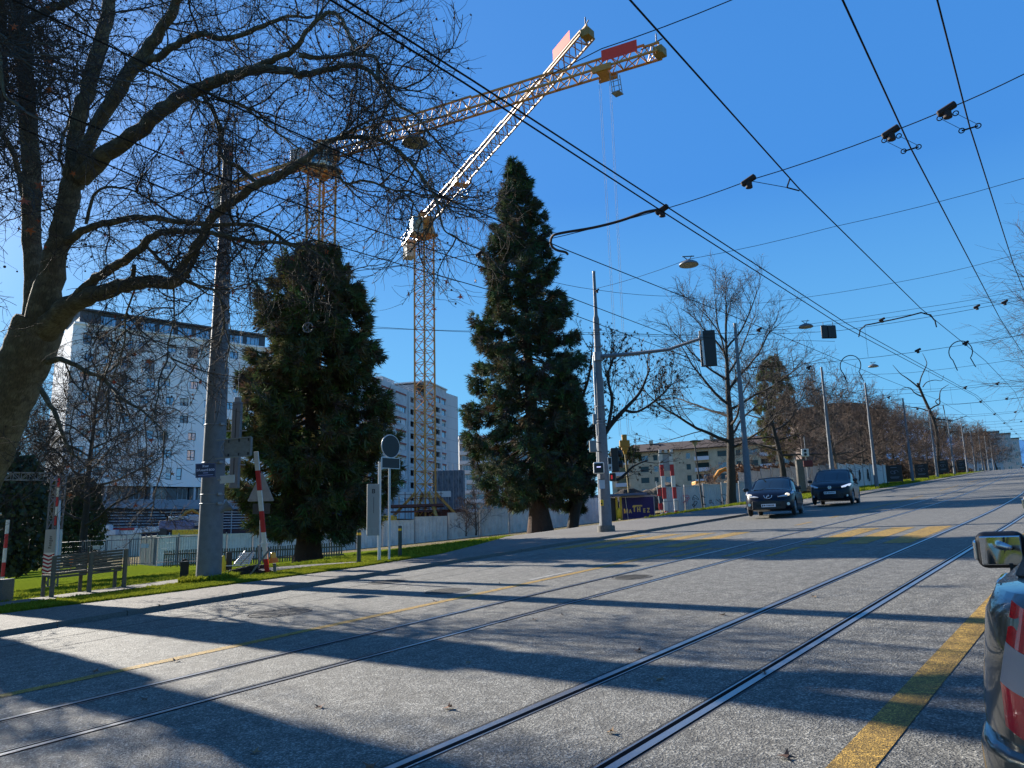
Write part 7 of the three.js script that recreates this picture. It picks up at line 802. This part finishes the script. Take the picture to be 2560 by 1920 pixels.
{ // the dark car ahead in our lane, seen from behind its left rear corner
  const mk = (label, x, s) => {
    const g = thing('dark_estate_car', label, 'car', [x, roadY(x, s), -s], 0), paint = new THREE.MeshPhysicalMaterial({ color: lin(0.05, 0.055, 0.048), roughness: 0.28, metalness: 0.55, clearcoat: 1, clearcoatRoughness: 0.03 }), L = 4.4, W = 1.78, hw = W / 2; g.rotation.x = Math.atan(GRADE);
    // z runs from the tail (0) towards the nose (-L); x from the centre line
    const tail = z => { const t = Math.min(1, -z / 0.34); return hw * (0.78 + 0.22 * Math.sqrt(Math.max(0, 1 - (1 - t) * (1 - t)))); };
    const flare = (z, y) => 0.035 * Math.exp(-(((z + 0.82) / 0.42) ** 2)) * Math.exp(-(((y - 0.62) / 0.2) ** 2)), zs = [...range(0, 0.5, 0.04).map(v => -v), ...range(0.6, L, 0.1).map(v => -v)];
    const belt = z => 0.97 - 0.05 * Math.min(1, -z / 3), top = z => z > -3.1 ? belt(z) : 0.95 - 0.22 * ((-z - 3.1) / 1.3) ** 1.6, nose = z => z < -3.9 ? Math.sqrt(Math.max(0.2, 1 - ((-z - 3.9) / 0.62) ** 2)) : 1;
    const ring = z => { const w = tail(z) * nose(z), a = [-0.82, -3.45].reduce((k, c) => { const d = Math.abs(z - c) / 0.4; return d < 1 ? Math.max(k, Math.sqrt(1 - d * d)) : k; }, 0), b = 0.22 + a * 0.5, T2 = top(z), P = [[0, 0.22], [w * 0.82, 0.22], [w * 0.97, Math.max(b, 0.27)], [w * 0.99 + flare(z, 0.5), Math.max(0.42, b + 0.02)], [w + flare(z, 0.6), Math.max(0.55, b + 0.05)], [w + flare(z, 0.7), Math.max(0.68, b + 0.08)], [w * 0.985, 0.80], [w * 0.965, T2 - 0.06], [w * 0.925, T2], [w * 0.5, T2 + 0.03], [0, T2 + 0.035]]; return [...P, ...P.slice(0, -1).reverse().map(([x2, y]) => [-x2, y])]; };
    put('body', loft(zs, ring), paint, g); put('tail_panel', new THREE.ShapeGeometry(new THREE.Shape(ring(0).map(([a, b]) => new THREE.Vector2(a, b)))), paint, g).position.z = 0.001;
    const gl = z => { const t = -z, y = t < 0.55 ? 0.98 + 0.45 * (t / 0.55) : t < 2.1 ? 1.46 : 1.46 - 0.5 * Math.max(0, (t - 2.1) / 1.05) ** 1.2, r = 0.48, P = [[Math.min(0.76, tail(z) * 0.86), belt(z) - 0.02], [Math.min(0.63, tail(z) * 0.76), belt(z) * 0.4 + y * 0.6], [r + 0.05, y - 0.06], [r, y - 0.01], [0.3, y + 0.03], [0, y + 0.035]]; return [...P, ...P.slice(0, -1).reverse().map(([x2, y2]) => [-x2, y2])]; };
    put('windows', loft(range(0.08, 3.15, 0.1).map(v => -v), gl), mGlassCar, g); put('roof', loft(range(0.5, 2.2, 0.1).map(v => -v), z => { const P = gl(z).map(([a, b]) => [a * 1.01, b + 0.012]); return P.slice(2, P.length - 2); }), paint, g);
    for (const s2 of [-1, 1]) { for (const [a, b] of [[0.42, 0.66], [1.35, 1.35], [3.05, 2.15]]) new MB().bar(V(s2 * 0.765, belt(-a), -a), V(s2 * 0.535, gl(-b)[2][1], -b), 0.045, 0.03).mesh('pillar', paint, g); for (const z of [-0.82, -3.45]) wheelOn(g, s2 * (hw - 0.12), 0.32, z, 0.32, s2);
      const m = new MB().rbox(0.215, 0.165, 0.1, 0.045, 0, 0, 0).mesh('side_mirror', mPlastic, g); m.position.set(s2 * (hw + 0.145), 0.88, -2.28); m.rotation.y = s2 * -0.12; new MB().rbox(0.175, 0.13, 0.012, 0.02, 0, 0.0, 0.048).mesh('mirror_glass', mat([0.5, 0.53, 0.56], 0.03, { metalness: 1 }), m); new MB().rbox(0.02, 0.09, 0.06, 0.01, s2 * 0.108, 0, 0).mesh('mirror_trim', mChrome, m); new MB().bar(V(s2 * 0.78, 0.87, -2.3), V(s2 * (hw + 0.12), 0.87, -2.28), 0.05, 0.05).mesh('mirror_foot', mPlastic, g);
      const red = new THREE.MeshPhysicalMaterial({ color: lin(0.38, 0.008, 0.012), roughness: 0.15, clearcoat: 1, clearcoatRoughness: 0.03 }); const lens = (y0, y1, mm, name, push) => { const b = new MB(), n = 8; for (let k = 0; k < n; k++) { const q = t => { const z = 0.0 - t * 0.07, x2 = tail(z) + push; return [s2 * x2, z]; }, A = q(k / n), B = q((k + 1) / n), fx = y => y < 0.76 ? 1 : 1 - 0.33 * (y - 0.76), fy = t => [y0 + 0.03 * t, y1 + 0.03 * t], [ya, yb] = fy(k / n), [yc, yd] = fy((k + 1) / n); const w = [V(A[0] * fx(ya), ya, A[1] + 0.003), V(B[0] * fx(yc), yc, B[1] + 0.003), V(B[0] * fx(yd), yd, B[1] + 0.003), V(A[0] * fx(yb), yb, A[1] + 0.003)]; s2 > 0 ? b.quad(...w) : b.quad(w[1], w[0], w[3], w[2]); } return b.mesh(name, mm, g); }; lens(0.64, 0.74, red, 'tail_light', 0.006); lens(0.74, 0.83, mat([0.75, 0.7, 0.7], 0.2, { bumpMap: rep(T.noise, 8), bumpScale: 0.01 }), 'indicator_lens', 0.007); lens(0.83, 0.925, red, 'tail_light', 0.006);
      const b = new MB(), n = 6; for (let k = 0; k < n; k++) { const q = t => { const z = 0.004 - t * 0.28, x2 = tail(Math.min(-0.001, z)) * 0.72 / 0.985 + 0; return V(s2 * tail(Math.min(0, z)) * 0.9, 0, z); }; void q; }
      new MB().tube([V(s2 * hw * 1.0, 0.82, -1.28), V(s2 * (hw + 0.045), 0.835, -1.33), V(s2 * (hw + 0.045), 0.84, -1.47), V(s2 * hw * 1.0, 0.83, -1.53)], [0.012, 0.024, 0.024, 0.012], 8).mesh('door_handle', mChrome, g); new MB().bar(V(s2 * hw * 0.992, 0.45, -1.2), V(s2 * hw * 0.985, 0.93, -1.16), 0.004, 0.012).bar(V(s2 * hw * 0.992, 0.3, -2.15), V(s2 * hw * 0.985, 0.93, -2.12), 0.004, 0.012).mesh('door_gap', mPlastic, g); }
    const bump = loft([0.06, 0.03, -0.02, -0.1, -0.2, -0.3, -0.42], z => { const w = tail(Math.min(-0.002, z * 1 - 0.04)) + 0.018; const P = [[0, 0.24], [w * 0.9, 0.24], [w, 0.32], [w + 0.004, 0.5], [w, 0.6], [w * 0.98, 0.63], [0, 0.64]]; return [...P, ...P.slice(0, -1).reverse().map(([a, b]) => [-a, b])]; }); put('rear_bumper', bump, paint, g); g.scale.y = 1.08;
    return g;
  };
  mk('dark grey car ahead, its red tail light and wing mirror at the right edge', 0.495, 2.35);
  mk('next dark car in the queue, only its wing mirror showing', 0.27, 7.3);
}
{ // distant cars: parked behind the park and at the crest
  const far = (label, p, turn, paint, k) => { const g = thing('distant_car', label, 'car', p, turn, 'distant cars'), b = [[-2.1, 0.72, 0.35, 0.8], [-1.9, 0.85, 0.25, 0.92], [1.0, 0.86, 0.25, 0.9], [1.9, 0.8, 0.25, 0.75], [2.1, 0.6, 0.3, 0.6]]; put('body', loft(range(-2.1, 2.1, 0.3), z => { const w = lerpT(b, z, 1), y = lerpT(b, z, 2), t = lerpT(b, z, 3), P = [[0, y], [w, y + 0.1], [w, t - 0.1], [w * 0.9, t], [0, t + 0.03]]; return [...P, ...P.slice(0, -1).reverse().map(([x, q]) => [-x, q])]; }), paint, g); put('windows', loft([-1.9, -1.4, -0.6, 0.3, 1.1], z => { const y = lerpT([[-1.9, 0.92], [-1.4, 1.35], [0.3, 1.42], [1.1, 0.9]], z, 1), P = [[0.8, 0.88], [0.6, y - 0.03], [0, y]]; return [...P, ...P.slice(0, -1).reverse().map(([x, q]) => [-x, q])]; }), mGlassCar, g); for (const s of [-1, 1]) for (const z of [1.3, -1.3]) new MB().cyl(0.31, 0.31, 0.2, s * 0.76, 0.31, z, 14, 0, 0, Math.PI / 2).mesh('wheel', mTyre, g); g.scale.setScalar(k); return g; };
  far('small white parked car left of the striped column, across the lawn', at(55, 1394, 62), 2.3, mat([0.6, 0.62, 0.65], 0.3, { metalness: 0.2 }), 0.9); far('small grey parked car behind the white one across the lawn', at(76, 1390, 70), 2.3, mat([0.3, 0.32, 0.36], 0.3, { metalness: 0.3 }), 0.95); far('silver parked car at the left end across the lawn', at(38, 1392, 66), 2.3, mat([0.45, 0.46, 0.48], 0.3, { metalness: 0.4 }), 0.9);
  far('tiny dark car coming over the crest of the road', onGround(-20, 235), carYaw(235), paintDark([0.01, 0.01, 0.015]), 1);
}
renderer.render(scene, camera);
